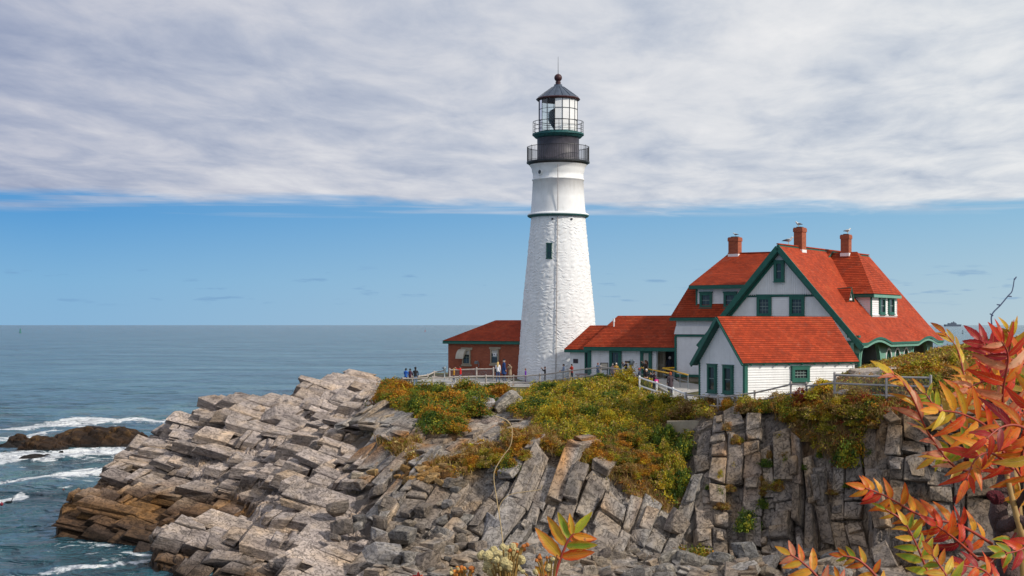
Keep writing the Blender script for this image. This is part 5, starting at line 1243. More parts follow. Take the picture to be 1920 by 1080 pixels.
# ---- oil house / shed in front
def shed():
    al = math.radians(25); A_ = Vector((math.cos(al), math.sin(al), 0)); B_ = Vector((-math.sin(al), math.cos(al), 0)); O = Vector((13.95, 85, 0)); SP = lambda a, b, z: O + A_ * a + B_ * b + ZV * z
    e = empty('shed', SP(4, 2.5, 8.8), 'small white clapboard shed with bright red roof in front of the big house', 'shed')
    L, W, ze, zr = 8.0, 5.0, 11.45, 14.02; o = .38; z0 = 7.8; sl = (zr - ze) / (W / 2 + .12); zo = ze - .06
    wall(e, [SP(0, 0, z0), SP(0, W, z0), SP(0, W, ze - .05), SP(0, W / 2, zr - .2), SP(0, 0, ze - .05)][::-1], -A_, name='gable_wall'); wall(e, [SP(0, 0, z0), SP(L, 0, z0), SP(L, 0, ze - .05), SP(0, 0, ze - .05)], -B_, name='wall')
    wall(e, [SP(L, 0, z0), SP(L, W, z0), SP(L, W, ze), SP(L, W / 2, zr - .2), SP(L, 0, ze)], A_, name='gable_wall'); wall(e, [SP(0, W, z0), SP(0, W, ze), SP(L, W, ze), SP(L, W, z0)], B_, name='wall')
    q = [SP(-o, -.30, ze - .24), SP(L + .25, -.30, ze - .24), SP(L + .25, W / 2, zr), SP(-o, W / 2, zr)]; roof_plane(e, q, nrm(q)); q = [SP(-o, W + .45, ze - .36), SP(-o, W / 2, zr), SP(L + .25, W / 2, zr), SP(L + .25, W + .45, ze - .36)]; roof_plane(e, q, nrm(q))
    m = MB(); m.bar(SP(-o - .03, W + .45, ze - .50), SP(-o - .03, W / 2, zr - .14), .09, .26); m.build('rake_board', M['green'], e); m = MB(); m.bar(SP(-o - .03, -.30, ze - .38), SP(-o - .03, W / 2, zr - .14), .07, .10); m.build('rake_board', M['green'], e)
    m = MB(); m.bar(SP(-o / 2, W + .3, ze - .48), SP(-o / 2, W / 2, zr - .32), o, .08); m.build('rake_soffit', M['deepgreen'], e)
    for i in range(9):
        a = .25 + i * .93; m = MB(); m.bar(SP(a, .1, ze - .24), SP(a, -.26, ze - .34), .09, .11); m.build('rafter_end', M['green'], e)
    board(e, SP(-.02, -.02, z0), SP(-.02, -.02, ze - .2), .22, .22, 'corner_board', up=tuple(A_)); board(e, SP(-.02, W, z0), SP(-.02, W, ze - .3), .14, .10, 'corner_board', up=tuple(A_)); board(e, SP(L, -.02, z0), SP(L, -.02, ze - .2), .10, .10, 'corner_board', 'white', up=tuple(A_))
    def ww(px0, px1, py0, py1, p0, nn, rt, **k):
        A, B = hit(px0, py1, p0, nn), hit(px1, py0, p0, nn); return window(e, (A + B) / 2, rt, nn, abs((B - A).dot(rt)), B.z - A.z, **k)
    ww(1329, 1345, 684, 735, SP(-.02, 0, 0), -A_, -B_, fw=.17, nx=1, ny=2); ww(1358, 1376, 686, 737, SP(-.02, 0, 0), -A_, -B_, fw=.17, nx=1, ny=2)
    ww(1483, 1516, 687, 715, SP(0, -.02, 0), -B_, A_, fw=.20, nx=4, ny=3)
shed()
# ------------------------------------------------------------------ paths
def strip(name, line, w, dz=.035, step=.8, m='path'):
    """a paved strip that follows the ground"""
    pts = [Vector((*p[:2], 0)) for p in line]; cl = []
    for a, b in zip(pts[:-1], pts[1:]):
        n = max(1, int((b - a).length / step)); cl += [a.lerp(b, i / n) for i in range(n)]
    cl.append(pts[-1]); v, f = [], []; k = 5
    for i, p in enumerate(cl):
        d = (cl[min(i + 1, len(cl) - 1)] - cl[max(i - 1, 0)]).normalized(); r = Vector((d.y, -d.x, 0))
        for j in range(k):
            q = p + r * w * (j / (k - 1) - .5); v.append((q.x, q.y, ground(q.x, q.y) + dz))
    for i in range(len(cl) - 1):
        for j in range(k - 1): f.append((i * k + j, i * k + j + 1, (i + 1) * k + j + 1, (i + 1) * k + j))
    o = link(name, mesh_from(name, v, f, [M[m]], None, True)); tag(o, kind='structure'); return o
g2 = lambda px, Y: gp(px, Y)
strip('path', [g2(757, 115.5), g2(860, 115.6), g2(960, 115.2), g2(1010, 114.2), g2(1070, 111.4), g2(1126, 108.6), g2(1180, 106), g2(1205, 102.5), g2(1240, 98.6), g2(1285, 94), g2(1345, 88)], 3.2)
strip('path', [g2(790, 119.5), g2(870, 118.4), g2(960, 117.5)], 3.0, .03)
strip('path', [g2(1195, 106.5), g2(1255, 104.5), g2(1300, 99)], 3.6, .025)

# ------------------------------------------------------------------ fences
def fence(posts, label, cat='fence', hgt=1.1, rails=(1.05, .5), pr=.065, rr=.055, mesh=True, m='wood', extra=None, pcol=None):
    """posts: (px, Y, top py or None)"""
    base = []
    for px, Y, py in posts:
        g = gp(px, Y)
        if py is not None: g.z = P(px, py, Y).z - hgt
        base.append(g)
    e = empty('fence', base[0], label, cat)
    for i, g in enumerate(base):
        mb = MB(); mb.tube([g - ZV * .5, g + ZV * (hgt + .06), g + ZV * (hgt + .09)], [pr, pr, pr * .6], 8); mb.build('post', M[m], e)
    for a, b in zip(base[:-1], base[1:]):
        for r in rails:
            mb = MB(); mid = (a + b) / 2 + ZV * (r - .01); mb.tube([a + ZV * r, mid, b + ZV * r], [rr, rr * .93, rr * .97], 7); mb.build('rail', M[m], e)
        if mesh:
            mb = MB(); L = (b - a).length; n = min(int(L / .075), 130); d = (b - a) / n; hi, lo = rails[0] - .02, rails[-1] - .35 if len(rails) == 2 else rails[-1]; k = Vector((0, 0, hi - lo)); s = int((hi - lo) / (L / n))
            off = Vector((0, .03, 0))
            for i in range(0, n + s, 1):                          # chain link: two sets of slanting wires
                for sg in (1, -1):
                    t0, t1 = (i - s, i) if sg > 0 else (i, i - s); z0, z1 = lo, hi
                    if t0 == t1: continue
                    c0, c1 = max(0, min(n, t0)), max(0, min(n, t1)); za = z0 + (z1 - z0) * (c0 - t0) / (t1 - t0); zb = z0 + (z1 - z0) * (c1 - t0) / (t1 - t0)
                    if c0 == c1: continue
                    p, q = a + d * c0 + ZV * za + off, a + d * c1 + ZV * zb + off
                    w_ = Vector((0, 0, .004)); mb.add([p - w_, q - w_, q + w_, p + w_], [(0, 1, 2, 3)])
            tag(mb.build('wire_mesh', M['steel'], e), kind='stuff')
    return e, base
front, fb = fence([(754, 114, 709), (811, 114, 707), (862, 114, 706), (911, 114, 704.6), (963, 114, 704.4), (1012, 113, 702), (1068, 110, 694), (1126, 107, 687), (1180, 104, 693)], 'long weathered two rail fence with wire mesh in front of the lighthouse')
fence([(754, 114, 709), (772, 118, 706), (802, 120, 702.5), (814, 121, 697), (834, 122, 694)], 'short fence running from the corner post to the brick building', hgt=1.0, mesh=False, rails=(.97, .55))
fence([(843, 118.5, 692), (893.5, 118, 690.5), (925, 117.8, 690)], 'pinkish fence with wire mesh below the brick building wall', hgt=1.05, rails=(.98, .40))
fence([(1199, 100, 706.5), (1231, 97, 717), (1262, 94, 728), (1285, 92, 737)], 'white rail fence with mesh panels sloping down beside the visitors', m='white', rr=.06, rails=(1.05, .48))
fence([(1287, 91.8, 738), (1346, 86, 743), (1415, 84.2, 734), (1483, 82.3, 718), (1512, 81.5, 719)], 'thin wooden rail fence crossing in front of the white shed', rails=(1.02, .50), mesh=False)
fence([(1565, 79.2, 700.5), (1662, 77.6, 704), (1745, 76.5, 706)], 'three rail grey fence with chain link mesh on the cliff top right of the shed', hgt=1.40, rails=(1.33, .86, .30), pr=.075, rr=.06, m='wood2')
fence([(1512, 81.5, 722), (1565, 79.2, 716)], 'single low rail joining the two cliff top fences', rails=(.95,), mesh=False, hgt=1.0)

# ------------------------------------------------------------------ ramp with yellow hand rails
def ramp():
    e = empty('ramp_railing', gp(1250, 103), 'yellow topped handrail with grey posts along the entry ramp', 'railing')
    A, B, C_ = P(1202, 689, 106.0), P(1215, 692, 104.5), P(1258, 700.5, 100.5)
    def run(pts, nm):
        m = MB(); m.tube(pts, .055, 7); m.build(nm, M['yellow'], e)
        for p, q in zip(pts[:-1], pts[1:]):
            m = MB(); m.tube([p - ZV * .48, q - ZV * .48], .025, 6); m.build('mid_rail', M['steel'], e)
        for p in pts:
            m = MB(); m.tube([p - ZV * 1.05, p], .03, 6); m.build('post', M['steel'], e)
    run([A, B, C_], 'handrail'); run([P(1243, 690.5, 106), P(1262, 695, 103), P(1275, 699, 101.6), P(1290, 703, 100)], 'handrail')
    run([P(1243, 690.5, 106), P(1264, 689.5, 106.6)], 'handrail')
    c = [P(1207, 712, 105), P(1258, 725, 99.2), P(1294, 722, 100.2), P(1262, 706, 106)]
    m = MB(); c = [Vector((p.x, p.y, ground(p.x, p.y) + h_)) for p, h_ in zip(c, (.30, .07, .07, .38))]; m.prism(c, ZV * -.8); tag(m.build('entry_ramp', M['path']), kind='structure')
ramp()

# ------------------------------------------------------------------ people
SKIN = mat('skin', (.50, .29, .20), .6)
_cm = {}
def cloth(c):
    k = tuple(round(x, 3) for x in c)
    if k not in _cm: _cm[k] = mat('cloth_' + str(len(_cm)), c, .85, var=.18, vscale=9)
    return _cm[k]
def person(px, Y, head_py, face, top, legs, hair, label, arms='down', long_hair=False, cap=None, coat=False, skin=None, bag=None, kind='man', stride=.12, group=None):
    """a standing figure: face = heading in degrees (0 looks at +x, 90 away from the viewer)"""
    g = gp(px, Y, .03); H = min(max(P(px, head_py, Y).z - g.z, 1.05), 1.88)
    S = H / 1.75; rz = math.radians(face) - PI / 2
    e = empty('person', g, label, 'person', group, rz, absolute=False)
    sw = .185 if kind == 'man' else .165; hw = .095; rnd = random.Random(int(px * 7))
    J = {'pel': (0, 0, .93), 'wai': (0, .0, 1.08), 'che': (0, .01, 1.30), 'nek': (0, 0, 1.47), 'hd1': (0, .02, 1.57), 'hd2': (0, .025, 1.66), 'hd3': (0, .01, 1.715)}
    Rr = {'pel': (.165, .115), 'wai': (.140, .100), 'che': (.165, .115), 'nek': (.058, .058), 'hd1': (.070, .085), 'hd2': (.078, .095), 'hd3': (.055, .07)}
    ed = [('pel', 'wai'), ('wai', 'che'), ('che', 'nek'), ('nek', 'hd1'), ('hd1', 'hd2'), ('hd2', 'hd3')]
    for s, n in ((-1, 'L'), (1, 'R')):
        fw = stride * s * .5
        J['hip' + n] = (s * hw, 0, .86); J['kne' + n] = (s * (hw + .01), fw * .5 + .03, .48); J['ank' + n] = (s * (hw + .015), fw, .09); J['toe' + n] = (s * (hw + .04), fw + .15, .04)
        Rr['hip' + n] = (.095, .095); Rr['kne' + n] = (.06, .06); Rr['ank' + n] = (.043, .043); Rr['toe' + n] = (.04, .032)
        ed += [('pel', 'hip' + n), ('hip' + n, 'kne' + n), ('kne' + n, 'ank' + n), ('ank' + n, 'toe' + n)]
        J['sho' + n] = (s * sw, 0, 1.41); Rr['sho' + n] = (.068, .066)
        if arms == 'down': el, wr = (s * (sw + .05), -.03, 1.13), (s * (sw + .04), .06, .90)
        elif arms == 'photo': el, wr = (s * (sw + .07), .16, 1.25), (s * .07, .30, 1.53)
        elif arms == 'reach': el, wr = (s * (sw + .03), .20, 1.36), (s * .09, .46, 1.48)
        elif arms == 'rest': el, wr = (s * (sw + .05), .06, 1.16), (s * .10, .30, 1.10)
        else: el, wr = (s * (sw + .03), .02, 1.15), (s * .08, .22, 1.02)
        J['elb' + n], J['wri' + n] = el, wr; Rr['elb' + n] = (.046, .046); Rr['wri' + n] = (.034, .034)
        ed += [('che', 'sho' + n), ('sho' + n, 'elb' + n), ('elb' + n, 'wri' + n)]
    names = list(J); me = bpy.data.meshes.new('person_body'); me.from_pydata([Vector(J[k]) for k in names], [(names.index(a), names.index(b)) for a, b in ed], [])
    ob = bpy.data.objects.new('tmp', me); C.objects.link(ob); md = ob.modifiers.new('s', 'SKIN'); md.use_smooth_shade = True; ob.modifiers.new('u', 'SUBSURF').levels = 1
    for i, k in enumerate(names):
        sv = me.skin_vertices[0].data[i]; sv.radius = Rr[k]; sv.use_root = (k == 'pel')
    dg = bpy.context.evaluated_depsgraph_get(); em = bpy.data.meshes.new_from_object(ob.evaluated_get(dg)); bpy.data.objects.remove(ob)
    bm = bmesh.new(); bm.from_mesh(em)
    # hands: palm, four fingers and a thumb, joined onto the wrist
    for s, n in ((-1, 'L'), (1, 'R')):
        w_, l_ = Vector(J['wri' + n]), Vector(J['elb' + n]); d = (w_ - l_).normalized(); x = d.cross(Vector((0, 1, .3))).normalized(); y = d.cross(x); hm = MB()
        hm.tube([w_ - d * .02, w_ + d * .04, w_ + d * .095], [.032, .04, .036], 6)
        for q in range(4):
            b_ = w_ + d * .09 + x * (.024 * (q - 1.5)); L_ = (.062, .075, .07, .055)[q]; hm.tube([b_, b_ + d * L_ * .55, b_ + d * L_ * .9 + y * .025], [.011, .010, .008], 5)
        hm.tube([w_ + d * .03 + x * .035 * s, w_ + d * .07 + x * .06 * s + y * .015, w_ + d * .10 + x * .062 * s + y * .02], [.014, .012, .009], 5)
        vs = [bm.verts.new(p) for p in hm.v]
        for q in hm.f:
            try: bm.faces.new([vs[k] for k in q]).material_index = 9
            except ValueError: pass
    # face: nose, ears and eyes
    fm = MB(); fm.tube([(0, .105, 1.625), (0, .135, 1.59)], [.010, .018], 5)
    for s in (-1, 1): fm.tube([(s * .078, .02, 1.63), (s * .092, .01, 1.59)], [.018, .012], 5)
    vs = [bm.verts.new(p) for p in fm.v]
    for q in fm.f: bm.faces.new([vs[k] for k in q]).material_index = 9
    hemz = .62 if coat else .90
    for f_ in bm.faces:
        if f_.material_index == 9: f_.material_index = 0; continue
        c = f_.calc_center_median(); arm = abs(c.x) > .13 and c.z > .85 and (abs(c.x) > sw - .02 or c.y > .14)
        dl = min((Vector(J['wri' + n]) - c).length for n in 'LR')
        if c.z > 1.49 and abs(c.x) < .11 and c.y < .16 and dl > .12: k = 0
        elif dl < .05: k = 0
        elif c.z < .075: k = 3
        elif c.z > hemz or arm: k = 1
        else: k = 2
        f_.material_index = k; f_.smooth = True
    em.materials.clear()
    for mm in (skin or SKIN, cloth(top), cloth(legs), M['black']): em.materials.append(mm)
    bm.to_mesh(em); bm.free()
    b = link('body', em, e); b.scale = (S, S, S)
    def child(mb, nm, mt, smooth=True):
        o = mb.build(nm, mt, e, smooth, loc=(0, 0, 0)); o.scale = (S, S, S); return o
    hm = MB(); v, f = [], []; nu, nv = 12, 7                           # hair cap (open at the face)
    for j in range(nv):
        th = PI * .5 * j / (nv - 1) * 1.25
        for i in range(nu):
            ph = 2 * PI * i / nu; fr = max(0, math.sin(ph)); r = math.sin(min(th, PI / 2)) if th < PI / 2 else 1 - .1 * (th - PI / 2)
            z = 1.635 + .105 * math.cos(th) - (.05 if fr < .3 and j == nv - 1 else 0) + (.045 * fr if j >= nv - 2 else 0)
            v.append((.089 * r * math.cos(ph), .012 + .105 * r * math.sin(ph) * (.93 if fr > .3 else 1.0), z))
    f = [(j * nu + i, j * nu + (i + 1) % nu, (j + 1) * nu + (i + 1) % nu, (j + 1) * nu + i) for j in range(nv - 1) for i in range(nu)]
    hm.add(v, f)
    if long_hair: hm.tube([(0, -.06, 1.66), (0, -.105, 1.52), (0, -.11, 1.38), (0, -.10, 1.27)], [.07, .085, .075, .03], 8)
    child(hm, 'hair', cloth(hair))
    if cap:
        cmn = MB(); cmn.lathe((0, .01, 0), [(.098, 1.655), (.10, 1.69), (.085, 1.735), (.03, 1.755), (.005, 1.757)], 14); cmn.obox((0, .125, 1.668), ((1, 0, 0), (0, 1, -.15), (0, .15, 1)), (.07, .06, .006)); child(cmn, 'cap', cloth(cap))
    if coat:
        cmn = MB(); cmn.lathe((0, 0, 0), [(.205, .60), (.19, .80), (.17, 1.0), (.16, 1.08)], 14); child(cmn, 'coat_skirt', cloth(top))
    if arms == 'photo' or arms == 'reach':
        cmn = MB(); yy = J['wriL'][1] + .09; zz = J['wriL'][2] + .03; cmn.obox((0, yy, zz), ((1, 0, 0), (0, 1, 0), (0, 0, 1)), (.065, .03, .045)); cmn.tube([(0, yy + .02, zz), (0, yy + .09, zz)], .032, 8); child(cmn, 'camera', M['black'], False)
    if bag:
        cmn = MB(); cmn.obox((-.20, -.06, .98), ((1, 0, 0), (0, 1, 0), (0, 0, 1)), (.06, .13, .14)); cmn.tube([(-.20, -.06, 1.1), (-.1, -.02, 1.42), (.08, .0, 1.46)], .014, 5); child(cmn, 'bag', cloth(bag))
    return e
DK, BR, BL, GR = (.012, .010, .010), (.05, .022, .012), (.55, .38, .14), (.5, .48, .45)
BSK = mat('dark_skin', (.16, .08, .05), .6)
NAVY, JEANS, BLACK = (.02, .035, .09), (.035, .07, .17), (.012, .012, .016)
person(761, 115.4, 690, 60, (.02, .12, .48), BLACK, DK, 'person in bright blue jacket at the left corner of the fence', skin=BSK, arms='rest')
person(769, 115.8, 690.5, 60, (.10, .045, .07), (.06, .04, .05), DK, 'person in dark mauve top between blue jacket and black cap', skin=BSK, arms='rest', kind='woman')
person(779, 115.2, 688, 110, BLACK, (.12, .20, .34), DK, 'person in black shirt, black cap and jeans at left end of fence', skin=BSK, cap=BLACK)
person(851, 117.2, 690.5, 200, (.62, .30, .03), NAVY, BL, 'small child in orange yellow top below the brick wall', arms='down', kind='woman')
person(863.5, 116.6, 685, 175, (.55, .015, .012), JEANS, DK, 'person in bright red top raising a camera near the brick building', arms='reach', kind='woman')
person(933.5, 116.6, 678, 80, (.72, .72, .76), JEANS, BL, 'woman with long blond hair in white shirt and jeans, back turned', long_hair=True, kind='woman', bag=BLACK)
person(945, 116.8, 673.5, 20, (.015, .05, .17), NAVY, GR, 'tall man in long navy coat and cap beside the blond woman', coat=True, cap=BLACK)
person(956, 117.2, 681, 250, (.30, .22, .15), (.32, .26, .18), DK, 'person in beige coat next to the navy coat by tower base', coat=True, kind='woman', arms='photo')
person(985.5, 114.9, 690.5, 170, (.13, .02, .32), (.16, .12, .2), (.16, .05, .02), 'child with auburn hair in purple jacket in front of tower', arms='down', kind='woman')
person(1022, 113.9, 687, 190, BLACK, (.3, .28, .27), (.05, .02, .015), 'dark haired person in black jacket holding up a camera', arms='photo', kind='woman')
person(1057, 112, 682, 185, (.10, .14, .24), (.3, .3, .3), DK, 'person in grey blue jacket looking left along the fence', arms='rest')
person(1072, 111.2, 682, 215, (.42, .03, .015), BLACK, DK, 'dark haired person in red top with black sleeves', arms='rest')
person(1121, 108.9, 680, 300, (.05, .09, .17), (.05, .09, .17), (.25, .06, .03), 'red haired person in blue jacket beside the display board', arms='rest', kind='woman')
person(1149, 108.2, 681.5, 250, (.28, .20, .22), (.25, .2, .2), (.62, .6, .58), 'white haired person in mauve top at the fence', kind='woman')
person(1155.5, 107.4, 680, 280, (.42, .25, .05), (.25, .17, .06), (.66, .62, .56), 'white haired person in yellow top at the fence')
person(1174, 105.8, 676, 200, (.02, .012, .03), BLACK, DK, 'person in black top using the viewer at the fence end', arms='photo', kind='woman')
person(1199, 101.6, 690, 185, (.05, .06, .10), BLACK, BR, 'person with red cap leaning at the white fence', cap=(.40, .07, .05), arms='rest')
person(1211, 104.4, 674.5, 210, (.05, .03, .025), BLACK, BR, 'tall woman with long brown hair behind the white haired man', long_hair=True, kind='woman', arms='photo')
person(1212, 100.4, 691, 260, BLACK, (.03, .03, .05), (.66, .64, .6), 'white haired man with dark glasses in black jacket', arms='rest')
person(1227, 98.8, 695.5, 200, (.02, .012, .02), BLACK, DK, 'person in dark cap taking a picture, with pink bag', cap=BLACK, arms='photo', bag=(.6, .03, .28))
person(1257, 96.2, 694, 120, (.06, .04, .05), (.05, .035, .045), (.35, .08, .03), 'person in brown coat walking away down the path', arms='hold', coat=True)
person(1256, 108.0, 661.5, 90, (.012, .016, .03), (.03, .03, .05), GR, 'person in long dark coat standing in the entry doorway', coat=True)

# ------------------------------------------------------------------ small things along the path
def viewer(px, Y, py, label, face=90):
    g = gp(px, Y); H = P(px, py, Y).z - g.z; e = empty('coin_viewer', g, label, 'viewer', None, math.radians(face - 90), False)
    k = H / 1.6
    def pt(mb, n, m): o = mb.build(n, m, e, True, loc=(0, 0, 0)); o.scale = (k, k, k)
    m = MB(); m.lathe((0, 0, 0), [(.20, 0), (.18, .05), (.06, .10), (.05, 1.05), (.07, 1.15), (.09, 1.2)], 12); pt(m, 'stand', M['steel'])
    m = MB(); m.lathe((0, 0, 0), [(.03, 1.18), (.14, 1.22), (.16, 1.34), (.15, 1.5), (.10, 1.58), (.01, 1.6)], 12); pt(m, 'head', M['steel'])
    m = MB()
    for s in (-1, 1): m.tube([(s * .06, -.20, 1.40), (s * .07, .24, 1.42)], [.04, .07], 8)
    pt(m, 'eyepieces', M['black'])
viewer(1183.5, 104.8, 673, 'grey coin viewer on a post at the fence end by the path', 200)
viewer(833.5, 118.6, 687, 'dark coin viewer standing left of the brick building', 180)
def board_sign(px, Y, py0, py1, wpx, label):
    g = gp(px, Y); a, b = P(px, py1, Y).z, P(px, py0, Y).z; w_ = wpx * Y / F; e = empty('display_board', g, label, 'display board')
    m = MB(); m.obox((g.x, g.y, (a + b) / 2), ((1, 0, 0), (0, 1, 0), (0, 0, 1)), (w_ / 2, .03, (b - a) / 2)); m.build('frame', M['black'], e)
    m = MB(); m.obox((g.x, g.y - .035, (a + b) / 2), ((1, 0, 0), (0, 1, 0), (0, 0, 1)), (w_ / 2 - .06, .01, (b - a) / 2 - .06)); m.build('panel', M['awning'], e)
    for s in (-1, 1): m = MB(); m.tube([(g.x + s * w_ * .4, g.y + .05, g.z - .3), (g.x + s * w_ * .4, g.y + .05, b)], .035, 6); m.build('leg', M['black'], e)
board_sign(1133, 109.8, 680, 694, 15, 'black framed display board standing on the path by the passage')
def bench():
    g = gp(1096, 112.2); e = empty('bench', g, 'low pale pink granite bench beside the passage wall', 'bench'); Z3 = ((1, 0, 0), (0, 1, 0), (0, 0, 1))
    m = MB(); m.obox(g + ZV * .45, Z3, (.72, .22, .06)); m.build('seat', mat('pink_granite', (.42, .30, .29), .7, var=.2), e)
    for s in (-1, 1): m = MB(); m.obox(g + Vector((s * .5, 0, .19)), Z3, (.09, .18, .20)); m.build('leg', M['stone'], e)
bench()
def bin_():
    g = gp(1114, 109.6); e = empty('planter', g, 'round white tub standing behind the top of the fence', 'tub'); m = MB(); m.lathe(g, [(.20, 0), (.27, .45), (.30, .5), (.26, .5), (.24, .42), (0.01, .42)], 16); m.build('tub', M['white'], e); m = MB(); m.lathe(g, [(.29, .30), (.31, .33), (.29, .36)], 16); m.build('band', M['black'], e)
bin_()
# concrete retaining wall under the shed path
def retaining():
    a, b = P(1252, 790, 86.6), P(1316, 789, 84.8); m = MB(); d = Vector((0, 1, 0))
    m.prism([a - ZV * 1.4, b - ZV * 1.4, b, a], d * .5); o = m.build('retaining_wall', M['stone']); tag(o, 'short concrete retaining wall in the slope below the shed fence', 'wall')
retaining()
# gulls on the roofs
def gull(p, face, label, group=None, s=1.0):
    e = empty('gull', p, label, 'gull', group, math.radians(face), False); W_ = mat('gull_white', (.62, .62, .62), .7) if 'gw' not in M else M['gw']; M['gw'] = W_; G_ = M.get('gg') or mat('gull_grey', (.12, .13, .15), .7); M['gg'] = G_
    def pt(mb, n, m): o = mb.build(n, m, e, True, loc=(0, 0, 0)); o.scale = (s, s, s)
    m = MB(); m.tube([(-.20, 0, .17), (-.10, 0, .20), (0, 0, .20), (.10, 0, .23), (.15, 0, .29), (.18, 0, .33), (.215, 0, .335), (.24, 0, .33)], [.012, .06, .085, .07, .042, .046, .035, .01], 10); pt(m, 'body', W_)
    m = MB()
    for q in (-1, 1): m.tube([(.08, q * .065, .23), (-.05, q * .085, .22), (-.20, q * .05, .19), (-.30, q * .02, .17)], [.03, .045, .03, .006], 6)
    pt(m, 'wings', G_); m = MB(); m.tube([(.235, 0, .33), (.275, 0, .32)], [.012, .004], 5); pt(m, 'beak', M['yellow'])
    m = MB()
    for q in (-1, 1): m.tube([(.01, q * .03, .13), (.02, q * .03, .0), (.06, q * .03, .0)], [.007, .007, .006], 4)
    pt(m, 'legs', M['yellow'])
gull(HP(4.1, 5.9, hit(1499, 427, HP(4.1, 5.8, 0), U).z + .05), 200, 'gull standing on the tallest middle chimney', s=1.1)
gull(HP(9.4, 4.2, hit(1589, 440, HP(9.4, 4.3, 0), U).z + .05), 20, 'gull standing on the right chimney', s=1.2)
gull(HP(9.3, 13.1, hit(1380, 445, HP(9.3, 13.15, 0), U).z + .05), 150, 'gull sitting on the left chimney', s=.9)
gull(HP(1.9, 5.8, 19.13), 340, 'gull standing on the roof ridge above the front gable', s=1.5)
# ------------------------------------------------------------------ vegetation
def quads_mesh(name, ctr, size, col, rng, upbias=.35, aspect=1.8, m='leaf', fold=True):
    """many small leaf-shaped quads"""
    n = len(ctr); nrm_ = rng.normal(0, 1, (n, 3)); nrm_[:, 2] = np.abs(nrm_[:, 2]) + upbias; nrm_ /= np.linalg.norm(nrm_, axis=1)[:, None]
    a = rng.normal(0, 1, (n, 3)); a -= nrm_ * (a * nrm_).sum(1)[:, None]; a /= np.linalg.norm(a, axis=1)[:, None]; b = np.cross(nrm_, a)
    s = size[:, None]; v = np.stack([ctr - a * s, ctr + b * s / aspect + nrm_ * s * .12, ctr + a * s, ctr - b * s / aspect + nrm_ * s * .12], 1).reshape(-1, 3)
    f = np.arange(4 * n).reshape(n, 4); c4 = np.repeat(np.concatenate([col, np.ones((n, 1))], 1), 4, 0)
    return np_mesh(name, v, f, M[m], False, {'col': ('FLOAT_COLOR', c4)})
def pick(rng, pal, n, jit=.25):
    pal = [(np.array(c), w_) for c, w_ in pal]; pr = np.array([w_ for _, w_ in pal]); k = rng.choice(len(pal), n, p=pr / pr.sum())
    return np.clip(np.array([c for c, _ in pal])[k] * rng.uniform(1 - jit, 1 + jit, (n, 1)), .003, .8)
OLIVE, GRN, DGRN, YEL, ORG, RUST, STRAW, BRN, YG = (.24, .205, .025), (.13, .19, .022), (.05, .10, .018), (.58, .40, .025), (.48, .21, .018), (.30, .12, .025), (.54, .37, .14), (.29, .175, .065), (.38, .35, .03)
PAL = {'bush': [(GRN, 3), (DGRN, 2), (OLIVE, 3.5), (ORG, 1.3), (RUST, .6), (YG, 2.4)], 'gold': [(YEL, 2.8), (YG, 3), (OLIVE, 2.8), (GRN, 1.0), (STRAW, 1.0), (ORG, .5)], 'green': [(DGRN, 2.6), (GRN, 3), (YG, 1)],
       'dry': [(BRN, 3), (STRAW, 1.6), (RUST, 1.3), (OLIVE, 2), (ORG, .6)], 'orange': [(ORG, 3), (RUST, 1.2), (YEL, 1), (OLIVE, 1)], 'red': [((.30, .03, .02), 2), (RUST, 2), (ORG, 1), (OLIVE, 1)], 'yellow': [(YEL, 3), (YG, 2.5), (ORG, .5)]}
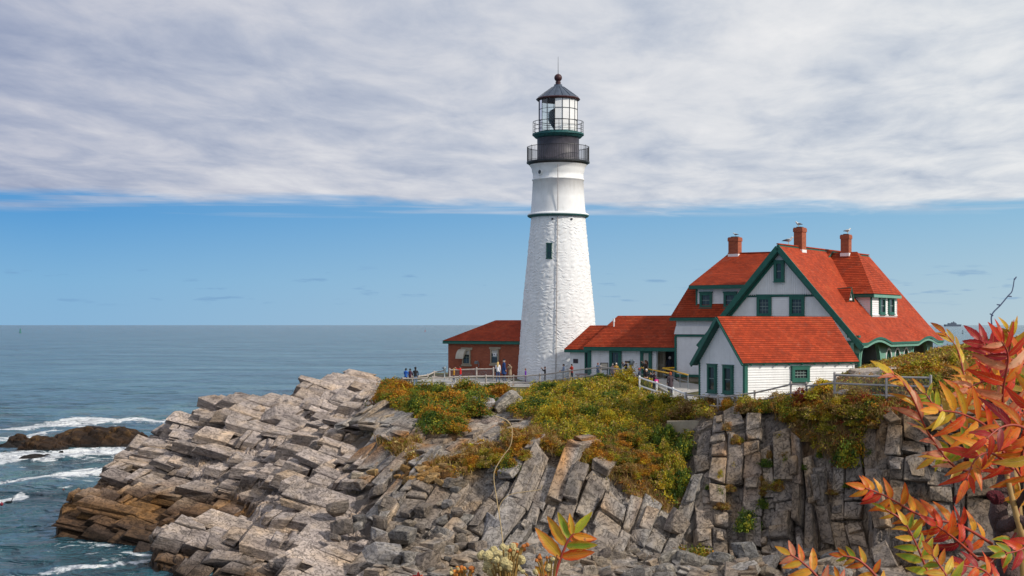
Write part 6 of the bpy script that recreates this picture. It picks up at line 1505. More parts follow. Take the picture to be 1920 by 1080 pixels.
# ---- undergrowth: tufts all over the soil
def undergrowth():
    rng = np.random.default_rng(5)
    f = TF; A = TP[f[:, 0]]; ar = np.linalg.norm(np.cross(TP[f[:, 1]] - A, TP[f[:, 3]] - A), axis=1)
    c = TP[f].mean(1); px = 960 + F * c[:, 0] / c[:, 1]; py = HOR + (CAMZ - c[:, 2]) * F / c[:, 1]
    zone = np.zeros(len(f), int)
    for k, nm in enumerate(('dry', 'bush', 'field', 'right', 'hill', 'gully')):
        zone[veg_mask(px, py, 9, [nm])] = k + 1
    for h in ROCKHOLES: zone[inpoly(px, py, h)] = 0
    pathz = ((px > 745) & (c[:, 1] > 112.2) & (px < 1015)) | ((px > 1000) & (px < 1345) & (c[:, 1] > np.interp(px, [1000, 1068, 1126, 1190, 1230, 1285, 1345], [111, 108.5, 105.5, 99.5, 95.2, 90.6, 85.2])))
    housez = (px > 1290) & (px < 1565) & (c[:, 1] > np.interp(px, [1290, 1310, 1400, 1565], [88.6, 87.8, 84.2, 84.5]))
    zone[pathz | housez | ((c[:, 1] > 93) & (px > 1500) & (px < 1640))] = 0
    lawn = (TPLAT[f[:, 0]] > .5) & (zone == 0) & (c[:, 1] < 125) & ~pathz & (c[:, 1] > 105)
    w_ = ar * (zone > 0) * np.array([0, .75, 1.3, 1.1, .95, .8, 1.2])[zone]
    nt = 17000; i = rng.choice(len(f), nt, p=w_ / w_.sum()); z = zone[i]; base = c[i] + rng.normal(0, .08, (nt, 3)) * np.array([1, 1, .2])
    big = fbm(base * .22 + 3, 3); mid = fbm(base * .6 + 19, 3)
    hgt = np.array([0, .20, .50, .46, .34, .38, .50])[z] * rng.uniform(.45, 1.5, nt) * (.55 + .9 * big)
    rad = np.array([0, .22, .34, .30, .28, .30, .32])[z] * rng.uniform(.7, 1.3, nt)
    per = 24; n = nt * per; tid = np.repeat(np.arange(nt), per)
    off = rng.normal(0, 1, (n, 3)); off /= np.linalg.norm(off, axis=1)[:, None]; off *= rng.uniform(.55, 1, (n, 1)) ** .6; off[:, 2] = np.abs(off[:, 2])
    ctr = base[tid] + off * np.stack([rad[tid], rad[tid], hgt[tid]], 1) + np.array([0, 0, .02]); size = rng.uniform(.045, .105, n) * np.array([0, .85, 1, .9, .85, 1, 1])[z][tid]
    # every tuft has one plant kind; kinds grow in patches
    key = np.full(nt, 'dry', object)
    r = rng.random(nt)
    key[z == 2] = np.where(mid[z == 2] > .56, 'orange', np.where(mid[z == 2] < .43, 'green', 'bush')); key[(z == 2) & (r < .3)] = 'bush'
    key[z == 3] = np.where(mid[z == 3] > .50, 'gold', np.where(mid[z == 3] < .40, 'green', 'bush')); key[(z == 3) & (r < .42)] = 'gold'; key[(z == 3) & (r > .93)] = 'yellow'
    key[z == 4] = np.where(mid[z == 4] > .55, 'gold', np.where(mid[z == 4] < .42, 'red', 'dry')); key[(z == 4) & (r < .35)] = 'bush'; key[(z == 4) & (r > .94)] = 'yellow'
    key[z == 5] = np.where(mid[z == 5] > .5, 'orange', 'gold'); key[(z == 5) & (r < .4)] = 'dry'
    key[z == 6] = np.where(r[z == 6] < .65, 'green', 'gold'); key[(z == 1) & (r > .80)] = 'orange'; key[(z == 1) & (r < .16)] = 'gold'
    col = np.zeros((n, 3)); tj = rng.uniform(.65, 1.35, nt)
    for k in PAL:
        s = np.where(key == k)[0]
        if len(s) == 0: continue
        # one or two colours dominate in a tuft
        dom = pick(rng, PAL[k], len(s), .15); m_ = np.isin(tid, s); ids = np.searchsorted(s, tid[m_]); alt = pick(rng, PAL[k], m_.sum(), .25)
        mixf = (rng.random(m_.sum()) < .24)[:, None]; col[m_] = np.where(mixf, alt, dom[ids] * rng.uniform(.8, 1.2, (m_.sum(), 1)))
    col *= tj[tid][:, None]
    me = quads_mesh('undergrowth', ctr, size, np.clip(col, .003, .7), rng); tag(link('undergrowth', me), 'low autumn undergrowth covering the slope above the cliffs', 'undergrowth', kind='stuff')
    # grass blades: dry straw on the slope and the cliff edge, short lawn behind the fence
    w2 = ar * (np.array([0, 1.8, .35, .7, 1.9, 1.0, .4])[zone] + .35 * lawn); nb = 120000; i = rng.choice(len(f), nb, p=w2 / w2.sum()); b = c[i] + rng.normal(0, .1, (nb, 3)) * np.array([1, 1, .15])
    cl = fbm(b * .9 + 50, 3); L = rng.uniform(.18, .52, nb) * (.35 + 1.3 * cl) * np.where(lawn[i], .35, 1); d = rng.normal(0, .30, (nb, 3)); d[:, 2] = 1; sx = rng.normal(0, 1, (nb, 3)); sx[:, 2] = 0; sx /= np.linalg.norm(sx, axis=1)[:, None]
    lean = np.stack([rng.normal(-.12, .2, nb), rng.normal(-.15, .2, nb), -.15 * np.ones(nb)], 1) * L[:, None]
    mid_ = b + d * L[:, None] * .55; tip = b + d * L[:, None] + lean; wd = .018
    v = np.stack([b - sx * wd, b + sx * wd, mid_ + sx * wd * .7, mid_ - sx * wd * .7, tip], 1).reshape(-1, 3); k = np.arange(nb)[:, None] * 5
    ff = np.concatenate([k + np.array([0, 1, 2, 3]), k + np.array([3, 2, 4, 4])]) ; tri = k + np.array([3, 2, 4])
    col = pick(rng, [(STRAW, 3), (BRN, 2.5), ((.30, .14, .045), 2), (OLIVE, 1.5)], nb); col[lawn[i]] = pick(rng, [(OLIVE, 2), (GRN, 1), (STRAW, 1.5)], lawn[i].sum())
    me = bpy.data.meshes.new('dry_grass'); me.vertices.add(len(v)); me.vertices.foreach_set('co', v.astype(np.float32).ravel()); q4 = (k + np.array([0, 1, 2, 3])); li = np.concatenate([q4.ravel(), tri.ravel()]).astype(np.int32)
    me.loops.add(len(li)); me.loops.foreach_set('vertex_index', li); st = np.concatenate([np.arange(nb) * 4, nb * 4 + np.arange(nb) * 3]).astype(np.int32); me.polygons.add(len(st)); me.polygons.foreach_set('loop_start', st); me.materials.append(M['leaf'])
    at = me.attributes.new('col', 'FLOAT_COLOR', 'POINT'); at.data.foreach_set('color', np.repeat(np.concatenate([col, np.ones((nb, 1))], 1), 5, 0).astype(np.float32).ravel()); me.update()
    tag(link('dry_grass', me), 'dry straw coloured grass along the cliff edge', 'grass', kind='stuff')
undergrowth()
# ---- single bushes
_sm = {}
def shrub_mesh(pal, var, form='round'):
    k = (pal, var, form)
    if k in _sm: return _sm[k]
    rng = np.random.default_rng(100 + 7 * var + sum(map(ord, pal)) + len(form)); nc = 46 if form != 'open' else 30; cc = rng.normal(0, 1, (nc, 3)); cc /= np.linalg.norm(cc, axis=1)[:, None]; cc *= rng.uniform(.25, 1, (nc, 1)) ** .5; cc[:, 2] = np.abs(cc[:, 2]) * (.95 if form != 'flat' else .8)
    cc *= rng.uniform(.75, 1.1, (nc, 1)); per = 60; n = nc * per; cid = np.repeat(np.arange(nc), per); sp = rng.uniform(.10, .22, nc) * (1.0 if form != 'open' else .85)
    off = rng.normal(0, 1, (n, 3)); ctr = cc[cid] + off * sp[cid][:, None] * np.array([1, 1, .7 if form != 'flat' else .35]); ctr[:, 2] = np.abs(ctr[:, 2])
    dom = pick(rng, PAL[pal], nc, .3); col = np.where((rng.random(n) < .2)[:, None], pick(rng, PAL[pal], n), dom[cid] * rng.uniform(.75, 1.25, (n, 1)))
    me = quads_mesh('foliage', ctr, rng.uniform(.045, .085, n), np.clip(col, .003, .7), rng)
    mb = MB(); rg = random.Random(var)
    for i in range(0, nc, 4): mb.tube([(rg.uniform(-.08, .08), rg.uniform(-.08, .08), -.25), tuple(cc[i] * .5 + np.array([0, 0, .1])), tuple(cc[i])], [.03, .018, .008], 4)
    st = mesh_from('stem', mb.v, mb.f, [M['twig']], None, True); _sm[k] = (me, st); return _sm[k]
def shrub(px, py, Y, wpx, hpx, pal, label, var=0, form='round', group=None, name='shrub'):
    """px, py = middle of the foot"""
    X = (px - 960) / F * Y; g = Vector((X, Y, ground(X, Y))); s = Y / F
    e = empty(name, g, label, 'shrub', group, (var * 2.3 + px) % 6.28, absolute=False); a, b = shrub_mesh(pal, var % 4, form)
    for nm, me in (('foliage', a), ('stem', b)):
        o = link(nm, me, e); o.scale = (wpx * s / 2, wpx * s / 2 * .85, hpx * s)
    return e
shrub(872, 735, 107.5, 62, 36, 'bush', 'round green and orange bush touching the rail below the red topped visitor', 0)
shrub(930, 728, 109, 50, 22, 'green', 'low green bush under the blond woman and the navy coat', 1)
shrub(742, 742, 106, 60, 26, 'orange', 'orange leaved bush at the left corner post of the fence', 2)
shrub(800, 752, 101, 70, 32, 'bush', 'mixed orange green bush in the middle of the left slope', 1)
shrub(1010, 765, 93, 115, 26, 'green', 'flat dark green juniper spreading over the slope below the tower', 0, 'flat')
shrub(950, 910, 81, 48, 40, 'bush', 'small green orange bush growing alone on the grey slabs', 3)
shrub(1043, 806, 88, 44, 44, 'yellow', 'bright yellow bush beside the flat juniper', 1, 'open')
shrub(1170, 715, 103.5, 60, 34, 'yellow', 'yellow green bush covering the end post by the viewer', 2)
shrub(1128, 712, 106, 44, 18, 'green', 'small dark green bush under the peak of the front fence', 3)
shrub(1290, 775, 88.5, 90, 32, 'dry', 'brownish bush beside the concrete retaining wall', 2)
shrub(1545, 728, 81.2, 78, 46, 'yellow', 'loose yellow shrub in front of the right end of the shed', 3, 'open')
shrub(1500, 745, 82, 46, 34, 'red', 'reddish purple bush right of the shed window post', 1)
shrub(1405, 965, 78.6, 56, 46, 'green', 'dark green bush on a ledge halfway down the right cliff', 1)
shrub(1300, 1035, 77, 64, 40, 'bush', 'green bush at the foot of the gully between the cliffs', 0)
shrub(1600, 830, 76.5, 66, 60, 'bush', 'olive green bush hanging at the top of the right cliff', 2)
shrub(1905, 655, 60, 70, 64, 'red', 'dark red orange bush at the right edge of the view', 3, 'open')
rng_ = random.Random(8)
TOPS = [(745, 'the fence corner post'), (775, 'the black capped visitor'), (812, 'the second fence post'), (850, 'the child in orange'), (875, 'the awning window'), (905, 'the flood lamp'), (935, 'the blond woman'), (965, 'the tower left edge'), (985, 'the child in purple'), (1022, 'the visitor with raised camera'), (1045, 'the tower middle'),
        (1072, 'the visitor in red'), (1100, 'the pink bench'), (1126, 'the fence peak'), (1152, 'the white haired pair'), (1182, 'the coin viewer'), (1212, 'the white fence top'), (1245, 'the doorway'), (1285, 'the white fence foot'), (1312, 'the shed left corner'), (1367, 'the shed gable windows'), (1400, 'the shed near corner'), (1450, 'the shed long wall'), (1500, 'the shed side window'), (1565, 'the three rail fence start'), (1605, 'the shed right end'), (1640, 'the large porch arch'), (1662, 'the second three rail post'), (1700, 'the small porch arches'), (1740, 'the far porch arch'), (1790, 'the distant ship'), (1860, 'the bare twig'), (1905, 'the right edge')]
CN = {'bush': 'mixed green and orange', 'orange': 'orange', 'green': 'dark green', 'gold': 'yellow green', 'yellow': 'bright yellow', 'dry': 'brown', 'red': 'reddish'}
def many(n, poly, pal, where, group, w_=(34, 62), h_=(18, 32), form='round'):
    k = 0; xs = [p[0] for p in poly]; ys = [p[1] for p in poly]; y0, y1 = min(ys), max(ys)
    while k < n:
        px, py = rng_.uniform(min(xs), max(xs)), rng_.uniform(y0, y1)
        if not inpoly(np.array([px]), np.array([py]), poly)[0]: continue
        Ys = np.linspace(70, 112, 240); yy = HOR + (CAMZ - bh(np.full(240, px), Ys)) * F / Ys; hits = np.where(yy <= py)[0]
        if len(hits) == 0: continue
        t = (py - y0) / (y1 - y0); row = 'high' if t < .33 else 'halfway' if t < .66 else 'low'; pl = rng_.choice(pal); ww = rng_.uniform(*w_); sz = 'small' if ww < w_[0] + .4 * (w_[1] - w_[0]) else 'large'
        e = shrub(px, py, float(Ys[hits[0]]) + .3, ww, rng_.uniform(*h_), pl, '', rng_.randrange(4), form, group); k += 1
        unique_label('%s %s bush %s below %s' % (sz, CN[pl], row, near_name(px, TOPS)), px, e)
many(36, [(715, 752), (770, 742), (960, 735), (900, 775), (868, 815), (815, 830), (770, 800)], ['bush', 'bush', 'orange', 'green'], 'on left slope', 'bushes on the slope below the brick building')
many(48, [(1060, 730), (1190, 725), (1320, 770), (1230, 795), (1090, 815), (1000, 790), (1000, 745)], ['gold', 'gold', 'yellow', 'bush', 'green'], 'on middle slope', 'bushes on the slope below the passage', (30, 60), (16, 30))
many(30, [(1700, 700), (1920, 655), (1920, 730), (1770, 765), (1680, 770), (1640, 740)], ['bush', 'gold', 'orange', 'dry'], 'on right rise', 'bushes on the rise right of the house', (40, 80), (22, 40))
many(22, [(1470, 745), (1660, 762), (1640, 800), (1560, 850), (1480, 800)], ['bush', 'gold', 'dry', 'red'], 'at cliff edge', 'bushes along the cliff edge', (34, 64), (18, 32))
many(16, [(1228, 820), (1288, 820), (1285, 920), (1262, 955), (1240, 930)], ['green', 'bush', 'gold'], 'in the gully', 'bushes in the gully', (30, 50), (26, 44))
many(34, [(860, 870), (930, 830), (1040, 835), (1180, 870), (1100, 870), (880, 890)], ['dry', 'gold', 'orange'], 'above the slabs', 'dry clumps above the slabs', (26, 48), (12, 22))
many(40, [(1060, 850), (1235, 815), (1240, 930), (1190, 915), (1120, 880)], ['dry', 'gold', 'orange', 'bush'], 'beside the gully', 'clumps beside the gully', (26, 50), (12, 24))
many(20, [(1325, 772), (1345, 758), (1480, 748), (1490, 772), (1440, 784), (1340, 784)], ['dry', 'gold', 'dry', 'orange', 'bush'], 'by the shed fence', 'clumps below the shed fence', (24, 46), (14, 28))
many(34, [(1325, 805), (1640, 840), (1640, 980), (1325, 980)], ['dry', 'green', 'dry', 'gold'], 'on the right cliff', 'tufts on the right cliff', (14, 34), (10, 22))
many(26, [(1330, 775), (1440, 785), (1500, 820), (1640, 850), (1640, 800), (1490, 775), (1400, 765)], ['dry', 'dry', 'gold', 'orange'], 'on the cliff brow', 'clumps on the brow of the right cliff', (22, 44), (12, 26))
# ------------------------------------------------------------------ loose stones
def boulder_mesh(seed, n=5, cuts=9, long=1.0):
    rng = np.random.default_rng(seed); pts = {}; v, f = [], []
    t = np.linspace(-1, 1, n)
    for ax in range(3):
        for sg in (-1, 1):
            ids = []
            for i in range(n):
                for j in range(n):
                    p = [0, 0, 0]; p[ax] = sg; p[(ax + 1) % 3] = t[i] * (sg if True else 1); p[(ax + 2) % 3] = t[j]; k = tuple(np.round(p, 4))
                    if k not in pts: pts[k] = len(v); v.append(p)
                    ids.append(pts[k])
            for i in range(n - 1):
                for j in range(n - 1): f.append((ids[i * n + j], ids[(i + 1) * n + j], ids[(i + 1) * n + j + 1], ids[i * n + j + 1]))
    v = np.array(v, float); v = v / (np.abs(v) ** 12).sum(1)[:, None] ** (1 / 12); v *= np.array([1, rng.uniform(.6, .95), rng.uniform(.45, .8)]); v[:, 0] *= long
    v[:, 0] += v[:, 2] * rng.uniform(-.35, .35); v[:, 1] += v[:, 0] * rng.uniform(-.2, .2)
    for _ in range(cuts):
        d = rng.normal(0, 1, 3); d /= np.linalg.norm(d); h = (v @ d).max() * rng.uniform(.60, .90); o = v @ d - h; m = o > 0; v[m] -= d * o[m][:, None]
    v += rng.normal(0, .012, v.shape)
    return mesh_from('boulder', v, f, [M['slab']])
BM = [boulder_mesh(k) for k in range(9)] + [boulder_mesh(40 + k, long=1.7) for k in range(5)]
def boulder(px, py, wpx, hpx, label, var, rot=None, Y=None, col=(.33, .30, .27), group=None, name='boulder', sink=.25, cat='boulder', depth=None):
    """px, py = middle of the stone"""
    if Y is None:
        Ys = np.linspace(64, 112, 320); yy = HOR + (CAMZ - bh(np.full(320, px), Ys)) * F / Ys; hh = np.where(yy <= py + hpx * .30)[0]; Y = float(Ys[hh[0]]) if len(hh) else 100.
    p = P(px, py, Y); s = Y / F; rd = random.Random(int(px * 13 + py * 7)); o = link(name, BM[var % len(BM)])
    bb = 1.7 if var % len(BM) >= 9 else 1.0
    w_, h_ = wpx * s / 2, hpx * s / 2; d_ = depth or (w_ + h_) / 2
    o.location = p; o.scale = (w_ / bb * 1.05, d_ * 1.15, h_ * 1.35)
    o.rotation_euler = rot if rot else (rd.uniform(-.35, .35), rd.uniform(-.35, .35), rd.uniform(-.5, .5)); k = rd.uniform(.8, 1.2); o.color = (col[0] * k, col[1] * k, col[2] * k, 1)
    tag(o, label, cat, group); return o
R = math.radians
# stones one can name
boulder(676, 918, 52, 92, 'tall pointed standing slab with smooth tan face on the left ledges', 3, (0, R(8), R(12)), 85.5, (.36, .30, .23))
boulder(738, 890, 66, 80, 'broad grey slab leaning behind the tall pointed slab', 6, (R(-12), R(22), R(8)), 86.6, (.33, .30, .29))
boulder(752, 965, 50, 84, 'large slanting tan block with a bright upper edge among the rubble', 9, (R(10), R(48), R(30)), 82.6, (.38, .33, .28))
boulder(788, 938, 76, 62, 'large rounded brown block right of the slanting tan block', 2, (R(-8), R(10), R(20)), 83.5, (.30, .24, .19))
boulder(865, 995, 64, 60, 'flat faced grey block with square top in the rubble', 5, (R(-15), R(6), R(4)), 79.6, (.36, .33, .29))
boulder(832, 990, 28, 60, 'narrow upright grey slab left of the flat faced block', 11, (0, R(78), R(10)), 80.2, (.36, .33, .30))
boulder(968, 1002, 50, 34, 'grey wedge block leaning by the dry stalk', 7, (R(5), R(-25), R(15)), 78.9, (.36, .34, .33))
boulder(925, 1000, 52, 56, 'pale grey pointed slab between two blocks in the rubble', 1, (R(-10), R(30), R(-8)), 78.8, (.36, .34, .34))
boulder(900, 765, 44, 42, 'pale rounded boulder on top of the brown outcrop', 4, None, 95.2, (.42, .39, .37))
boulder(888, 805, 40, 54, 'pinkish brown boulder left of the outcrop crack', 0, None, 92.0, (.36, .28, .24))
boulder(918, 800, 52, 40, 'brown cracked boulder in the middle of the outcrop', 2, None, 91.5, (.33, .26, .22))
boulder(912, 827, 46, 32, 'brown boulder at the foot of the outcrop', 5, None, 90.3, (.31, .25, .21))
boulder(952, 758, 40, 56, 'tall pale slab standing right of the outcrop', 10, (0, R(62), R(10)), 95.5, (.42, .38, .33))
boulder(978, 796, 50, 22, 'flat pale ledge stone under the flat juniper', 6, (0, R(-6), 0), 90.5, (.42, .38, .33))
for px, col, lb in ((714, (.33, .26, .19), 'leftmost of three upright slabs in the bushes, orange edged'), (730, (.30, .29, .29), 'middle of three upright grey slabs in the bushes'), (749, (.34, .32, .30), 'right and thickest of three upright slabs in the bushes')):
    boulder(px, 790, 25, 70, lb, 9 + px % 5, (R(-20), R(72), R(6)), 93.5, col, cat='slab', name='slab')
boulder(1265, 982, 42, 42, 'diamond shaped reddish boulder at the foot of the gully', 8, (0, R(45), R(10)), 78.9, (.29, .24, .20))
boulder(1201, 943, 18, 42, 'single tilted block with orange lichen lying on the slope', 12, (0, R(-66), R(5)), 80.6, (.40, .27, .12))
boulder(1252, 1048, 44, 66, 'leaning smooth slab left of the bush at the gully foot', 13, (0, R(64), R(12)), 77.0, (.36, .33, .29))
boulder(1292, 1058, 56, 44, 'square jointed block beside the leaning smooth slab', 5, (0, R(14), R(10)), 76.6, (.36, .33, .29))
boulder(1345, 1052, 48, 36, 'grey wedge boulder at the foot of the right cliff', 7, None, 76.4, (.36, .34, .31))
boulder(1398, 1036, 42, 44, 'dark grey angular boulder under the cliff bush', 1, None, 76.6, (.30, .29, .28))
boulder(1632, 700, 90, 20, 'pale bare rock rising behind the three rail fence near the porch', 4, (0, R(-4), 0), 86, (.42, .36, .30), depth=2.2)
boulder(1590, 736, 40, 14, 'flat pale stone under the three rail fence', 6, (0, 0, 0), 79.5, (.42, .38, .34))
# rubble along the foot of the cliff
rg6 = random.Random(21); gr6 = 'stones of the rubble under the cliff'
LOW = [(560, 'the far left ledges'), (620, 'the left ledges'), (660, 'the tall pointed slab'), (705, 'the orange leaf tips'), (750, 'the slanting tan block'), (790, 'the red leaf buds'), (832, 'the narrow upright slab'), (868, 'the flat faced block'), (905, 'the pointed pale slab'), (940, 'the cream seed heads'), (975, 'the grey wedge block'), (1030, 'the small seed heads'), (1070, 'the single sumac leaf'), (1120, 'the sumac leaf right tip'), (1160, 'the cliff foot middle'), (1205, 'the tilted lichen block'), (1250, 'the leaning smooth slab'), (1295, 'the square jointed block'), (1345, 'the grey wedge boulder'), (1400, 'the cliff bush'), (1460, 'the pink sumac leaf'), (1540, 'the golden sumac leaf'), (1620, 'the orange sumac leaf')]
COLN = [((.34, .31, .28), 'grey'), ((.27, .25, .24), 'dark grey'), ((.36, .30, .24), 'tan'), ((.24, .20, .17), 'brown')]
def rubble(px, py, s, var, row, group, a=(.9, 1.5), b=(.7, 1.0)):
    col, cn = rg6.choice(COLN); sz = 'small' if s < 20 else 'middling' if s < 30 else 'large'; nm = near_name(px, LOW)
    o = boulder(px, py, s * rg6.uniform(*a), s * rg6.uniform(*b), '', var, col=col, group=group, cat='boulder'); unique_label('%s %s stone %s near %s' % (sz, cn, row, nm), px, o)
for i in range(125):
    px = rg6.uniform(690, 1310) if i < 105 else rg6.uniform(1300, 1640); t = rg6.random(); lo = np.interp(px, [690, 800, 900, 1000, 1300, 1640], [985, 990, 1000, 1030, 1035, 1040]); py = lo + (1085 - lo) * t
    rubble(px, py, rg6.choice((14, 18, 22, 28, 34, 42)) * (.8 + .4 * t), rg6.randrange(14), 'high in rubble' if t < .35 else 'halfway in rubble' if t < .7 else 'low in rubble', gr6)
for i in range(26):
    px = rg6.uniform(600, 880); t = rg6.random(); rubble(px, 900 + 110 * t, rg6.choice((16, 22, 28, 36)), rg6.randrange(14), 'upper part of the slope' if t < .5 else 'mid slope', 'blocks fallen below the left ledges', (.9, 1.6))
for i in range(60):
    px = rg6.gauss(785, 28); t = rg6.gauss(0, 10); py = 888 + (px - 785) * -.12 + t; s_ = rg6.choice((8, 11, 14, 18)); cl, cn = rg6.choice((((.48, .27, .09), 'ochre'), ((.50, .32, .14), 'sandy'), ((.38, .19, .06), 'rusty')))
    o = boulder(px, py, s_ * 1.2, s_ * .9, '', rg6.randrange(9), col=cl, group='ochre scree stones')
    unique_label('%s %s stone in the orange scree, %s, %s part' % ('tiny' if s_ < 10 else 'small' if s_ < 13 else 'larger', cn, 'upper row' if t < -4 else 'middle row' if t < 5 else 'lower row', 'left' if px < 770 else 'central' if px < 800 else 'right'), px, o)
# weathered timbers caught on the slope
m = MB(); a, b = P(838, 878, 84.6), P(862, 853, 86); m.bar(a + ZV * .2, b + ZV * .25, .22, .10); tag(m.build('driftwood_plank', M['twig']), 'dark driftwood plank lying on the slope right of the ochre scree', 'plank')

# ------------------------------------------------------------------ rocks in the sea
def islet(px0, px1, pyw, pyt, label, seed, depth=5.0):
    """ridge of rock standing in the water between two image columns; pyw = water line"""
    Y = CAMZ * F / (pyw - HOR); x0, x1 = (px0 - 960) / F * Y, (px1 - 960) / F * Y; h = (pyw - pyt) * Y / F; n, m_ = 130, 64
    X, V_ = np.meshgrid(np.linspace(x0 - .8, x1 + .8, n), np.linspace(-.15, 1.15, m_), indexing='ij'); u = (X - x0) / (x1 - x0)
    p = np.stack([X.ravel(), (Y + V_ * depth).ravel(), np.zeros(X.size)], 1); q2 = fbm(p * .35 + seed, 4)
    prof = np.clip(1 - np.abs(2 * u.ravel() - 1.06) ** 2.6, -.5, 1) * np.clip(1 - np.abs(2 * V_.ravel() - .85) ** 2.2, -.6, 1)
    p[:, 2] = h * (1.15 * np.sign(prof) * np.abs(prof) ** .7 * (.68 + .55 * q2)) - .25
    o1, hh, q = blocks(p, FR_L, 2.4, 1.2, .3, .8, .8, seed, .1, .12, .15); p += (o1 * .75 * sstep(p[:, 2], -.4, .5))[:, None] * FR_L[2]
    n2 = fbm(p * 1.1 + 9, 4); col = np.array([.042, .023, .012]) * (.5 + 1.1 * n2)[:, None] * (.6 + .8 * hh)[:, None]; k = (sstep(n2, .5, .62) * sstep(p[:, 2], .6, 1.4))[:, None]; col = col * (1 - k) + np.array([.10, .052, .016]) * k
    col = np.where(p[:, 2:3] < .35, np.array([.02, .016, .014]), col)
    i = np.arange(n * m_).reshape(n, m_); f = np.stack([i[:-1, :-1].ravel(), i[1:, :-1].ravel(), i[1:, 1:].ravel(), i[:-1, 1:].ravel()], 1); f = f[p[f][:, :, 2].max(1) > -.6]
    me = np_mesh('sea_rock', p, f, M['terrain'], False, {'col': ('FLOAT_COLOR', np.concatenate([col, np.ones((len(p), 1))], 1)), 'q': ('FLOAT_VECTOR', q), 'rock': ('FLOAT', np.ones(len(p)))})
    tag(link('sea_rock', me), label, 'sea rock')
islet(66, 262, 839, 805, 'long low brown rock in the surf left of the headland', 3.0, 9)
islet(22, 108, 848, 822, 'rounded dark brown rock in the surf before the long one', 11.0, 5)
islet(5, 46, 832, 816, 'small dark rock at the far left in the surf', 17.0, 4)
islet(28, 96, 858, 850, 'thin wet black reef barely out of the foam', 23.0, 3)
islet(-8, 14, 838, 830, 'tiny dark rock at the left edge of the view', 29.0, 3)

# ------------------------------------------------------------------ far out at sea
def ship():
    Y = 9000.; k = Y / F; e = empty('ship', P(1788, 609, Y) * 1.0 + Vector((0, 0, -CAMZ)), 'grey ship far away on the horizon right of the house', 'ship'); c = Vector(((1788 - 960) * k, Y, 0)); m = MB()
    L = 30 * k / 2; g_ = mat('far_hull', (.10, .13, .18), .7)
    m.prism([c + Vector((-L, 0, 3)), c + Vector((L * .9, 0, 3)), c + Vector((L, 0, 16)), c + Vector((-L * 1.04, 0, 16))], (0, 30, 0)); m.build('hull', g_, e)
    m = MB(); Z3 = ((1, 0, 0), (0, 1, 0), (0, 0, 1)); m.obox(c + Vector((-L * .1, 15, 20)), Z3, (L * .5, 12, 4)); m.obox(c + Vector((L * .05, 15, 26)), Z3, (L * .22, 10, 3)); m.build('superstructure', g_, e)
    m = MB(); m.tube([c + Vector((L * .1, 15, 28)), c + Vector((L * .1, 15, 35))], 3.4, 8); m.build('funnel', g_, e)
ship()
def nav_buoy(px, py, hpx, col, label):
    Y = CAMZ * F / (py - HOR); k = Y / F; c = Vector(((px - 960) * k, Y, 0)); H = hpx * k; mm = mat('buoy_paint', col, .6); e = empty('navigation_buoy', c, label, 'buoy')
    m = MB(); m.lathe(c, [(.01, -H * .1), (H * .22, -H * .05), (H * .24, H * .12), (H * .18, H * .18), (.01, H * .19)], 12); m.build('float', mm, e)
    m = MB()
    for i in range(4):
        a = PI / 2 * i + .4; m.tube([c + Vector((H * .18 * math.cos(a), H * .18 * math.sin(a), H * .16)), c + Vector((H * .07 * math.cos(a), H * .07 * math.sin(a), H * .8))], H * .035, 5)
    m.build('cage', mm, e); m = MB(); m.lathe(c, [(.01, H * .78), (H * .12, H * .8), (H * .12, H * .95), (.01, H)], 10); m.build('light', mm, e)
nav_buoy(38, 624, 8, (.02, .22, .14), 'green navigation buoy far out near the left edge')
nav_buoy(1805, 626, 7, (.10, .13, .15), 'dark navigation buoy on the water right of the house')
nav_buoy(797, 622, 4, (.35, .05, .04), 'tiny red navigation buoy far out left of the brick building')
def float_buoy(px, py, r, col, label):
    Y = CAMZ * F / (py - HOR); c = Vector(((px - 960) / F * Y, Y, .05)); e = empty('lobster_buoy', c, label, 'buoy'); m = MB(); m.lathe(c, [(.01, -r), (r * .8, -r * .6), (r, .1 * r), (r * .8, r * .9), (r * .2, r * 1.3), (.01, r * 1.35)], 12); m.build('float', mat('buoy', col, .5), e, True)
    m = MB(); m.tube([c + ZV * r * 1.2, c + Vector((r * .4, 0, r * 2.2))], r * .12, 5); m.build('stick', M['stone'], e)
float_buoy(3, 947, .13, (.20, .012, .03), 'small red lobster buoy at the left edge of the water')
float_buoy(119, 921, .11, (.10, .02, .02), 'small dark lobster buoy floating left of the brown ledge')
def duck():
    Y = CAMZ * F / (945 - HOR); c = Vector(((17 - 960) / F * Y, Y, .05)); e = empty('cormorant', c, 'black seabird swimming near the red lobster buoy', 'bird'); m = MB()
    m.tube([c + Vector(q) for q in ((-.36, 0, .06), (-.2, 0, .08), (0, 0, .09), (.15, 0, .10), (.22, 0, .22), (.25, 0, .36), (.30, 0, .39))], [.02, .09, .11, .08, .035, .03, .035], 8); m.build('body', M['black'], e, True)
    m = MB(); m.tube([c + Vector((.32, 0, .39)), c + Vector((.42, 0, .38))], [.014, .005], 5); m.build('beak', M['stone'], e)
duck()
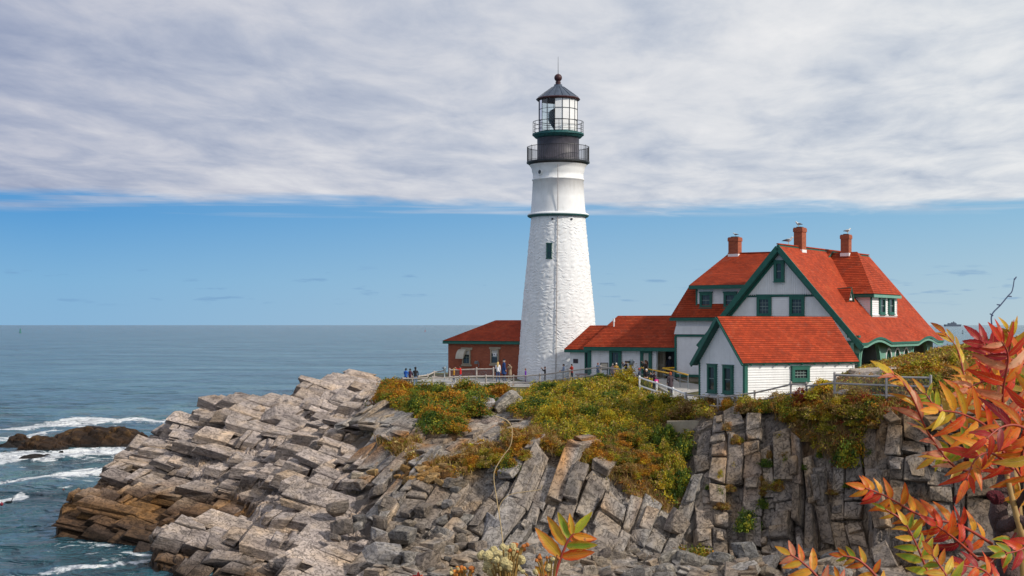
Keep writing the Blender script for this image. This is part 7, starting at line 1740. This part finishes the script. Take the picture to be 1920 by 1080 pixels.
# ------------------------------------------------------------------ sumac close to the view point
LM = {}
def sumac_mat(key, c0, c1, c2):
    """leaflet blade: mid colour, edge colour, blotch colour; UV runs along (x) and across (y) the blade"""
    m = bpy.data.materials.new('sumac_' + key); m.use_nodes = True; t = NT(m.node_tree); b = m.node_tree.nodes['Principled BSDF']; out = m.node_tree.nodes['Material Output']
    uv = t.node('ShaderNodeUVMap', uv_map='UVMap'); s = t.node('ShaderNodeSeparateXYZ', {0: uv.outputs[0]}); x, y = s.outputs[0], s.outputs[1]
    ay = t.math('ABSOLUTE', y); oi = t.node('ShaderNodeObjectInfo'); geo = t.node('ShaderNodeNewGeometry')
    n = t.noise(geo.outputs['Position'], 28, 5, .65)
    edge = t.maprange(t.math('ADD', ay, t.math('MULTIPLY', t.math('SUBTRACT', n, .5), 1.3)), .35, .95, 0, 1, True)
    c = t.mix(edge, col4(c0), col4(c1))
    c = t.mix(t.maprange(t.math('ADD', n, t.math('MULTIPLY', t.math('SUBTRACT', oi.outputs['Random'], .5), .35)), .50, .66, 0, .85), c, col4(c2))
    c = t.mix(t.maprange(t.noise(geo.outputs['Position'], 110, 4, .7), .60, .68, 0, .75), c, (.16, .05, .02, 1))
    tip = t.maprange(x, .72, 1.0, 0, .6); c = t.mix(tip, c, col4(c1))
    rib = t.maprange(ay, 0, .07, 1, 0)
    vein = t.math('ABSOLUTE', t.math('SUBTRACT', t.math('FRACT', t.math('SUBTRACT', t.math('MULTIPLY', x, 11), t.math('MULTIPLY', ay, 2.0))), .5)); vn = t.maprange(vein, 0, .10, 1, 0)
    k = t.math('MAXIMUM', t.math('MULTIPLY', rib, .8), t.math('MULTIPLY', vn, .28)); c = t.mix(k, c, (.72, .45, .16, 1))
    hue = t.node('ShaderNodeHueSaturation', {4: c}); t.set(hue.inputs['Value'], t.maprange(oi.outputs['Random'], 0, 1, .78, 1.12)); c = hue.outputs[0]
    t.l.new(c, b.inputs['Base Color']); b.inputs['Roughness'].default_value = .42; b.inputs['Specular IOR Level'].default_value = .4
    bp = t.node('ShaderNodeBump', {'Height': t.math('ADD', t.math('MULTIPLY', k, -1.0), t.math('MULTIPLY', n, .5)), 'Strength': .6, 'Distance': .004}); t.l.new(bp.outputs[0], b.inputs['Normal'])
    tr = t.node('ShaderNodeBsdfTranslucent', {0: c}); mx = t.node('ShaderNodeMixShader', {0: .38, 1: b.outputs[0], 2: tr.outputs[0]}); t.l.new(mx.outputs[0], out.inputs[0])
    return m
LM['orange'] = sumac_mat('orange', (.78, .24, .02), (.80, .09, .015), (.80, .40, .03))
LM['red'] = sumac_mat('red', (.72, .06, .015), (.66, .02, .02), (.80, .20, .02))
LM['crimson'] = sumac_mat('crimson', (.40, .012, .02), (.28, .008, .03), (.50, .03, .03))
LM['gold'] = sumac_mat('gold', (.70, .40, .03), (.74, .20, .02), (.74, .55, .05))
LM['green'] = sumac_mat('green', (.24, .38, .02), (.62, .30, .02), (.46, .46, .03))
LM['pink'] = sumac_mat('pink', (.74, .28, .14), (.76, .13, .06), (.76, .45, .27))
LM['olive'] = sumac_mat('olive', (.36, .25, .02), (.62, .18, .02), (.50, .32, .04))
M['rachis'] = mat('red_leaf_stalk', (.33, .05, .03), .5, var=.2, vscale=40)
M['bark'] = mat('sumac_bark', (.085, .05, .045), .8, var=.35, vscale=55, bump=.6, bscale=120)
M['stem'] = mat('yellow_stem', (.33, .20, .06), .6, var=.3, vscale=30)
_lf = {}
def leaflet_mesh(fold, curl, twist, wid, key):
    """pointed blade with saw-tooth edge: x = 0..1 along, folded at the rib, drooping at the tip"""
    k = (fold, curl, twist, wid, key)
    if k in _lf: return _lf[k]
    n = 11; v, f, uv = [], [], []; sh = []
    for i in range(n):
        t = i / (n - 1); w_ = wid * (math.sin(PI * t ** .82) ** .75) * (1 - .25 * t) + .002; saw = 1 + (.07 if i % 2 else -.03)
        z = -curl * t * t; a = twist * t
        for y in (-1, -.55, 0, .55, 1):
            yy = y * w_ * (saw if abs(y) == 1 else 1); zz = z + fold * abs(y) * w_ + .06 * w_ * math.sin(t * 19 + y); v.append((t - .06 * curl * t * t, yy * math.cos(a) - zz * math.sin(a) * 0 , zz + yy * math.sin(a))); sh.append((t, y))
    for i in range(n - 1):
        for j in range(4): f.append((i * 5 + j, (i + 1) * 5 + j, (i + 1) * 5 + j + 1, i * 5 + j + 1))
    _lf[k] = mesh_from('leaflet', v, f, [LM[key]], None, True, [[sh[a] for a in q] for q in f]); return _lf[k]
def bez(p, n):
    """smooth curve through points"""
    p = [Vector(q) for q in p]
    if len(p) == 2: return [p[0].lerp(p[1], i / n) for i in range(n + 1)]
    out = []; m = len(p) - 1
    for s in range(n + 1):
        u = s / n * m; i = min(int(u), m - 1); t = u - i; p0, p1, p2, p3 = p[max(i - 1, 0)], p[i], p[i + 1], p[min(i + 2, m)]
        out.append(.5 * ((2 * p1) + (p2 - p0) * t + (2 * p0 - 5 * p1 + 4 * p2 - p3) * t * t + (3 * p1 - p0 - 3 * p2 + p3) * t ** 3))
    return out
rs = random.Random(77)
def compound(par, pts, n, Lpx, keys, wid=.155, ang=55, start=.12, fold=.25, droop=.35, terminal=True, side=(1, -1), roll=0.0, face=None):
    """a feather leaf: rachis through pts (px, py, Y) with n pairs of leaflets"""
    q = bez([P(*p) for p in pts], 24); mb = MB(); rad = [.0028 * (1 - .6 * i / 24) for i in range(25)]; mb.tube(q, rad, 6); lf = mb.build('leaf', M['rachis'], par, True)
    Ym = sum(p[2] for p in pts) / len(pts); L0 = Lpx * Ym / F * .60
    view = Vector(face).normalized() if face else Vector((0, -1, .25)).normalized()
    def put(pos, d, nrm_, L, key):
        d = d.normalized(); z = (nrm_ - d * nrm_.dot(d)).normalized(); y = z.cross(d); o = link('leaflet', leaflet_mesh(round(fold * rs.uniform(.5, 1.5), 1), rs.choice((.1, .3, .5)) * droop / .35, rs.choice((-.4, 0, .4)), wid, key), lf)
        mt = Matrix((( d.x * L, y.x * L, z.x * L, pos.x), (d.y * L, y.y * L, z.y * L, pos.y), (d.z * L, y.z * L, z.z * L, pos.z), (0, 0, 0, 1))); o.matrix_basis = mt
        o.parent = lf; o.matrix_parent_inverse = Matrix.Translation(-Vector(par['_abs'])) if False else Matrix.Identity(4)
    for i in range(n):
        t = start + (1 - start) * (i + .3) / n; k = t * 24; j = min(int(k), 23); pos = q[j].lerp(q[j + 1], k - j); tan = (q[j + 1] - q[j]).normalized()
        nv = (view - tan * view.dot(tan)).normalized(); nv = (Matrix.Rotation(roll + rs.uniform(-.35, .35), 3, tan) @ nv); sd = nv.cross(tan)
        for s in side:
            a = math.radians(ang * rs.uniform(.8, 1.15) * (1 - .25 * t)); d = tan * math.cos(a) + sd * s * math.sin(a) + Vector((0, 0, -.22 * droop)) + nv * rs.uniform(-.15, .25)
            put(pos, d, nv + sd * s * rs.uniform(-.35, .1), L0 * rs.uniform(.85, 1.1) * (.78 + .5 * math.sin(PI * min(t + .08, 1))), rs.choice(keys))
    if terminal:
        tan = (q[24] - q[22]).normalized(); nv = (view - tan * view.dot(tan)).normalized(); put(q[24], tan, nv, L0 * .95, rs.choice(keys))
    return lf
sum_ = empty('sumac_bush', Vector((.98, 2.6, 11.6)), 'tall sumac with orange, red and yellow autumn leaves close at the right edge', 'bush'); sum_['_abs'] = (0, 0, 0); sum_.location = (0, 0, 0)
def stem(pts, r0, r1, m, par=None, nm='branch'):
    q = bez([P(*p) for p in pts], 20); mb = MB(); mb.tube(q, [(r0 + (r1 - r0) * i / 20) * (1 + .08 * math.sin(i * 2.1)) for i in range(21)], 9); return mb.build(nm, M[m], par or sum_, True)
stem([(1905, 1180, 2.5), (1892, 1080, 2.5), (1884, 1010, 2.5), (1872, 965, 2.5), (1878, 925, 2.52), (1888, 890, 2.55), (1880, 860, 2.56)], .020, .0125, 'bark', nm='trunk')
stem([(1874, 985, 2.5), (1892, 985, 2.46), (1910, 975, 2.44), (1932, 990, 2.42)], .012, .010, 'bark')
stem([(1925, 1180, 2.62), (1915, 1060, 2.62), (1908, 960, 2.62), (1898, 870, 2.64), (1884, 780, 2.66), (1872, 700, 2.68)], .012, .006, 'stem', nm='trunk')
stem([(1945, 1080, 2.4), (1916, 1000, 2.42), (1898, 935, 2.46), (1886, 880, 2.5)], .007, .004, 'stem')
stem([(1940, 900, 2.4), (1912, 940, 2.45), (1906, 950, 2.5)], .006, .005, 'bark')
A = sum_
# arching leaves (base to tip)
compound(A, [(1880, 880, 2.55), (1800, 880, 2.5), (1745, 820, 2.46), (1705, 735, 2.44), (1672, 700, 2.42)], 11, 74, ['pink', 'pink', 'orange', 'gold'], wid=.15, ang=30, start=.22, roll=.9)
compound(A, [(1885, 850, 2.6), (1810, 810, 2.6), (1760, 770, 2.58), (1735, 738, 2.58)], 6, 66, ['gold', 'gold', 'olive', 'green'], ang=62, start=.30)
compound(A, [(1885, 850, 2.66), (1840, 770, 2.7), (1812, 715, 2.72), (1795, 655, 2.74), (1772, 625, 2.75)], 7, 62, ['gold', 'orange', 'olive'], ang=26, start=.30, wid=.16, roll=.8)
compound(A, [(1890, 830, 2.45), (1880, 745, 2.4), (1890, 670, 2.36), (1878, 640, 2.34)], 8, 96, ['red', 'orange', 'red', 'pink', 'crimson'], ang=66, start=.06, wid=.15)
compound(A, [(1895, 850, 2.5), (1850, 800, 2.4), (1800, 775, 2.34), (1760, 770, 2.3)], 6, 92, ['orange', 'orange', 'red', 'gold'], ang=58, start=.10, wid=.15)
compound(A, [(1915, 860, 2.4), (1925, 790, 2.3), (1945, 730, 2.25)], 5, 96, ['orange', 'gold', 'red'], ang=70, start=.05)
compound(A, [(1890, 900, 2.5), (1905, 800, 2.7), (1935, 700, 2.8), (1955, 640, 2.85)], 9, 84, ['orange', 'red', 'olive'], ang=70)
compound(A, [(1880, 720, 2.66), (1862, 668, 2.66), (1840, 640, 2.66)], 3, 76, ['crimson', 'red'], ang=45, start=.2, wid=.19)
compound(A, [(1885, 690, 2.66), (1895, 640, 2.64), (1890, 618, 2.62)], 4, 54, ['gold', 'olive', 'gold'], ang=38)
compound(A, [(1900, 880, 2.42), (1860, 850, 2.36), (1830, 860, 2.32), (1812, 900, 2.3)], 6, 88, ['red', 'orange', 'red'], ang=60, start=.1, droop=.8)
compound(A, [(1885, 900, 2.55), (1830, 855, 2.55), (1790, 838, 2.55), (1752, 858, 2.55)], 5, 72, ['gold', 'green', 'pink'], ang=55, start=.25)
compound(A, [(1860, 1020, 2.44), (1800, 985, 2.38), (1730, 968, 2.34), (1660, 930, 2.3), (1622, 915, 2.28)], 12, 62, ['orange', 'orange', 'red'], ang=64, wid=.21, start=.06, droop=.5)
compound(A, [(1835, 1050, 2.4), (1790, 1010, 2.36), (1755, 985, 2.34)], 4, 64, ['crimson', 'red', 'red'], ang=70, wid=.2, droop=.9)
compound(A, [(1760, 1140, 2.2), (1745, 1090, 2.2), (1722, 1030, 2.2), (1700, 985, 2.2)], 8, 62, ['green', 'green', 'green', 'gold'], ang=62, wid=.19, start=.02)
compound(A, [(1712, 1010, 2.22), (1690, 975, 2.24), (1660, 955, 2.24)], 2, 46, ['green', 'gold'], ang=52)
compound(A, [(1800, 1150, 2.16), (1780, 1090, 2.16), (1748, 1040, 2.18)], 6, 60, ['gold', 'orange', 'green'], ang=60, wid=.19)
compound(A, [(1660, 1130, 2.1), (1645, 1085, 2.1), (1610, 1050, 2.1), (1580, 1042, 2.1)], 6, 46, ['gold', 'green', 'orange'], ang=60, wid=.2, start=.05, droop=.6)
compound(A, [(1560, 1150, 2.1), (1538, 1090, 2.1), (1505, 1055, 2.1), (1482, 1040, 2.1)], 5, 58, ['pink', 'orange', 'orange', 'gold'], ang=58, wid=.19, start=.05)
compound(A, [(1600, 1160, 2.14), (1580, 1110, 2.14), (1572, 1085, 2.14)], 3, 44, ['pink', 'orange'], ang=45, wid=.2)
compound(A, [(1905, 1000, 2.44), (1880, 1035, 2.4), (1850, 1060, 2.38)], 3, 52, ['red', 'crimson', 'green'], ang=60, wid=.22)
compound(A, [(1940, 1010, 2.4), (1915, 1030, 2.38), (1885, 1038, 2.36)], 3, 58, ['red', 'green', 'crimson'], ang=55, wid=.22)
compound(A, [(1950, 900, 2.35), (1925, 850, 2.3), (1910, 820, 2.28)], 4, 90, ['orange', 'red', 'olive'], ang=60)
compound(A, [(1950, 1060, 2.5), (1918, 1010, 2.5), (1908, 930, 2.5)], 4, 60, ['gold', 'green', 'orange'], ang=60)
compound(A, [(1935, 780, 2.5), (1890, 730, 2.44), (1850, 715, 2.4), (1815, 728, 2.38)], 6, 84, ['orange', 'red', 'pink', 'orange'], ang=60, wid=.14)
compound(A, [(1945, 700, 2.55), (1915, 680, 2.5), (1880, 672, 2.46), (1850, 680, 2.44)], 5, 76, ['red', 'crimson', 'orange'], ang=58, wid=.14)
compound(A, [(1895, 830, 2.62), (1840, 760, 2.6), (1800, 730, 2.58)], 5, 74, ['orange', 'gold', 'olive'], ang=58, wid=.14, start=.3)
compound(A, [(1950, 830, 2.3), (1915, 800, 2.26), (1880, 800, 2.24), (1850, 822, 2.22)], 5, 86, ['red', 'orange', 'crimson'], ang=62, wid=.14, droop=.6)
compound(A, [(1940, 930, 2.5), (1905, 880, 2.48), (1880, 835, 2.46)], 5, 80, ['red', 'orange', 'red'], ang=66, wid=.14, droop=.6)
compound(A, [(1880, 1110, 2.3), (1845, 1070, 2.28), (1800, 1060, 2.26)], 4, 60, ['crimson', 'red', 'orange'], ang=60, wid=.18)
# small red fruit cone and bud
def cone(px, py, Y, r, nm, c):
    rr = r * Y / F; p = P(px, py, Y); mm = LM.get('fruit') or mat('sumac_fruit', (.16, .008, .02), .7, var=.5, vscale=260, bump=1.0, bscale=300); LM['fruit'] = mm
    mb = MB(); v = []; n, k = 14, 10
    for j in range(k):
        t = j / (k - 1); rad = rr * math.sin(PI * (t * .94 + .03)) ** .8 * (1 - .35 * t); v.append((rad, (t - .5) * rr * 2.4))
    mb.lathe((0, 0, 0), v, n); mb.v = [Vector(q) * (1 + rs.uniform(-.10, .10)) for q in mb.v]; d = Vector(c).normalized(); rot_ = Vector((0, 0, 1)).rotation_difference(d); mb.v = [p + rot_ @ q for q in mb.v]
    mb.build(nm, mm, sum_, False)
cone(1866, 932, 2.46, 16, 'fruit_cone', (-.8, -.2, .35)); cone(1793, 935, 2.36, 7, 'bud', (.3, 0, 1)); cone(1812, 862, 2.36, 7, 'bud', (.1, -.2, 1))
# lone leaf in the middle of the lower edge
s2 = empty('sumac_sprig', (0, 0, 0), 'single sumac leaf with pink, orange and green leaflets at lower centre', 'sprig')
compound(s2, [(1028, 1150, 1.9), (1042, 1075, 1.9), (1062, 1020, 1.9), (1076, 1000, 1.9)], 4, 94, ['orange', 'gold', 'pink', 'green', 'orange'], wid=.17, ang=72, start=.46, droop=.1, fold=.35)
s3 = empty('sumac_sprig', (0, 0, 0), 'pair of orange leaf tips poking up at the bottom left of centre', 'sprig')
compound(s3, [(715, 1180, 1.9), (716, 1130, 1.9), (716, 1112, 1.9)], 1, 52, ['orange'], wid=.16, ang=34, start=.9, terminal=False, droop=0)
s4 = empty('sumac_sprig', (0, 0, 0), 'small cluster of red and pink leaf buds at the bottom edge', 'sprig')
compound(s4, [(790, 1160, 1.9), (786, 1100, 1.9), (785, 1085, 1.9)], 3, 24, ['red', 'pink', 'crimson'], wid=.26, ang=50, start=.5, droop=0)
# ---- everlasting / seed heads
FLW = {'cream': mat('seed_fluff', (.86, .70, .34), .9, var=.2, vscale=220, bump=.8, bscale=400), 'rust': mat('rusty_floret', (.40, .13, .03), .9, var=.4, vscale=200), 'orange': mat('orange_floret', (.55, .20, .03), .9, var=.4, vscale=200)}
def head_mesh(seed):
    rng = np.random.default_rng(seed); bm = bmesh.new(); bmesh.ops.create_icosphere(bm, subdivisions=2, radius=1)
    for v in bm.verts:
        v.co *= rng.uniform(.90, 1.08)
        if v.co.z > .72: v.co.z -= .32
    me = bpy.data.meshes.new('seed_head'); bm.to_mesh(me); bm.free(); return me
HM = {k: [head_mesh(s + 10 * i) for s in range(4)] for i, k in enumerate(FLW)}
for k in HM:
    for me in HM[k]: me.materials.append(FLW[k])
def flowers(label, root, heads, Y):
    e = empty('seed_head_plant', (0, 0, 0), label, 'plant')
    for px, py, r, key in heads:
        yy = Y + rs.uniform(-.05, .05); p = P(px, py, yy); o = link('seed_head', rs.choice(HM[key]), e); s = r * yy / F; o.location = p; o.scale = (s, s, s); o.rotation_euler = (rs.uniform(.4, 1.5), rs.uniform(-.6, .6), rs.uniform(0, 6))
        mb = MB(); q = bez([p, p + Vector(((root[0] - px) * .35 * yy / F, .01, -25 * yy / F)), P(root[0], root[1], Y)], 8); mb.tube(q, .0011, 5); mb.build('stalk', M['stem'], e)
hd = [(942, 1025, 7, 'cream'), (938, 1040, 8, 'cream'), (962, 1025, 8, 'cream')]
for i in range(28): a, r = rs.uniform(0, 2 * PI), rs.random() ** .5; hd.append((938 + 42 * r * math.cos(a), 1052 + 24 * r * math.sin(a), rs.uniform(8, 11.5), 'cream'))
for i in range(10): hd.append((rs.uniform(955, 990), rs.uniform(1020, 1036), rs.uniform(2.5, 4.5), 'rust'))
flowers('cluster of fluffy cream seed heads at the bottom edge below the lighthouse', (950, 1180), hd, 1.9)
hd = [(1028, 1064, 9, 'cream'), (1036, 1048, 5, 'cream'), (1012, 1046, 5, 'rust'), (1004, 1072, 6, 'cream'), (980, 1072, 5, 'cream')] + [(rs.uniform(1005, 1050), rs.uniform(1040, 1052), rs.uniform(2.5, 4), 'rust') for _ in range(9)]
flowers('smaller cluster of cream and rusty seed heads under the single sumac leaf', (1030, 1190), hd, 1.85)
hd = [(rs.uniform(845, 888), rs.uniform(1064, 1082), rs.uniform(3, 5.5), rs.choice(['orange', 'orange', 'rust', 'cream'])) for _ in range(26)]
flowers('cluster of small orange florets at the bottom edge left of the cream heads', (865, 1190), hd, 1.9)
s5 = empty('orange_leaf', (0, 0, 0), 'crumpled orange leaves beside the small cream seed heads at the bottom', 'leaf')
compound(s5, [(1040, 1150, 1.86), (1030, 1090, 1.86), (1022, 1078, 1.86)], 2, 44, ['orange', 'gold'], wid=.3, ang=70, start=.7, droop=.3)
# ---- dry stalk arching over the slabs, and a bare twig
def stalk(pts, r0, r1, label, cat, mt, nm):
    q = bez([P(*p) for p in pts], 60); mb = MB(); mb.tube(q, [r0 + (r1 - r0) * i / 60 for i in range(61)], 6); e = empty(nm, q[0], label, cat); mb.build('stalk', M[mt], e, True); return e
e = stalk([(955, 1150, 2.6), (942, 1010, 2.6), (932, 940, 2.6), (926, 890, 2.6), (940, 860, 2.6), (957, 835, 2.6), (960, 805, 2.6), (950, 788, 2.6), (928, 780, 2.6)], .0010, .0007, 'thin pale dry stalk arching up over the slabs left of centre', 'stalk', 'drystalk', 'dry_stalk')
mb = MB(); mb.tube(bez([P(*p) for p in ((936, 965, 2.6), (938, 945, 2.6), (955, 928, 2.6), (985, 922, 2.6), (1012, 918, 2.6), (1016, 910, 2.6))], 20), .0006, 6); mb.build('side_stalk', M['drystalk'], e, True)
e = stalk([(1862, 700, 5), (1862, 640, 5), (1860, 612, 5), (1860, 590, 5), (1876, 572, 5), (1890, 555, 5), (1898, 545, 5), (1902, 522, 5)], .0030, .0018, 'bare bluish twig reaching above the horizon at the right', 'twig', 'bluetwig', 'bare_twig')
mb = MB()
for a, b in (((1862, 592), (1856, 588)), ((1876, 572), (1869, 571)), ((1890, 555), (1897, 556)), ((1902, 524), (1906, 519))): mb.tube([P(a[0], a[1], 5), P(b[0], b[1], 5)], [.003, .002], 5)
tag(mb.build('spurs', M['bluetwig'], e), kind='stuff')
settle_labels()
